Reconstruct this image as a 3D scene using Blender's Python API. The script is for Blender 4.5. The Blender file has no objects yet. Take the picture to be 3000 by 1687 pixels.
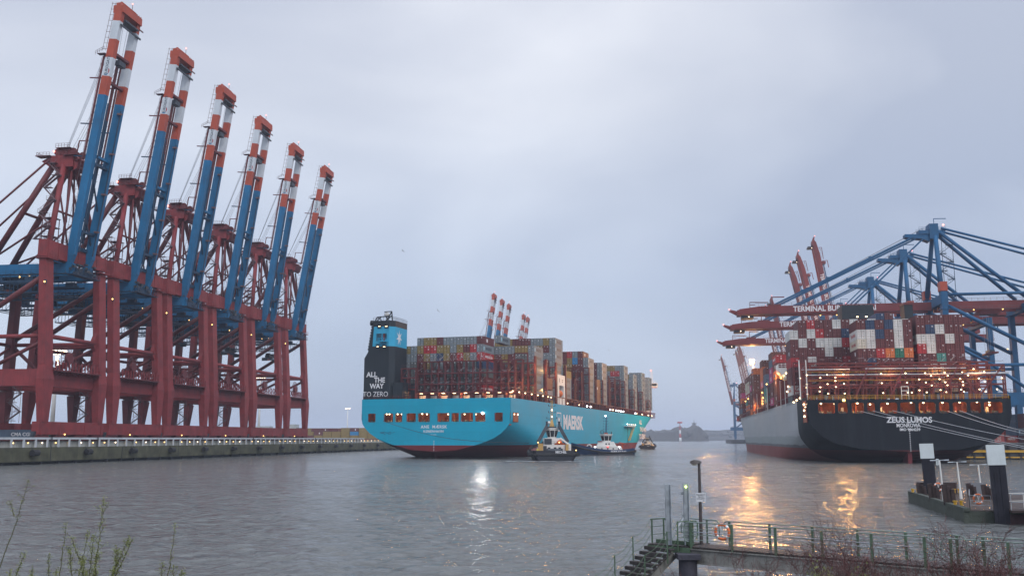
import bpy, math, random
from mathutils import Vector, Matrix
R = math.radians
random.seed(7)
scene = bpy.context.scene
COL = scene.collection

# ------------------------------------------------------------------ camera
EYE = 6.4
PITCH = 9.08
cam_d = bpy.data.cameras.new("camera"); cam = bpy.data.objects.new("camera", cam_d); COL.objects.link(cam)
cam_d.sensor_width = 36.0; cam_d.lens = 33.12
cam_d.clip_start = 0.3; cam_d.clip_end = 20000
cam.location = (0, 0, EYE); cam.rotation_euler = (R(90 + PITCH), 0, 0)
scene.camera = cam
FPX = 2760.0
CP, SP = math.cos(R(PITCH)), math.sin(R(PITCH))
def at(px, py, Y):
    """world point seen at photo pixel (px, py) at distance Y north of the camera"""
    u = (px - 1500) / FPX; v = (843.5 - py) / FPX
    dz = Y * (v * CP + SP) / (CP - v * SP)
    depth = Y * CP + dz * SP
    return Vector((u * depth, Y, EYE + dz))
def zat(py, Y): return at(1500, py, Y).z

# ------------------------------------------------------------------ light
W = bpy.data.worlds.new("World"); scene.world = W; W.use_nodes = True
nt = W.node_tree; nt.nodes.clear()
SUN_EL, SUN_AZ = 40, 150      # sun behind the cloud, over the photographer's shoulder
def nd(t, typ, **kw):
    n = t.nodes.new(typ)
    for k, v in kw.items(): setattr(n, k, v)
    return n
out = nd(nt, "ShaderNodeOutputWorld"); bg = nd(nt, "ShaderNodeBackground")
bg2 = nd(nt, "ShaderNodeBackground"); addw = nd(nt, "ShaderNodeAddShader")
sky = nd(nt, "ShaderNodeTexSky", sky_type='NISHITA'); sky.sun_disc = False
sky.sun_elevation = R(SUN_EL); sky.sun_rotation = R(SUN_AZ)
nt.links.new(sky.outputs[0], bg2.inputs[0]); bg2.inputs[1].default_value = 0.012
tc = nd(nt, "ShaderNodeTexCoord"); sep = nd(nt, "ShaderNodeSeparateXYZ")
nt.links.new(tc.outputs['Generated'], sep.inputs[0])
mp = nd(nt, "ShaderNodeMapping"); mp.inputs['Scale'].default_value = (1.0, 1.0, 2.2); mp.inputs['Location'].default_value = (0.35, 0.1, 0.2)
nt.links.new(tc.outputs['Generated'], mp.inputs[0])
n1 = nd(nt, "ShaderNodeTexNoise"); n1.inputs['Scale'].default_value = 1.9; n1.inputs['Detail'].default_value = 5; n1.inputs['Roughness'].default_value = 0.42; n1.inputs['Distortion'].default_value = 0.35
nt.links.new(mp.outputs[0], n1.inputs['Vector'])
cr = nd(nt, "ShaderNodeValToRGB")
cr.color_ramp.elements[0].position = 0.34; cr.color_ramp.elements[0].color = (0.462, 0.51, 0.64, 1)
cr.color_ramp.elements[1].position = 0.64; cr.color_ramp.elements[1].color = (0.765, 0.797, 0.892, 1)
nt.links.new(n1.outputs[0], cr.inputs[0])
# luminance of an overcast dome by elevation: dim at the horizon, brightest overhead
er = nd(nt, "ShaderNodeValToRGB"); e = er.color_ramp.elements
e[0].position = 0.0; e[0].color = (0.62, 0.685, 0.775, 1); e[1].position = 0.16; e[1].color = (0.80, 0.86, 0.92, 1)
for p, c in ((0.34, (1.02, 1.02, 1.0, 1)), (0.50, (1.12, 1.1, 1.06, 1)), (0.75, (1.95, 1.93, 1.85, 1)), (1.0, (2.5, 2.45, 2.35, 1))):
    q = er.color_ramp.elements.new(p); q.color = c
nt.links.new(sep.outputs[2], er.inputs[0])
mul = nd(nt, "ShaderNodeMix", data_type='RGBA', blend_type='MULTIPLY'); mul.inputs[0].default_value = 1.0
nt.links.new(cr.outputs[0], mul.inputs[6]); nt.links.new(er.outputs[0], mul.inputs[7])
nt.links.new(mul.outputs[2], bg.inputs[0]); bg.inputs[1].default_value = 1.0
nt.links.new(bg.outputs[0], addw.inputs[0]); nt.links.new(bg2.outputs[0], addw.inputs[1]); nt.links.new(addw.outputs[0], out.inputs[0])

sl = bpy.data.lights.new("sun", 'SUN'); so = bpy.data.objects.new("sun", sl); COL.objects.link(so)
sl.energy = 1.2; sl.angle = R(24); sl.color = (1.0, 0.965, 0.92)
so.rotation_euler = (R(90 - SUN_EL), 0, R(180 - SUN_AZ) ); so.location = (0, 0, 300)

scene.view_settings.view_transform = 'Standard'; scene.view_settings.look = 'None'
scene.view_settings.exposure = 0.0; scene.view_settings.gamma = 1.0
cy = scene.cycles
cy.use_denoising = True
cy.max_bounces = 6; cy.diffuse_bounces = 2; cy.glossy_bounces = 3; cy.transparent_max_bounces = 6
cy.volume_bounces = 1; cy.volume_max_steps = 32
cy.caustics_reflective = False; cy.caustics_refractive = False
cy.sample_clamp_indirect = 4.0

# ------------------------------------------------------------------ materials
MATS = {}
def rgb(h):
    h = h.lstrip('#'); o = []
    for i in (0, 2, 4):
        c = int(h[i:i+2], 16) / 255
        o.append(c / 12.92 if c <= 0.04045 else ((c + 0.055) / 1.055) ** 2.4)
    return tuple(o)
def paint(name, col, rough=0.5, var=0.25, scale=0.35, streak=0.25, dirt=(0.05, 0.035, 0.03), metal=0.0, spec=0.4, grain=0.0):
    """painted / weathered surface: base colour with noise, vertical run-off stains and speckled dirt"""
    if name in MATS: return MATS[name]
    if isinstance(col, str): col = rgb(col)
    m = bpy.data.materials.new(name); m.use_nodes = True; t = m.node_tree
    b = t.nodes['Principled BSDF']; b.inputs['Roughness'].default_value = rough; b.inputs['Metallic'].default_value = metal
    b.inputs['Specular IOR Level'].default_value = spec
    c = nd(t, "ShaderNodeTexCoord"); oi = nd(t, "ShaderNodeObjectInfo")
    off = nd(t, "ShaderNodeVectorMath", operation='SCALE'); off.inputs[0].default_value = (37, 91, 53)
    t.links.new(oi.outputs['Random'], off.inputs['Scale'])
    ad = nd(t, "ShaderNodeVectorMath", operation='ADD'); t.links.new(c.outputs['Object'], ad.inputs[0]); t.links.new(off.outputs[0], ad.inputs[1])
    n = nd(t, "ShaderNodeTexNoise"); n.inputs['Scale'].default_value = scale; n.inputs['Detail'].default_value = 7; n.inputs['Roughness'].default_value = 0.62
    t.links.new(ad.outputs[0], n.inputs['Vector'])
    r1 = nd(t, "ShaderNodeMapRange"); r1.inputs[1].default_value = 0.3; r1.inputs[2].default_value = 0.7
    r1.inputs[3].default_value = 1 - var; r1.inputs[4].default_value = 1 + var
    t.links.new(n.outputs[0], r1.inputs[0])
    mx = nd(t, "ShaderNodeVectorMath", operation='SCALE'); mx.inputs[0].default_value = col; t.links.new(r1.outputs[0], mx.inputs['Scale'])
    mp = nd(t, "ShaderNodeMapping"); mp.inputs['Scale'].default_value = (2.2 * scale * 3, 2.2 * scale * 3, 0.16 * scale * 3); t.links.new(ad.outputs[0], mp.inputs[0])
    n2 = nd(t, "ShaderNodeTexNoise"); n2.inputs['Scale'].default_value = 1.0; n2.inputs['Detail'].default_value = 6; n2.inputs['Roughness'].default_value = 0.7
    t.links.new(mp.outputs[0], n2.inputs['Vector'])
    r2 = nd(t, "ShaderNodeMapRange"); r2.inputs[1].default_value = 0.52; r2.inputs[2].default_value = 0.74; r2.inputs[4].default_value = streak
    t.links.new(n2.outputs[0], r2.inputs[0])
    mm = nd(t, "ShaderNodeMix", data_type='RGBA'); mm.inputs[7].default_value = (*dirt, 1)
    t.links.new(r2.outputs[0], mm.inputs[0]); t.links.new(mx.outputs[0], mm.inputs[6]); t.links.new(mm.outputs[2], b.inputs['Base Color'])
    r3 = nd(t, "ShaderNodeMapRange"); r3.inputs[3].default_value = rough * 0.8; r3.inputs[4].default_value = min(1, rough * 1.3)
    t.links.new(n.outputs[0], r3.inputs[0]); t.links.new(r3.outputs[0], b.inputs['Roughness'])
    if grain:
        n4 = nd(t, "ShaderNodeTexNoise"); n4.inputs['Scale'].default_value = 6 * scale + 2; n4.inputs['Detail'].default_value = 5
        t.links.new(ad.outputs[0], n4.inputs['Vector'])
        bp = nd(t, "ShaderNodeBump"); bp.inputs['Strength'].default_value = grain; bp.inputs['Distance'].default_value = 0.1
        t.links.new(n4.outputs[0], bp.inputs['Height']); t.links.new(bp.outputs[0], b.inputs['Normal'])
    MATS[name] = m; return m
def emit(name, col, s):
    if name in MATS: return MATS[name]
    if isinstance(col, str): col = rgb(col)
    m = bpy.data.materials.new(name); m.use_nodes = True
    b = m.node_tree.nodes['Principled BSDF']; b.inputs['Base Color'].default_value = (*col, 1)
    b.inputs['Emission Color'].default_value = (*col, 1); b.inputs['Emission Strength'].default_value = s
    MATS[name] = m; return m

# ------------------------------------------------------------------ mesh builder
class MB:
    def __init__(s): s.v = []; s.f = []; s.m = []; s.mats = []; s.cur = 0; s.T = None
    def mat(s, m):
        if m not in s.mats: s.mats.append(m)
        s.cur = s.mats.index(m); return s
    def add(s, vs, fs):
        o = len(s.v)
        if s.T is not None: vs = [tuple(s.T @ Vector(p)) for p in vs]
        s.v.extend(vs); s.f.extend([tuple(i + o for i in q) for q in fs]); s.m.extend([s.cur] * len(fs)); return s
    def box(s, x0, x1, y0, y1, z0, z1):
        vs = [(x0,y0,z0),(x1,y0,z0),(x1,y1,z0),(x0,y1,z0),(x0,y0,z1),(x1,y0,z1),(x1,y1,z1),(x0,y1,z1)]
        return s.add(vs, [(0,3,2,1),(4,5,6,7),(0,1,5,4),(1,2,6,5),(2,3,7,6),(3,0,4,7)])
    def cbox(s, c, d): return s.box(c[0]-d[0]/2, c[0]+d[0]/2, c[1]-d[1]/2, c[1]+d[1]/2, c[2]-d[2]/2, c[2]+d[2]/2)
    def beam(s, a, b, w, h=None, w2=None, h2=None, side=(0, 1, 0)):
        """box beam from a to b; w along `side`, h across; may taper to w2, h2"""
        h = w if h is None else h; w2 = w if w2 is None else w2; h2 = h if h2 is None else h2
        a = Vector(a); b = Vector(b); d = (b - a).normalized(); sd = Vector(side)
        if abs(d.dot(sd)) > 0.95: sd = Vector((1, 0, 0)) if abs(d.x) < 0.9 else Vector((0, 0, 1))
        sd = (sd - d * d.dot(sd)).normalized(); up = d.cross(sd)
        vs = []
        for p, ww, hh in ((a, w, h), (b, w2, h2)):
            for i, j in ((-1,-1),(1,-1),(1,1),(-1,1)): vs.append(tuple(p + sd * (i*ww/2) + up * (j*hh/2)))
        return s.add(vs, [(0,3,2,1),(4,5,6,7),(0,1,5,4),(1,2,6,5),(2,3,7,6),(3,0,4,7)])
    def tube(s, a, b, r, n=8, r2=None, caps=True):
        r2 = r if r2 is None else r2; a = Vector(a); b = Vector(b); d = (b - a).normalized()
        sd = Vector((0,0,1)) if abs(d.z) < 0.9 else Vector((1,0,0)); sd = (sd - d*d.dot(sd)).normalized(); up = d.cross(sd)
        vs = []; 
        for p, rr in ((a, r), (b, r2)):
            for i in range(n):
                t = 2*math.pi*(i+0.5)/n; vs.append(tuple(p + sd*(rr*math.cos(t)) + up*(rr*math.sin(t))))
        fs = [(i, (i+1) % n, n + (i+1) % n, n + i) for i in range(n)]
        if caps: fs += [tuple(range(n-1, -1, -1)), tuple(range(n, 2*n))]
        return s.add(vs, fs)
    def path(s, pts, r, n=6):
        for a, b in zip(pts[:-1], pts[1:]): s.tube(a, b, r, n)
        return s
    def loft(s, rings, close=True, cap0=True, cap1=True):
        n = len(rings[0]); vs = [tuple(p) for r in rings for p in r]; fs = []
        for k in range(len(rings) - 1):
            for i in range(n if close else n - 1):
                j = (i + 1) % n; fs.append((k*n+i, k*n+j, (k+1)*n+j, (k+1)*n+i))
        if cap0: fs.append(tuple(range(n-1, -1, -1)))
        if cap1: fs.append(tuple((len(rings)-1)*n + i for i in range(n)))
        return s.add(vs, fs)
    def prism(s, poly, axis, a, b):
        """extrude 2-D polygon along axis 'x','y','z' from a to b"""
        def P(p, t):
            return (t, p[0], p[1]) if axis == 'x' else ((p[0], t, p[1]) if axis == 'y' else (p[0], p[1], t))
        return s.loft([[P(p, a) for p in poly], [P(p, b) for p in poly]])
    def ball(s, c, r, n=8, k=5, sz=1.0):
        rings = []
        for i in range(k + 1):
            ph = math.pi * i / k
            rings.append([(c[0] + max(r*math.sin(ph), 1e-3)*math.cos(2*math.pi*j/n), c[1] + max(r*math.sin(ph), 1e-3)*math.sin(2*math.pi*j/n), c[2] - r*sz*math.cos(ph)) for j in range(n)])
        return s.loft(rings)
    def torus(s, c, Rr, r, axis='y', n=20, k=8, T=None):
        vs = []; fs = []
        for i in range(n):
            a = 2*math.pi*i/n
            for j in range(k):
                b = 2*math.pi*j/k; q = Rr + r*math.cos(b); w = r*math.sin(b)
                p = (q*math.cos(a), w, q*math.sin(a)) if axis == 'y' else ((w, q*math.cos(a), q*math.sin(a)) if axis == 'x' else (q*math.cos(a), q*math.sin(a), w))
                vs.append((c[0]+p[0], c[1]+p[1], c[2]+p[2]))
        for i in range(n):
            for j in range(k): fs.append((i*k+j, i*k+(j+1)%k, ((i+1)%n)*k+(j+1)%k, ((i+1)%n)*k+j))
        return s.add(vs, fs)
    def rail(s, a, b, h=1.1, step=2.5, r=0.04, mid=1, n=4):
        a = Vector(a); b = Vector(b); L = (b-a).length; k = max(1, int(round(L/step)))
        for i in range(k + 1):
            p = a.lerp(b, i/k); s.tube(p, p + Vector((0,0,h)), r, n)
        for j in range(mid + 1):
            z = Vector((0,0,h*(j+1)/(mid+1))); s.tube(a+z, b+z, r, n)
        return s
    def mesh(s, name, smooth=False):
        me = bpy.data.meshes.new(name); me.from_pydata(s.v, [], s.f)
        for m in s.mats: me.materials.append(m)
        me.polygons.foreach_set('material_index', s.m)
        if smooth: me.polygons.foreach_set('use_smooth', [True]*len(s.f))
        me.update(); return me
    def build(s, name, mat=None, parent=None, smooth=False, fixn=False):
        if mat is not None: s.mats = [mat]; s.m = [0]*len(s.f)
        me = s.mesh(name, smooth)
        if fixn:
            import bmesh
            bm = bmesh.new(); bm.from_mesh(me); bmesh.ops.recalc_face_normals(bm, faces=bm.faces); bm.to_mesh(me); bm.free()
        return link(name, me, parent)
def link(name, data, parent=None):
    o = bpy.data.objects.new(name, data); COL.objects.link(o)
    if parent is not None: o.parent = parent
    return o
def tag(o, label=None, cat=None, group=None, kind=None):
    for k, v in (('label', label), ('category', cat), ('group', group), ('kind', kind)):
        if v: o[k] = v
    return o
def thing(name, label, cat, loc=(0,0,0), rz=0.0, group=None):
    o = bpy.data.objects.new(name, None); COL.objects.link(o); o.empty_display_size = 1
    o.location = loc; o.rotation_euler = (0, 0, rz); return tag(o, label, cat, group)
def kids(o): return KIDS.get(o.name, []) 
def copy_tree(o, parent=None):
    c = o.copy(); COL.objects.link(c)
    if parent is not None: c.parent = parent
    for ch in [k for k in bpy.data.objects if k.parent == o]: copy_tree(ch, c)
    return c
def text_mesh(body, size, bold=0.0, align='CENTER', spacing=1.0, depth=0.0, xs=1.0):
    cu = bpy.data.curves.new("lettering", 'FONT'); cu.body = body; cu.size = size; cu.align_x = align; cu.align_y = 'CENTER'
    cu.offset = bold; cu.space_character = spacing; cu.extrude = depth; cu.resolution_u = 3
    ob = bpy.data.objects.new("lettering_tmp", cu); COL.objects.link(ob)
    bpy.context.view_layer.update()
    me = bpy.data.meshes.new_from_object(ob.evaluated_get(bpy.context.evaluated_depsgraph_get()))
    bpy.data.objects.remove(ob); bpy.data.curves.remove(cu)
    vs = [(v.co.x * xs, v.co.y) for v in me.vertices]; fs = [tuple(p.vertices) for p in me.polygons]
    bpy.data.meshes.remove(me); return vs, fs
def put_text(mb, body, size, O, X, Yv, **kw):
    """lettering laid flat in the plane through O with reading direction X and upward direction Yv"""
    vs, fs = text_mesh(body, size, **kw); O = Vector(O); X = Vector(X).normalized(); Yv = Vector(Yv).normalized()
    return mb.add([tuple(O + X*a + Yv*b) for a, b in vs], fs)
def point(name, loc, col, watt, rad, parent=None, spot=None):
    l = bpy.data.lights.new(name, 'POINT'); l.color = col; l.energy = watt; l.shadow_soft_size = rad
    o = link(name, l, parent); o.location = loc; return o

def spot(name, loc, col, watt, rad, parent, d, ang=150):
    l = bpy.data.lights.new(name, 'SPOT'); l.color = col; l.energy = watt; l.shadow_soft_size = rad; l.spot_size = R(ang); l.spot_blend = .6
    o = link(name, l, parent); o.location = loc; o.rotation_euler = Vector(d).to_track_quat('-Z', 'Y').to_euler(); return o
# ------------------------------------------------------------------ water
QT = 0.15; QB = math.atan(QT)                       # left quay runs 8.5 degrees right of the view
def qx(Y): return -156.2 + QT * Y + max(0.0, Y-520)*0.05   # X of the left quay's face, bending a little far off
def mat_water():
    m = bpy.data.materials.new("harbour_water"); m.use_nodes = True; t = m.node_tree; b = t.nodes['Principled BSDF']
    b.inputs['Base Color'].default_value = (0.112, 0.120, 0.122, 1); b.inputs['IOR'].default_value = 1.33
    b.inputs['Roughness'].default_value = 0.14; b.inputs['Specular IOR Level'].default_value = 0.5
    g = nd(t, "ShaderNodeNewGeometry")
    def noise(sx, sy, sc, det, rgh, dist=0.0):
        mp = nd(t, "ShaderNodeMapping"); mp.inputs['Scale'].default_value = (sx, sy, 1); mp.inputs['Rotation'].default_value = (0, 0, R(8))
        t.links.new(g.outputs['Position'], mp.inputs[0])
        n = nd(t, "ShaderNodeTexNoise"); n.inputs['Scale'].default_value = sc; n.inputs['Detail'].default_value = det
        n.inputs['Roughness'].default_value = rgh; n.inputs['Distortion'].default_value = dist
        t.links.new(mp.outputs[0], n.inputs['Vector']); return n
    a = noise(0.62, 1.0, 1.15, 5, 0.62, 0.7); c = noise(0.60, 1.0, 0.24, 3, 0.55, 0.6); big = noise(0.35, 1, 0.02, 3, 0.5)
    s = nd(t, "ShaderNodeMath", operation='MULTIPLY_ADD'); s.inputs[1].default_value = 2.6
    t.links.new(c.outputs[0], s.inputs[0]); t.links.new(a.outputs[0], s.inputs[2])
    bp = nd(t, "ShaderNodeBump"); bp.inputs['Distance'].default_value = 0.62
    r = nd(t, "ShaderNodeMapRange"); r.inputs[1].default_value = 0.35; r.inputs[2].default_value = 0.65; r.inputs[3].default_value = 0.55; r.inputs[4].default_value = 1.0
    t.links.new(big.outputs[0], r.inputs[0]); t.links.new(r.outputs[0], bp.inputs['Strength'])
    t.links.new(s.outputs[0], bp.inputs['Height']); t.links.new(bp.outputs[0], b.inputs['Normal'])
    return m
import numpy as np
def water_mesh():
    """one sheet to the horizon; within 300 m of the lens it carries a real wind chop (sum of wave trains)"""
    rg = np.random.RandomState(5); NC = 520; ys = [24.0]
    while ys[-1] < 300: ys.append(ys[-1]*1.0044)
    ys = np.array(ys); u = np.linspace(-1, 1, NC); Yg, Ug = np.meshgrid(ys, u, indexing='ij'); Xg = Ug*(Yg*.62+6)
    H = np.zeros_like(Xg)
    for k in range(64):
        lam = 10**rg.uniform(-.38, .72); th = rg.normal(0, .55) + math.pi/2 + .25; amp = .0056*lam*rg.uniform(.5, 1.4)
        ph = rg.uniform(0, 6.28); kk = 2*math.pi/lam; arg = kk*(Xg*math.cos(th)+Yg*math.sin(th)) + ph
        cell = np.maximum(Yg*.0044, (Yg*.62+6)*2/NC); fade = np.clip((lam/cell-2.2)/2.5, 0, 1)
        gust = .65 + .7*np.sin(Xg*rg.uniform(.01,.04)+rg.uniform(0,6))*np.sin(Yg*rg.uniform(.01,.03)+rg.uniform(0,6))
        H += fade*amp*gust*(np.sin(arg) + .25*np.sin(2*arg+.6))
    edge = np.clip((1-np.abs(Ug))*25, 0, 1)*np.clip((300-Yg)/40, 0, 1)*np.clip((Yg-24)/2, 0, 1)
    Z = H*edge - .10*(1-edge)
    R_, C_ = Xg.shape; V = np.stack([Xg, Yg, Z], -1).reshape(-1, 3).tolist(); idx = np.arange(R_*C_).reshape(R_, C_)
    F = np.stack([idx[:-1,:-1], idx[:-1,1:], idx[1:,1:], idx[1:,:-1]], -1).reshape(-1, 4).tolist(); n = len(V)
    V += [(-9000,-400,-.16),(9000,-400,-.16),(9000,14000,-.16),(-9000,14000,-.16)]; F.append([n,n+1,n+2,n+3])
    me = bpy.data.meshes.new("water"); me.from_pydata(V, [], F); me.materials.append(mat_water()); me.polygons.foreach_set('use_smooth', [True]*len(F)); me.update(); return me
tag(link("water", water_mesh()), kind='structure')
# river bed keeps the sheet from being see-through at its edges
# ------------------------------------------------------------------ left quay
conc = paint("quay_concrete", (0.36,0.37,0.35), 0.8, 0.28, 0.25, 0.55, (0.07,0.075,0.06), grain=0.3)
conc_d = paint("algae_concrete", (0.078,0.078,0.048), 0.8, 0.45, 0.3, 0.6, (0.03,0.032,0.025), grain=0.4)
tar = paint("wet_tar", (0.018,0.019,0.022), 0.5, 0.3, 0.4, 0.2)
yard = paint("yard_paving", (0.16,0.155,0.15), 0.7, 0.2, 0.05, 0.1)
galv = paint("pale_steel", (0.50,0.53,0.57), 0.5, 0.12, 0.4, 0.25)
Y0q, Y1q = 120.0, 1560.0
def qp(Y, off, z):   # off = metres landward of the quay face
    return (qx(Y) - off*math.cos(QB), Y + off*math.sin(QB), z)
def qstrip(mb, prof, Ya=Y0q, Yb=Y1q):
    rings = [[qp(Y, o, z) for o, z in prof] for Y in ([Ya, 520, Yb] if Yb > 520 else [Ya, Yb])]
    mb.loft(rings)
mb = MB(); qstrip(mb, [(3.2, 6.25), (900, 6.25), (900, -3), (3.2, -3)]); tag(mb.build("quay", yard, fixn=True), kind='structure')
root = thing("quay_wall", "weathered concrete quay wall with pale recessed top and algae stained lower face, under the raised cranes", "quay wall", qp(Y0q, 0, 0))
def qbuild(mb, name, mat):
    o = mb.build(name, mat, root, fixn=True); o.location = -Vector(root.location); return o
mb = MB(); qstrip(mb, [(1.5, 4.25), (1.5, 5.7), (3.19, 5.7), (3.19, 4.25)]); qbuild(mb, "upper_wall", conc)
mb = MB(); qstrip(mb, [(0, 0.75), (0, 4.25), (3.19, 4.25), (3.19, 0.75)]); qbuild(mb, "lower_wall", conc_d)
mb = MB(); qstrip(mb, [(1.0, -2), (1.0, 0.75), (3.1, 0.75), (3.1, -2)])
Y = 200
while Y < 900:
    p = qp(Y, 0.5, 0); mb.box(p[0]-.3, p[0]+.3, p[1]-.3, p[1]+.3, -1, 0.75); Y += 7.3
qbuild(mb, "sheet_piling", tar)
mb = MB(); qstrip(mb, [(0.6, 6.22), (0.6, 6.75), (0.9, 6.75), (0.9, 6.22)], Yb=515); qbuild(mb, "pipe_duct", galv)
mb = MB(); qstrip(mb, [(1.2, 5.85), (1.2, 6.22), (3.4, 6.22), (3.4, 5.85)]); qbuild(mb, "cope_edge", paint("rust_red_edge", (0.20,0.06,0.05), 0.6))
Y = 205; k = 0
while Y < 515:
    mb = MB(); p = qp(Y, 0.75, 0); mb.box(p[0]-.16, p[0]+.16, p[1]-.3, p[1]+.3, 4.25, 6.22); qbuild(mb, "fin_post", galv); Y += 4.6
for Y in (247.5, 268, 330, 372, 440):
    lm = MB(); p = qp(Y, .35, 0)
    for q in (-.35,.35): lm.box(p[0]-.05,p[0]+.05,p[1]+q-.05,p[1]+q+.05,4.2,6.9)
    for k in range(9): lm.box(p[0]-.04,p[0]+.04,p[1]-.35,p[1]+.35,4.35+k*.28,4.41+k*.28)
    qbuild(lm, 'wall_ladder', tar)
joint = MB(); Y = 214
while Y < 900:
    p = qp(Y, 0, 0); joint.box(p[0]-.3, p[0]+.06, p[1]-.12, p[1]+.12, 0.8, 4.2); Y += 33
qbuild(joint, "wall_joint", tar)
rub = paint("fender_rubber", (0.02,0.02,0.022), 0.6, 0.3, 0.8, 0.1)
ordn = ["first","second","third","fourth","fifth","sixth","seventh","eighth","ninth","tenth","eleventh","twelfth","thirteenth","fourteenth","fifteenth","sixteenth","seventeenth","eighteenth","nineteenth","twentieth"]
def nth(i):
    if i < 20: return ordn[i]
    t = ["twenty","thirty","forty","fifty","sixty"][(i+1)//10 - 2]; u = (i+1) % 10
    return (t[:-1] + "ieth") if u == 0 else t + " " + ordn[u-1]
Y = 239.5; k = 0
while Y < 620:
    p = qp(Y, -0.9, 2.9); d = Vector((math.sin(QB), math.cos(QB), 0))
    mb = MB().mat(rub); mb.tube(-d*1.15, d*1.15, 0.78, 12); mb.mat(tar).tube(-d*1.25, d*1.25, 0.36, 8)
    mb.tube((0,0,0), (-1.0,0,1.4), 0.06, 4)
    o = mb.build("quay_fender"); o.location = p
    tag(o, f"black cylindrical rubber fender on the left quay wall, {nth(k)} from the photo's left edge", "fender", "rubber fenders along the left quay wall"); Y += 22.6; k += 1
lampm = emit("sodium_bulb", (1.0, 0.62, 0.22), 4)
lampw = emit("warm_white_bulb", (1.0, 0.78, 0.55), 5)
Y = 228.5; k = 0
while Y < 560:
    p = qp(Y, 1.42, 5.35)
    mb = MB().mat(galv); mb.box(-.05, .22, -.22, .22, 0.16, .3); mb.mat(lampm if k % 3 else lampw).ball((0.12, 0, 0), .16)
    o = mb.build("wall_lamp"); o.location = p
    tag(o, f"small lit round lamp on the pale quay wall, {nth(k)} from the photo's left edge", "wall lamp", "lit lamps along the left quay wall")
    Y += 5.55; k += 1
# ------------------------------------------------------------------ far shore
def canopy(name, pts, h0, depth, seed, mat, kind, label=None, base=0.0):
    """a wooded bank: uneven crown line built from many leaf clumps over a slope"""
    rnd = random.Random(seed); mb = MB(); L = len(pts) - 1
    for i in range(L):
        a = Vector(pts[i][:2]); b = Vector(pts[i+1][:2]); ha, hb = pts[i][2], pts[i+1][2]
        nn = max(2, int((b-a).length/9)); dv = (b-a).normalized().orthogonal()*depth*.5; top = [ (ha+(hb-ha)*k/nn)*rnd.uniform(.70,.92) for k in range(nn+1)]
        V1 = [(*(a.lerp(b,k/nn)), -1) for k in range(nn+1)] + [(*(a.lerp(b,k/nn)+dv*.3), base+top[k]*.8) for k in range(nn+1)] + [(*(a.lerp(b,k/nn)+dv), base+top[k]) for k in range(nn+1)]
        mb.add(V1, [(k,k+1,nn+2+k,nn+1+k) for k in range(nn)] + [(nn+1+k,nn+2+k,2*nn+3+k,2*nn+2+k) for k in range(nn)])
        seg = (b-a).length; n = int(seg / (h0*0.22))
        for j in range(n):
            t = rnd.random(); w = rnd.random(); p = a.lerp(b, t) + (b-a).normalized().orthogonal() * w * depth
            hh = (ha + (hb-ha)*t) * (0.72 + 0.28*w) ; r = h0 * rnd.uniform(0.10, 0.24)
            zc = hh * rnd.uniform(0.2, 1.0) + rnd.uniform(-.4,.4)*r
            mb.ball((p.x, p.y, base + max(zc - r*.5, r*.3)), r, 6, 4, rnd.uniform(.8,1.5))
            for q in range(3):
                a2 = rnd.uniform(0, 6.28); mb.ball((p.x + r*.9*math.cos(a2), p.y + r*.9*math.sin(a2), base + zc + rnd.uniform(-.3,.5)*r), r*.45, 5, 3, 1.2)
    return mb
wood = paint("winter_woodland", (0.040,0.040,0.038), 0.9, 0.4, 0.02, 0.0)
# hills far behind, then a nearer spit of trees
def hill(pts, Yd, depth, name):
    mb = MB(); ring0 = []; ring1 = []
    for x, h in pts: ring0.append((x, Yd, h)); ring1.append((x*(1+depth/Yd), Yd+depth, h*.9))
    n = len(pts); vs = [(x, Yd - 60, -2) for x, h in pts] + ring0 + ring1
    fs = [(i, i+1, n+i+1, n+i) for i in range(n-1)] + [(n+i, n+i+1, 2*n+i+1, 2*n+i) for i in range(n-1)]
    mb.add(vs, fs); return tag(mb.build(name, wood), kind='structure')
rnd = random.Random(3)
hp = []
for i in range(61):
    px = 1550 + i * 13; X = (px-1500)/2795*3600
    h = 34 + 3*math.sin(i*.31) + 2*math.sin(i*.83+1) + 4*max(0, 1-abs(px-2080)/160) + rnd.uniform(-1.5, 1.5)
    hp.append((X, h))
hill(hp, 3600, 500, "far_hills")
c = canopy("", [((1700-1500)/2795*2600, 2600, 34), ((1930-1500)/2795*2600, 2600, 38), ((2010-1500)/2795*2600, 2600, 47), ((2060-1500)/2795*2600, 2600, 54), ((2078-1500)/2795*2600, 2600, 34)], 34, 160, 5, wood, 'stuff')
tag(c.build("riverside_wood", wood), "bare grey wood on the far bank between the two ships", "wood", kind='stuff')
c = canopy("", [(hp[i][0], 3560, hp[i][1]*1.02) for i in range(0, 61, 6)], 34, 60, 9, wood, 'stuff')
tag(c.build("hillside_wood", wood), "faint wooded hillside beyond the nearer trees, dissolving in haze", "wood", kind='stuff')
mb = MB(); mb.add([(-200,3500,-1),(1500,3500,-1),(1500,3500,2.5),(-200,3500,2.5),(-200,3600,2.5),(1500,3600,2.5)], [(0,1,2,3),(3,2,5,4)])
tag(mb.build("far_bank", wood), kind='structure')
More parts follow.
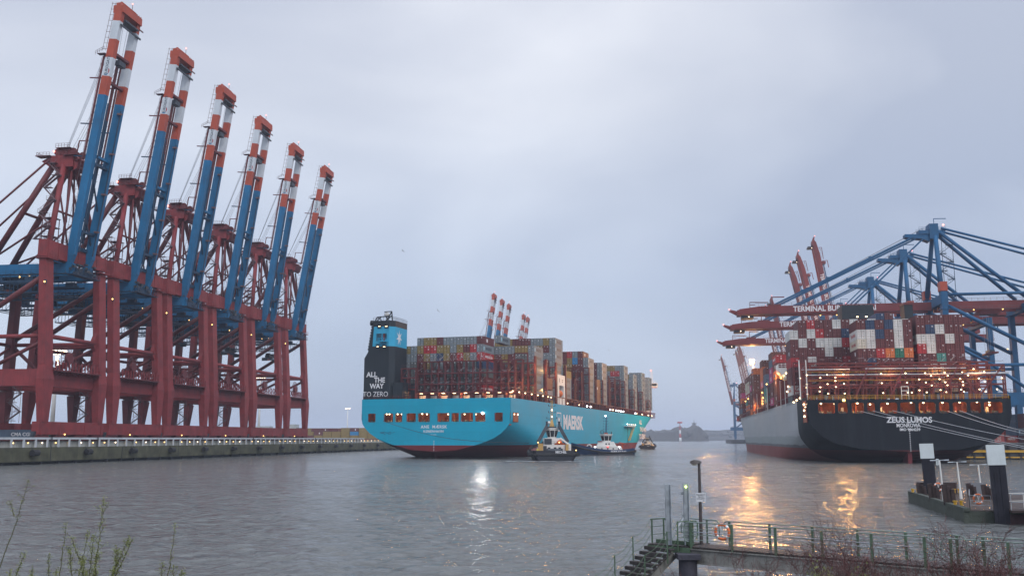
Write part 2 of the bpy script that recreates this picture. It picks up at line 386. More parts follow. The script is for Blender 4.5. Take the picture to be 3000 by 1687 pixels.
# beacon tower, red and white, and a faint tower on the hill
redp = paint("beacon_red", (0.45,0.06,0.06), 0.5); whp = paint("white_paint", (0.78,0.79,0.80), 0.45, 0.08, 0.4, 0.18)
p = at(1993, 1288, 2300)
bt = thing("beacon_tower", "slim red and white banded beacon tower with a wide top, before the far wood", "beacon", (p.x, p.y, 0))
zs = [0, 9, 18, 27, 34]
for i in range(4):
    mb = MB(); mb.tube((0,0,zs[i]), (0,0,zs[i+1]), 3.4-.5*i, 10, 2.9-.5*i); mb.build("tower_band", whp if i % 2 == 0 else redp, bt, True)
mb = MB(); mb.tube((0,0,34),(0,0,35),5,10); mb.tube((0,0,35),(0,0,43),.8,6); mb.tube((0,0,43),(0,0,47),6,10); mb.build("lantern", redp, bt, True)
p = at(2034, 1260, 3300)
bt = thing("observation_tower", "faint flared grey tower rising from the hazy hill", "tower", (p.x, p.y, 20))
mb = MB(); mb.tube((0,0,0),(0,0,34),4,8,3.4); mb.tube((0,0,34),(0,0,38),3.4,10,9); mb.tube((0,0,38),(0,0,40),9,10,8); mb.build("shaft", wood, bt, True)
mb = MB(); mb.tube((0,0,40),(0,0,52),1.5,6,.5); mb.build("spire", wood, bt)
# ------------------------------------------------------------------ ship-to-shore gantry cranes
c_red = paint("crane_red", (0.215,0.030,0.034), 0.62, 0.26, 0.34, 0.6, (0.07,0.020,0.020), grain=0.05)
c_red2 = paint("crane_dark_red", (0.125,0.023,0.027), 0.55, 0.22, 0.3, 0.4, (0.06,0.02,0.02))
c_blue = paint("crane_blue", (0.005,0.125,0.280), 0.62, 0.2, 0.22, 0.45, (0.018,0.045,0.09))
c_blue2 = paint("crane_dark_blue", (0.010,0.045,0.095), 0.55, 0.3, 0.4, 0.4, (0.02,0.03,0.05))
c_org = paint("signal_red", (0.40,0.065,0.030), 0.5, 0.15, 0.25, 0.35, (0.16,0.03,0.03))
c_wht = paint("signal_white", (0.56,0.61,0.66), 0.5, 0.08, 0.25, 0.3, (0.3,0.31,0.33))
c_rope = paint("wire_rope", (0.30,0.33,0.38), 0.5, 0.1)
c_dark = paint("machinery_dark", (0.035,0.045,0.06), 0.5, 0.4, 0.8, 0.3)
c_stair = paint("stair_steel", (0.15,0.09,0.10), 0.6, 0.3, 0.8)
beac = emit("obstruction_light", (1.0, 0.30, 0.25), 3)
amber = emit("amber_bulb", (1.0, 0.58, 0.18), 4)
letw = paint("white_lettering", (0.72,0.73,0.76), 0.5, 0.08, 0.5, 0.15)
letd = paint("dark_lettering", (0.03,0.04,0.06), 0.5, 0.1)
logob = paint("logo_blue", (0.02,0.16,0.33), 0.5); logor = paint("logo_red", (0.35,0.03,0.04), 0.5)

def zigzag(mb, pts, w=0.9, axis='x'):
    """stair tower: landings joined by sloping flights with handrails"""
    for i, p in enumerate(pts):
        mb.cbox(p, (2.4, 1.2, .14)); mb.rail((p[0]-1.2, p[1]-.6, p[2]), (p[0]+1.2, p[1]-.6, p[2]), 1.1, 1.2, .035, 1)
    for i in range(len(pts)-1):
        a = Vector(pts[i]); b = Vector(pts[i+1]); s = 1 if i % 2 else -1
        a2 = a + Vector((1.1*s, 0, 0)); b2 = b + Vector((-1.1*s, 0, 0))
        mb.beam(a2, b2, w, .16); mb.beam(a2+Vector((0,-.4,1)), b2+Vector((0,-.4,1)), .07, .07)
        for k in range(1, 6):
            q = a2.lerp(b2, k/6); mb.tube(q+Vector((0,-.4,0)), q+Vector((0,-.4,1)), .03, 4)

def gate_crane(label, Yc, half=12.3, alpha=82.4, sp_x=-14.0, sp_z=34.0, seed=0, far=False, reel=True, L=70.0, house=True):
    """red portal, twin blue boom girders raised; local x points over the water, y away from the camera"""
    base = (qx(Yc) - 3.0*math.cos(QB), Yc + 3.0*math.sin(QB), 6.25)
    t = thing("gantry_crane", label, "gantry crane", base, -QB, "row of red and blue gantry cranes with raised booms on the left quay")
    gg = 28.0
    # rail bogies and sill beams, seaside and landside
    for xs in (0.0, -gg):
        mb = MB(); mb.cbox((xs, 0, 2.9), (2.0, 2*half+4.6, 3.3))
        for yy in (-half-1.2, -half*.45, half*.45, half+1.2): mb.cbox((xs+1.03, yy, 2.6), (.10, .5, 3.0))
        mb.build("sill_beam", c_red, t)
        for yy in (-half, -half*.36, half*.36, half):
            mb = MB(); mb.mat(c_red2).prism([(yy-2.9,.55),(yy-2.3,1.22),(yy+2.3,1.22),(yy+2.9,.55)], 'x', xs-.7, xs+.7)
            mb.mat(c_dark)
            for q in (-2.4,-.9,.9,2.4): mb.tube((xs-.3, yy+q, .38), (xs+.3, yy+q, .38), .37, 8)
            mb.build("wheel_bogie", None, t)
        mb = MB(); mb.mat(c_dark).cbox((xs, -half-2.9, 1.3), (.9, 1.0, 1.5)); mb.build("buffer", None, t)
    # legs
    for sy in (-1, 1):
        y = sy*half
        mb = MB(); mb.beam((.35, y, 4.5), (.1, y, 15.5), 2.3, 1.8, 4.2, 2.4); mb.beam((.1, y, 15.5), (-.1, y, 19.5), 4.2, 2.4, 3.2, 1.9); mb.beam((-.1, y, 19.5), (-2.2, y, 48.0), 3.5, 2.0, 3.2, 2.0)
        for q in range(5): f = .12+.2*q; mb.cbox((-.1-2.1*f, y, 19.5+28.5*f), (2.08, 3.56-.3*f, .16))
        mb.cbox((-2.0, y, 47.6), (3.4, 4.4, .25)); mb.rail((-.35, y-2.2, 47.7), (-.35, y+2.2, 47.7), 1.1, 1.1, .04)
        mb.build("seaside_leg", c_red, t)
        mb = MB(); mb.beam((-gg, y*.9, 4.5), (-gg+.3, y*.86, 13.6), 2.0, 1.6, 3.8, 2.4); mb.beam((-gg+.3, y*.86, 13.6), (-gg+1.2, y*.86, 46.0), 2.8, 2.2, 2.2, 1.8)
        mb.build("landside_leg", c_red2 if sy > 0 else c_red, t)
        # crosswise frame: portal beam, upper tie tube, diagonals
        mb = MB(); mb.cbox((-gg/2, y, 16.0), (gg-1.2, 1.7, 4.4)); mb.build("portal_beam", c_red, t)
        mb = MB(); mb.tube((-1.2, y*.97, 27), (-gg+1.2, y*.9, 27), .55, 10); mb.build("tie_tube", c_red, t, True)
        mb = MB(); mb.tube((-2.0, y*.97, 43.5), (-gg+1.4, y*.9, 28.5), .72, 10); mb.tube((-.8, y*.97, 26), (-gg*.62, y*.93, 18.2), .5, 10)
        mb.tube((-gg+1, y*.9, 26.5), (-gg*.62, y*.93, 18.2), .5, 10)
        mb.build("diagonal_brace", c_red2, t, True)
        mb = MB(); mb.prism([(y-sy*1.5, 24.6), (y-sy*2.9, 26.2), (y-sy*2.9, 27.8), (y-sy*1.5, 30.5)], 'x', -1.6, -.5); mb.build("gusset", c_red, t, fixn=True)
    mb = MB(); mb.tube((-1.0, -half+2, 27), (-1.0, half-2, 27), .62, 10); mb.build("tie_tube", c_red, t, True)
    mb = MB()
    for s in (-1, 1): mb.tube((-gg+1, s*half*.86, 26.5), (-gg+.7, -s*half*.3, 18.3), .42, 8)
    mb.tube((-gg+1, -half*.86, 26.8), (-gg+1, half*.86, 26.8), .5, 8); mb.build("landside_brace", c_red2, t, True)
    # working platform along the portal, with rib posts
    mb = MB(); mb.mat(c_red).cbox((-1.2, 0, 15.8), (1.6, 2*half-3, 3.9)); mb.mat(c_red2).cbox((-.6, 0, 18.0), (4.6, 2*half-3.4, .35))
    for k in range(15):
        y = -half + 2.2 + k*(2*half-4.4)/14; mb.mat(c_red).cbox((1.55, y, 19.2), (.22, .3, 2.3)); mb.beam((1.55, y, 18.1), (-.3, y, 16.9), .18, .18)
        if k % 2 == 0: mb.mat(c_red2).torus((-.4, y+.5, 19.9), 1.0, .16, 'x', 10, 5)
    mb.mat(c_red2).beam((1.6, -half+2, 19.2), (1.6, half-2, 19.2), .08, .08); mb.build("work_platform", None, t)
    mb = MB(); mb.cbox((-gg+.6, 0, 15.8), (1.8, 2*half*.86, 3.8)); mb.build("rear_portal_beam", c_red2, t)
    if reel:
        mb = MB(); 
        yc = -half*.25 if not far else 0
        for k in range(22):
            a = 2*math.pi*k/22; mb.beam((.3, yc, 21.6), (.3, yc+3.3*math.cos(a), 21.6+3.3*math.sin(a)), .12, .10)
        mb.torus((.3, yc, 21.6), 3.3, .09, 'x', 22, 4); mb.tube((0, yc, 21.6), (.9, yc, 21.6), 1.5, 12); mb.build("cable_reel", c_red2, t)
    # portal head beam
    mb = MB(); mb.prism([(-half-1.9, 48.0), (half+1.6, 48.4), (half+1.6, 52.3), (-half-1.9, 52.6)], 'x', -3.5, -1.1)
    for k in range(7): mb.cbox((-1.06, -half-1+k*(2*half+2)/6, 50.3), (.08, .22, 4.2))
    mb.build("head_beam", c_red, t, fixn=True)
    mb = MB(); mb.rail((-1.2, -half-1.7, 52.6), (-1.2, half+1.7, 52.6), 1.2, 2.0, .045, 1); mb.rail((-3.4, -half-1.7, 52.6), (-3.4, half+1.7, 52.6), 1.2, 2.0, .045, 1)
    mb.cbox((-4.4, 0, 47.8), (1.7, 2*half, .12)); mb.build("head_walkway", c_stair, t)
    # horizontal trolley girders and hanging walkways
    gy = 4.2
    for s in (-1, 1):
        mb = MB(); mb.cbox((-24, s*gy, 46.0), (49, 1.4, 3.5)); mb.build("trolley_girder", c_blue, t)
        mb = MB(); mb.cbox((-23, s*(gy+2.0), 44.6), (46, 1.5, .14)); mb.rail((-46, s*(gy+2.7), 44.6), (0, s*(gy+2.7), 44.6), 1.1, 2.6, .05, 1)
        for k in range(14): mb.beam((-45+k*3.4, s*(gy+.7), 45.2), (-45+k*3.4, s*(gy+2.7), 44.6), .12, .12)
        mb.build("girder_walkway", c_blue2, t)
    for x in (-47.5, -38, -28.5, -19, -9.5, .2): mb = MB(); mb.cbox((x, 0, 45.8), (1.0, 2*gy-1.3, 1.8)); mb.build("girder_tie", c_blue2, t)
    mb = MB()
    for s in (-1, 1):
        mb.beam((-46, s*7.0, 39.6), (-5, s*7.0, 39.6), .18, .3); mb.beam((-46, s*7.0, 42.0), (-5, s*7.0, 42.0), .1, .1)
        for k in range(34):
            x = -46 + k*1.24; mb.beam((x, s*7.0, 39.6), (x, s*7.0, 44.6 if k % 2 == 0 else 42.0), .13, .13)
            if k % 4 == 0: mb.beam((x, s*7.0, 39.6), (x+4, s*7.0, 44.6), .09, .09)
    for k in range(16): mb.beam((-46+k*2.7, -7, 39.6), (-46+k*2.7, 7, 39.6), .16, .22)
    for y_ in (-7,-4.2,4.2,7): mb.beam((-46, y_, 42.6), (-3, y_, 42.6), .16, .5)
    for k in range(9): mb.cbox((-44+k*4.7, (-5.6 if k % 2 else 5.6), 43.4), (2.6, 1.6, 1.3)); mb.beam((-46+k*4.7,-6.8,39.8),(-41.3+k*4.7,6.8,39.8),.1,.14)
    mb.cbox((-25.5, -6.2, 39.55), (41, 1.5, .1)); mb.cbox((-25.5, 6.2, 39.55), (41, 1.5, .1))
    mb.build("hanging_walkway", c_blue2, t)
    mb = MB(); mb.cbox((-26, 0, 47.9), (19, 7.2, .3)); mb.build("machine_deck", c_blue2, t)
    if house:
        mb = MB(); mb.mat(c_blue).box(-41, -33.5, -4.2, 4.2, 48.0, 53.6); mb.mat(c_blue2)
        for k in range(4): mb.cbox((-39.8+k*1.7, -4.24, 50.6), (.9, .08, 1.6))
        mb.mat(c_stair).rail((-41, -4.2, 53.6), (-33.5, -4.2, 53.6), 1.1, 1.5, .045); mb.build("machine_house", None, t)
        mb = MB(); mb.mat(c_blue).box(-11.2, -8.0, 1.6, 5.6, 49.0, 52.8); mb.mat(c_stair).rail((-11.2, 1.6, 52.8), (-8, 1.6, 52.8), 1.0, 1.2, .045); mb.build("electrical_cabin", None, t)
    # a-frame
    mb = MB(); mb.box(-9.5, -2.5, -3.6, 3.6, 75.6, 79.0); mb.box(-7.8, -4.6, -2.2, 2.2, 79, 81.4)
    mb.prism([(-9.5,79),(-12.5,77.6),(-9.5,75.6)], 'y', -3.2, 3.2); mb.prism([(-2.5,79),(-.9,77.8),(-1.6,75.2),(-2.5,74.6)], 'y', -3.2, 3.2)
    mb.prism([(-8.6,75.6),(-4.2,75.6),(-5.2,73.6),(-7.4,73.6)], 'y', -3.0, 3.0)
    mb.build("apex_head", c_red, t, fixn=True)
    mb = MB()
    mb.cbox((-11.4, -3.2, 78.85), (4.6, 2.6, .14)); mb.cbox((-3.2, -3.9, 78.9), (4.4, 1.2, .14)); mb.cbox((-6.2,-2.6,81.4),(4.4,1.4,.12))
    mb.rail((-13.5,-4.2,78.7), (-9.5,-4.2,78.7), 1.2, .9, .045); mb.rail((-13.5,-4.2,78.7), (-13.5,-1.7,78.7), 1.2, .9, .045)
    mb.rail((-5.4,-4.4,79), (-1.0,-4.4,79), 1.2, .9, .045); mb.rail((-8.4,-3.3,81.4), (-4,-3.3,81.4), 1.2, .9, .045)
    mb.mat(c_red2)
    for x in (-8.3,-6.2,-3.6):
        for y in (-2.4, 2.0): mb.tube((x, y, 80.4), (x, y+.5, 80.4), 1.1, 12)
    mb.mat(c_red2).beam((-2.4,-2.4,79.2), (-1.8,-2.4,83.4), .25); mb.beam((-1.8,-2.4,83.4), (1.2,-2.4,83.2), .25)
    mb.build("apex_platform", None, t)
    mb = MB(); mb.ball((-9.0,-3.0,80.4), .3); mb.build("beacon_lamp", beac, t)
    for s in (-1, 1):
        mb = MB(); mb.tube((-2.3, s*(half-1.0), 52.4), (-5.6, s*3.0, 76.2), .78, 10); mb.build("front_strut", c_red, t, True)
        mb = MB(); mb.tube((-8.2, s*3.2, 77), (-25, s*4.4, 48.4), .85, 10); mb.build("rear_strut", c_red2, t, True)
        mb = MB(); mb.tube((-9.6, s*3.4, 78.2), (-44.5, s*4.4, 48.0), .30, 8); mb.build("tie_rod", c_red2, t, True)
        mb = MB(); mb.tube((-3.4, s*2.4, 74.8), (-1.8, s*6.6, 52.6), .34, 8); mb.tube((-5.0, s*1.2, 74.8), (-4.6, s*1.6, 60), .26, 6); mb.build("hanger_post", c_red2, t, True)
        mb = MB(); mb.tube((-3.6, s*(half-2.4), 58.5), (-24.5, s*4.4, 49.5), .30, 8); mb.tube((-7.6, s*3.2, 75), (-2.0, s*4.0, 53), .26, 8); mb.build("bracing_rod", c_red2, t, True)
    mb = MB(); mb.tube((-3.6,-7.8,62), (-3.6,7.8,62), .3, 8); mb.tube((-16.5,-3.8,62.7), (-16.5,3.8,62.7), .4, 8); mb.build("cross_tube", c_red2, t, True)
    # stairs up the near front strut, and to the portal
    mb = MB(); pts = []
    for k in range(7):
        f = k/6.0; pts.append((-3.2 - 2.9*f - (1.9 if k % 2 == 0 else 0.1), -half + 1.0 + (half-4.2)*f - 1.2, 53.0 + 23.5*f))
    zigzag(mb, pts, .8); mb.build("apex_stairs", c_stair, t)
    mb = MB(); zigzag(mb, [(-gg+4.2 + (1 if k % 2 else -1)*.8, half*.75, 5.2+k*2.6) for k in range(6)], .8)
    for xx in (-gg+3.2, -gg+5.6): mb.tube((xx, half*.75+.6, 4.6), (xx, half*.75+.6, 19.2), .06, 4)
    mb.build("access_stairs", c_stair, t)
    mb = MB()      # hoist room frame behind the boom foot
    for x in (-5.4, -8.4):
        for y in (-6.4, -3.4): mb.tube((x, y, 52.8), (x, y, 60.5), .12, 4)
    for z in (55.2, 57.8, 60.4): mb.cbox((-6.9, -4.9, z), (3.6, 3.6, .12)); mb.rail((-8.6,-6.6,z), (-5.2,-6.6,z), 1.1, 1.1, .04)
    mb.build("hoist_landing", c_red2, t)
    # boom
    hinge = Vector((-.4, 0, 50.2)); a = R(alpha); D = Vector((math.cos(a), 0, math.sin(a))); N = Vector((-math.sin(a), 0, math.cos(a)))   # N = boom's upper side
    bm = bpy.data.objects.new("boom", None)
    def P(l, y, n=0.0): return hinge + D*l + Vector((0, y, 0)) + N*n
    gird = MB()
    bands = ((-3.0, 46, c_blue), (46, 51.5, c_org), (51.5, 57, c_wht), (57, 62.5, c_org), (62.5, 68, c_wht), (68, 73.6, c_org))
    for s in (-1, 1):
        g = MB()
        for l0, l1, mm in bands:
            g.mat(mm); w0 = 1.5; h0 = 2.3
            if l0 < 0: g.beam(P(0, s*gy), P(l1, s*gy), w0, h0); g.beam(P(-3.2, s*gy, .2), P(0, s*gy), w0*.9, 1.2, w0, 2.05)
            elif l0 == 68: g.beam(P(l0, s*gy), P(71.2, s*gy), w0, h0); g.beam(P(71.2, s*gy), P(73.4, s*gy, .4), w0, 2.05, w0, 1.2)
            else: g.beam(P(l0, s*gy), P(l1, s*gy), w0, h0)
        g.mat(c_blue2); 
        g.beam(P(1, s*gy-s*.95, -1.35), P(44, s*gy-s*.95, -1.35), .35, .25)
        g.build("boom_girder", None, t)
    mb = MB(); mb.mat(c_org)
    mb.beam(P(71.6, -gy-.7, .1), P(71.6, gy+.7, .1), 3.2, 2.2)
    for k in range(9): mb.beam(P(70.6, -gy+k*gy/4, -1.25), P(73.2, -gy+k*gy/4, -1.25), .22, .3)
    mb.beam(P(73.3, -gy+.4, .3), P(73.3, gy-.4, .3), .5, 1.8)
    mb.mat(c_dark); mb.beam(P(68.6, -gy+.8, -.6), P(68.6, gy-.8, -.6), 2.6, .5); mb.beam(P(66.9, -gy-.6, -1.5), P(66.9, gy+1.4, -1.5), .3, .5)
    mb.mat(c_red2).beam(P(69.4, gy+.2, -1.5), P(69.4, gy+2.0, -1.5), .25, .3); mb.build("boom_head", None, t)
    mb = MB()
    for l, mm in ((58.6, c_red2), (50.3, c_red2), (28.6, c_blue), (26.4, c_blue2), (7.0, c_blue2)):
        tb = MB(); tb.mat(mm).beam(P(l, -gy+.6, -.2), P(l, gy-.6, -.2), .9 if l != 58.6 else 1.5, .7); tb.build("boom_tie", None, t)
    mb.mat(c_dark).beam(P(56.8, -1.6, -.4), P(56.8, 1.6, -.4), 1.6, 1.4)
    mb.mat(c_blue2).beam(P(26, -gy+.6, 0), P(14, gy-.6, 0), .35); mb.beam(P(14, -gy+.6, 0), P(4, gy-.6, 0), .35); m2 = MB(); m2.mat(c_blue2).beam(P(2.2,-gy,1.2), P(2.2,gy,1.2), 1.2, 1.0); m2.build("hinge_beam", None, t)
    mb.build("boom_brace", None, t)
    mb = MB()      # walkway cage along the boom, lamps and ladder
    mb.mat(c_stair)
    for s, y in ((-1, -gy-.2), (1, gy-1.6)):
        for q in (1.7, 2.6): mb.beam(P(3, y, q), P(58 if s > 0 else 57, y, q), .07, .07)
        for k in range(27): mb.beam(P(4+k*2.05, y, 1.2), P(4+k*2.05, y, 2.6), .07, .07)
    for q in (1.7, 2.7): mb.beam(P(59, -gy-.5, q), P(73.5, -gy-.5, q-.3), .08, .08)
    for k in range(9): mb.beam(P(59.5+k*1.7, -gy-.5, 1.2), P(59.5+k*1.7, -gy-.5, 2.7), .08, .08)
    mb.cbox(P(57.8, -gy-.6, 2.4), (2.4, 1.6, .12)); mb.rail(P(57.2,-gy-1.4,4.0), P(58.8,-gy-1.4,1.6), 1.1, .8, .045)
    for l in (8, 19, 31, 43): mb.beam(P(l, gy-1.2, -.6), P(l, gy-1.2, -2.0), .6, .5)
    mb.build("boom_ladder", None, t)
    mb = MB()      # central festoon track and folded forestays
    mb.mat(c_blue2).beam(P(4, .8, .9), P(40, .8, .9), .75, .55); mb.mat(c_red2).beam(P(40, .8, .9), P(57.5, .8, .9), .75, .55)
    mb.build("festoon_track", None, t)
    for s in (-1, 1):
        mb = MB(); e0 = P(57.4, s*(gy+.1), 2.1); e1 = P(27.5, s*(gy+.1), 2.2); e2 = Vector((-2.0, s*3.4, 77.4))
        mb.mat(c_red2).beam(e0, e1, .34, .44); mb.beam(e1, e2, .30, .34); mb.beam(P(58, s*gy, 1.2), e0, .5, .6)
        for l in (51, 37.5, 28): mb.mat(c_red2 if l > 50 else c_blue2).beam(P(l, s*gy, 1.2), P(l-.2, s*gy, 5.2), .3, .3)
        mb.build("forestay", None, t)
    mb = MB()
    for s in (-1, 1):
        for q in range(3): mb.tube((-6.4+q*.3, s*(.8+q*.7), 81.2), P(58.6, s*(gy-1.4+q*.6), 2.0), .055, 4)
        mb.tube(P(56.8, s*.8, 0), P(70, s*1.2, .2), .05, 4); mb.tube(P(56.8, s*1.6, 0), P(70, s*2.2, .2), .05, 4)
    mb.build("hoist_rope", c_rope, t)
    # lettering and logo on the near girder's white band
    mb = MB(); mb.mat(letd); put_text(mb, "EUROGATE", 1.15, P(54.6, -gy-.765, .05), D, N, bold=.02, spacing=1.0)
    for k in range(12):
        a0 = R(150 + k*14); mm = logob if k < 6 else logor; w = .12 + .26*math.sin(math.pi*((k % 6)+.5)/6)
        p0 = P(52.9, -gy-.76, .1) + D*(1.05*math.cos(a0)) + N*(.85*math.sin(a0)); a1 = R(150+(k+1)*14)
        p1 = P(52.9, -gy-.76, .1) + D*(1.05*math.cos(a1)) + N*(.85*math.sin(a1))
        mb.mat(mm).beam(p0, p1, .012, w)
    mb.build("lettering", None, t)
    mb = MB(); mb.mat(c_red2).beam(P(73.3, gy-2.2, .4), P(75.8, gy-2.6, .4), .1); mb.mat(beac).ball(P(76.0, gy-2.7, .4), .22); mb.build("tip_light", None, t)
    # boom foot machinery
    mb = MB(); mb.mat(c_dark)
    rr = random.Random(seed)
    for k in range(24): mb.cbox((rr.uniform(-1.2,1.6), rr.uniform(-5.6,5.6), rr.uniform(44.6,48.2)), (rr.uniform(.3,1.0), rr.uniform(.3,1.6), rr.uniform(.2,.7)))
    mb.mat(c_blue2)
    for k in range(12): mb.beam((rr.uniform(-.5,1.8), -5.4+k*.98, 44.6), (rr.uniform(.2,2.2), -5.4+k*.98, 47.4), .12)
    mb.cbox((.8,0,44.5),(2.6,12.5,.16)); mb.rail((2.0,-6.2,44.5),(2.0,6.2,44.5),1.1,1.4,.045); mb.build("hinge_machinery", None, t)
    # trolley, cab and spreader
    if sp_x is not None:
        mb = MB(); mb.mat(c_blue2).cbox((sp_x, 0, 44.0), (6.5, 6.6, .9)); mb.mat(c_dark)
        for s in (-1, 1): mb.tube((sp_x+s*2, -2.6, 44.6), (sp_x+s*2, 2.6, 44.6), .45, 8)
        mb.build("trolley", None, t)
        mb = MB(); mb.mat(c_blue).cbox((sp_x+5, 0, 41.8), (2.4, 2.8, 2.6)); mb.mat(c_dark).cbox((sp_x+6.22, 0, 41.7), (.08, 2.4, 1.6)); mb.build("operator_cab", None, t)
        mb = MB()
        for ax in (-1.3, 1.3):
            for ay in (-2.4, -.8, .8, 2.4): mb.tube((sp_x+ax, ay, 43.6), (sp_x+ax*.9, ay*.8, sp_z+1.6), .05, 4)
        mb.build("hoist_rope", c_rope, t)
        mb = MB(); mb.mat(c_dark).cbox((sp_x, 0, sp_z+.9), (2.0, 6.6, .8)); mb.tube((sp_x-.9, -2.3, sp_z+1.7), (sp_x+.9, -2.3, sp_z+1.7), .75, 10); mb.tube((sp_x-.9, 2.3, sp_z+1.7), (sp_x+.9, 2.3, sp_z+1.7), .75, 10)
        mb.mat(c_blue2).cbox((sp_x, 0, sp_z-.1), (2.3, 12.0, .5)); mb.mat(c_dark).cbox((sp_x, -5.8, sp_z-.6), (2.4, .5, 1.2)); mb.cbox((sp_x, 5.8, sp_z-.6), (2.4, .5, 1.2)); mb.mat(c_org).cbox((sp_x,-2.8,sp_z-.3),(1.5,1.8,1.1))
        mb.build("spreader", None, t)
    mb = MB().mat(c_dark).box(-.9, -.35, -half-2.05, -half-1.6, 40.6, 41.6); mb.mat(amber).ball((-.7, -half-2.1, 41.0), .22); mb.build("leg_lamp", None, t)
    mb = MB(); 
    for x, y, z in ((-12, -5.0, 44.2), (-15, -5.0, 44.2), (1.2, -half*.3, 1.3)): mb.ball((x, y, z), .19)
    mb.build("work_light", amber, t)
    return t
lab = ["nearest and tallest-looking red and blue gantry crane, partly cut off by the photo's left edge",
       "second red and blue gantry crane from the left, boom raised, striped red and white tip",
       "third raised-boom red and blue gantry crane from the left on the left quay",
       "fourth raised-boom red and blue gantry crane from the left, spreader hanging behind its legs",
       "fifth raised-boom red and blue gantry crane from the left on the left quay",
       "sixth gantry crane, rightmost complete one of the row, cable reel showing on its portal"]
cY = [258.6, 290.4, 321.9, 354.5, 388.5, 421.0]
chf = [12.3, 12.6, 12.8, 13.1, 13.4, 10.9]
spr = [(-20, 41.5), (-22, 41), (-24, 39), (-22.5, 36.5), (-16.5, 35.2), (-13.0, 35.5)]
for i in range(6):
    gate_crane(lab[i], cY[i], chf[i], 82.4 if i < 5 else 80.8, spr[i][0], spr[i][1], i)
# ------------------------------------------------------------------ container ships
class Frame:
    """a ship's own axes: x to starboard, y towards the bow, z up; origin at the transom's foot on the water"""
    def __init__(s, X, Y, th): s.o = Vector((X, Y, 0)); s.th = th; s.M = Matrix.Translation(s.o) @ Matrix.Rotation(-th, 4, 'Z'); s.I = s.M.inverted()
    def ray(s, px, py):
        a = s.I @ Vector((0,0,EYE)); b = s.I @ at(px, py, 100.0); return a, (b - a)
    def on_s(s, px, py, y0):     # where the view ray meets the cross-plane y = y0 -> (x, z)
        a, d = s.ray(px, py); k = (y0 - a.y) / d.y; p = a + d*k; return p.x, p.z
    def on_x(s, px, py, x0):
        a, d = s.ray(px, py); k = (x0 - a.x) / d.x; p = a + d*k; return p.y, p.z
AN = Frame(-26.0, 317.8, math.atan(0.3075)); ZE = Frame(104.6, 251.0, math.atan(0.1746))

def hull_mat(name, bands, rough=0.42, streak=0.3):
    """hull paint: colour by height above the waterline, with plate seams, scuffs and run-off"""
    m = paint(name, bands[-1][1], rough, 0.10, 0.06, streak*0.5, (0.10,0.12,0.14)); t = m.node_tree; b = t.nodes['Principled BSDF']
    top = b.inputs['Base Color'].links[0].from_socket
    c = nd(t, "ShaderNodeTexCoord"); sp = nd(t, "ShaderNodeSeparateXYZ"); t.links.new(c.outputs['Object'], sp.inputs[0])
    cur = top
    for z, col, soft in bands[:-1]:
        n = nd(t, "ShaderNodeTexNoise"); n.inputs['Scale'].default_value = 1; n.inputs['Detail'].default_value = 8; n.inputs['Roughness'].default_value = .75
        mp = nd(t, "ShaderNodeMapping"); mp.inputs['Scale'].default_value = (.22, .22, .05); t.links.new(c.outputs['Object'], mp.inputs[0]); t.links.new(mp.outputs[0], n.inputs['Vector'])
        ad = nd(t, "ShaderNodeMath", operation='MULTIPLY_ADD'); ad.inputs[1].default_value = soft; t.links.new(n.outputs[0], ad.inputs[0]); t.links.new(sp.outputs[2], ad.inputs[2])
        lt = nd(t, "ShaderNodeMath", operation='LESS_THAN'); lt.inputs[1].default_value = z + soft*.5; t.links.new(ad.outputs[0], lt.inputs[0])
        mx = nd(t, "ShaderNodeMix", data_type='RGBA'); mx.inputs[7].default_value = (*col, 1); t.links.new(lt.outputs[0], mx.inputs[0]); t.links.new(cur, mx.inputs[6]); cur = mx.outputs[2]
    # welded plate seams
    w = nd(t, "ShaderNodeTexBrick"); w.inputs['Scale'].default_value = 1.0; w.inputs['Brick Width'].default_value = 11; w.inputs['Row Height'].default_value = 2.9
    w.inputs['Mortar Size'].default_value = 0.05; w.inputs['Color1'].default_value = (1,1,1,1); w.inputs['Color2'].default_value = (.94,.94,.94,1); w.inputs['Mortar'].default_value = (.84,.84,.84,1)
    cm = nd(t, "ShaderNodeCombineXYZ"); su = nd(t, "ShaderNodeMath", operation='ADD'); t.links.new(sp.outputs[0], su.inputs[0]); t.links.new(sp.outputs[1], su.inputs[1])
    t.links.new(su.outputs[0], cm.inputs[0]); t.links.new(sp.outputs[2], cm.inputs[1]); t.links.new(cm.outputs[0], w.inputs['Vector'])
    ml = nd(t, "ShaderNodeMix", data_type='RGBA', blend_type='MULTIPLY'); ml.inputs[0].default_value = 1; t.links.new(cur, ml.inputs[6]); t.links.new(w.outputs[0], ml.inputs[7])
    t.links.new(ml.outputs[2], b.inputs['Base Color']); return m
boot = (0.155,0.022,0.028)
h_blue = hull_mat("hull_light_blue", [(4.25, boot, 0.06), (0, (0.008,0.365,0.545), 0)], 0.55, 0.15)
h_gray = hull_mat("hull_grey", [(7.2, (0.30,0.33,0.35), 3.5), (4.6, (0.13,0.13,0.14), 2.2), (3.7, (0.24,0.05,0.045), 0.25), (0, (0.40,0.42,0.45), 0)], 0.5, 0.35)
h_black_shade = hull_mat("hull_black_and_shade", [(3.4, (0.12,0.025,0.028), 0.1), (0, (0.013,0.016,0.022), 0)], 0.55, 0.25)
h_black_shade.node_tree.nodes['Principled BSDF'].inputs['Specular IOR Level'].default_value = .12
for m_ in (h_blue, h_gray): m_.node_tree.nodes['Principled BSDF'].inputs['Specular IOR Level'].default_value = .22
h_navy = paint("casing_dark", (0.012,0.020,0.028), 0.55, 0.2, 0.2, 0.2, (0.05,0.06,0.07))
s_red = paint("lashing_red", (0.130,0.026,0.028), 0.55, 0.3, 0.5, 0.35, (0.08,0.03,0.03))
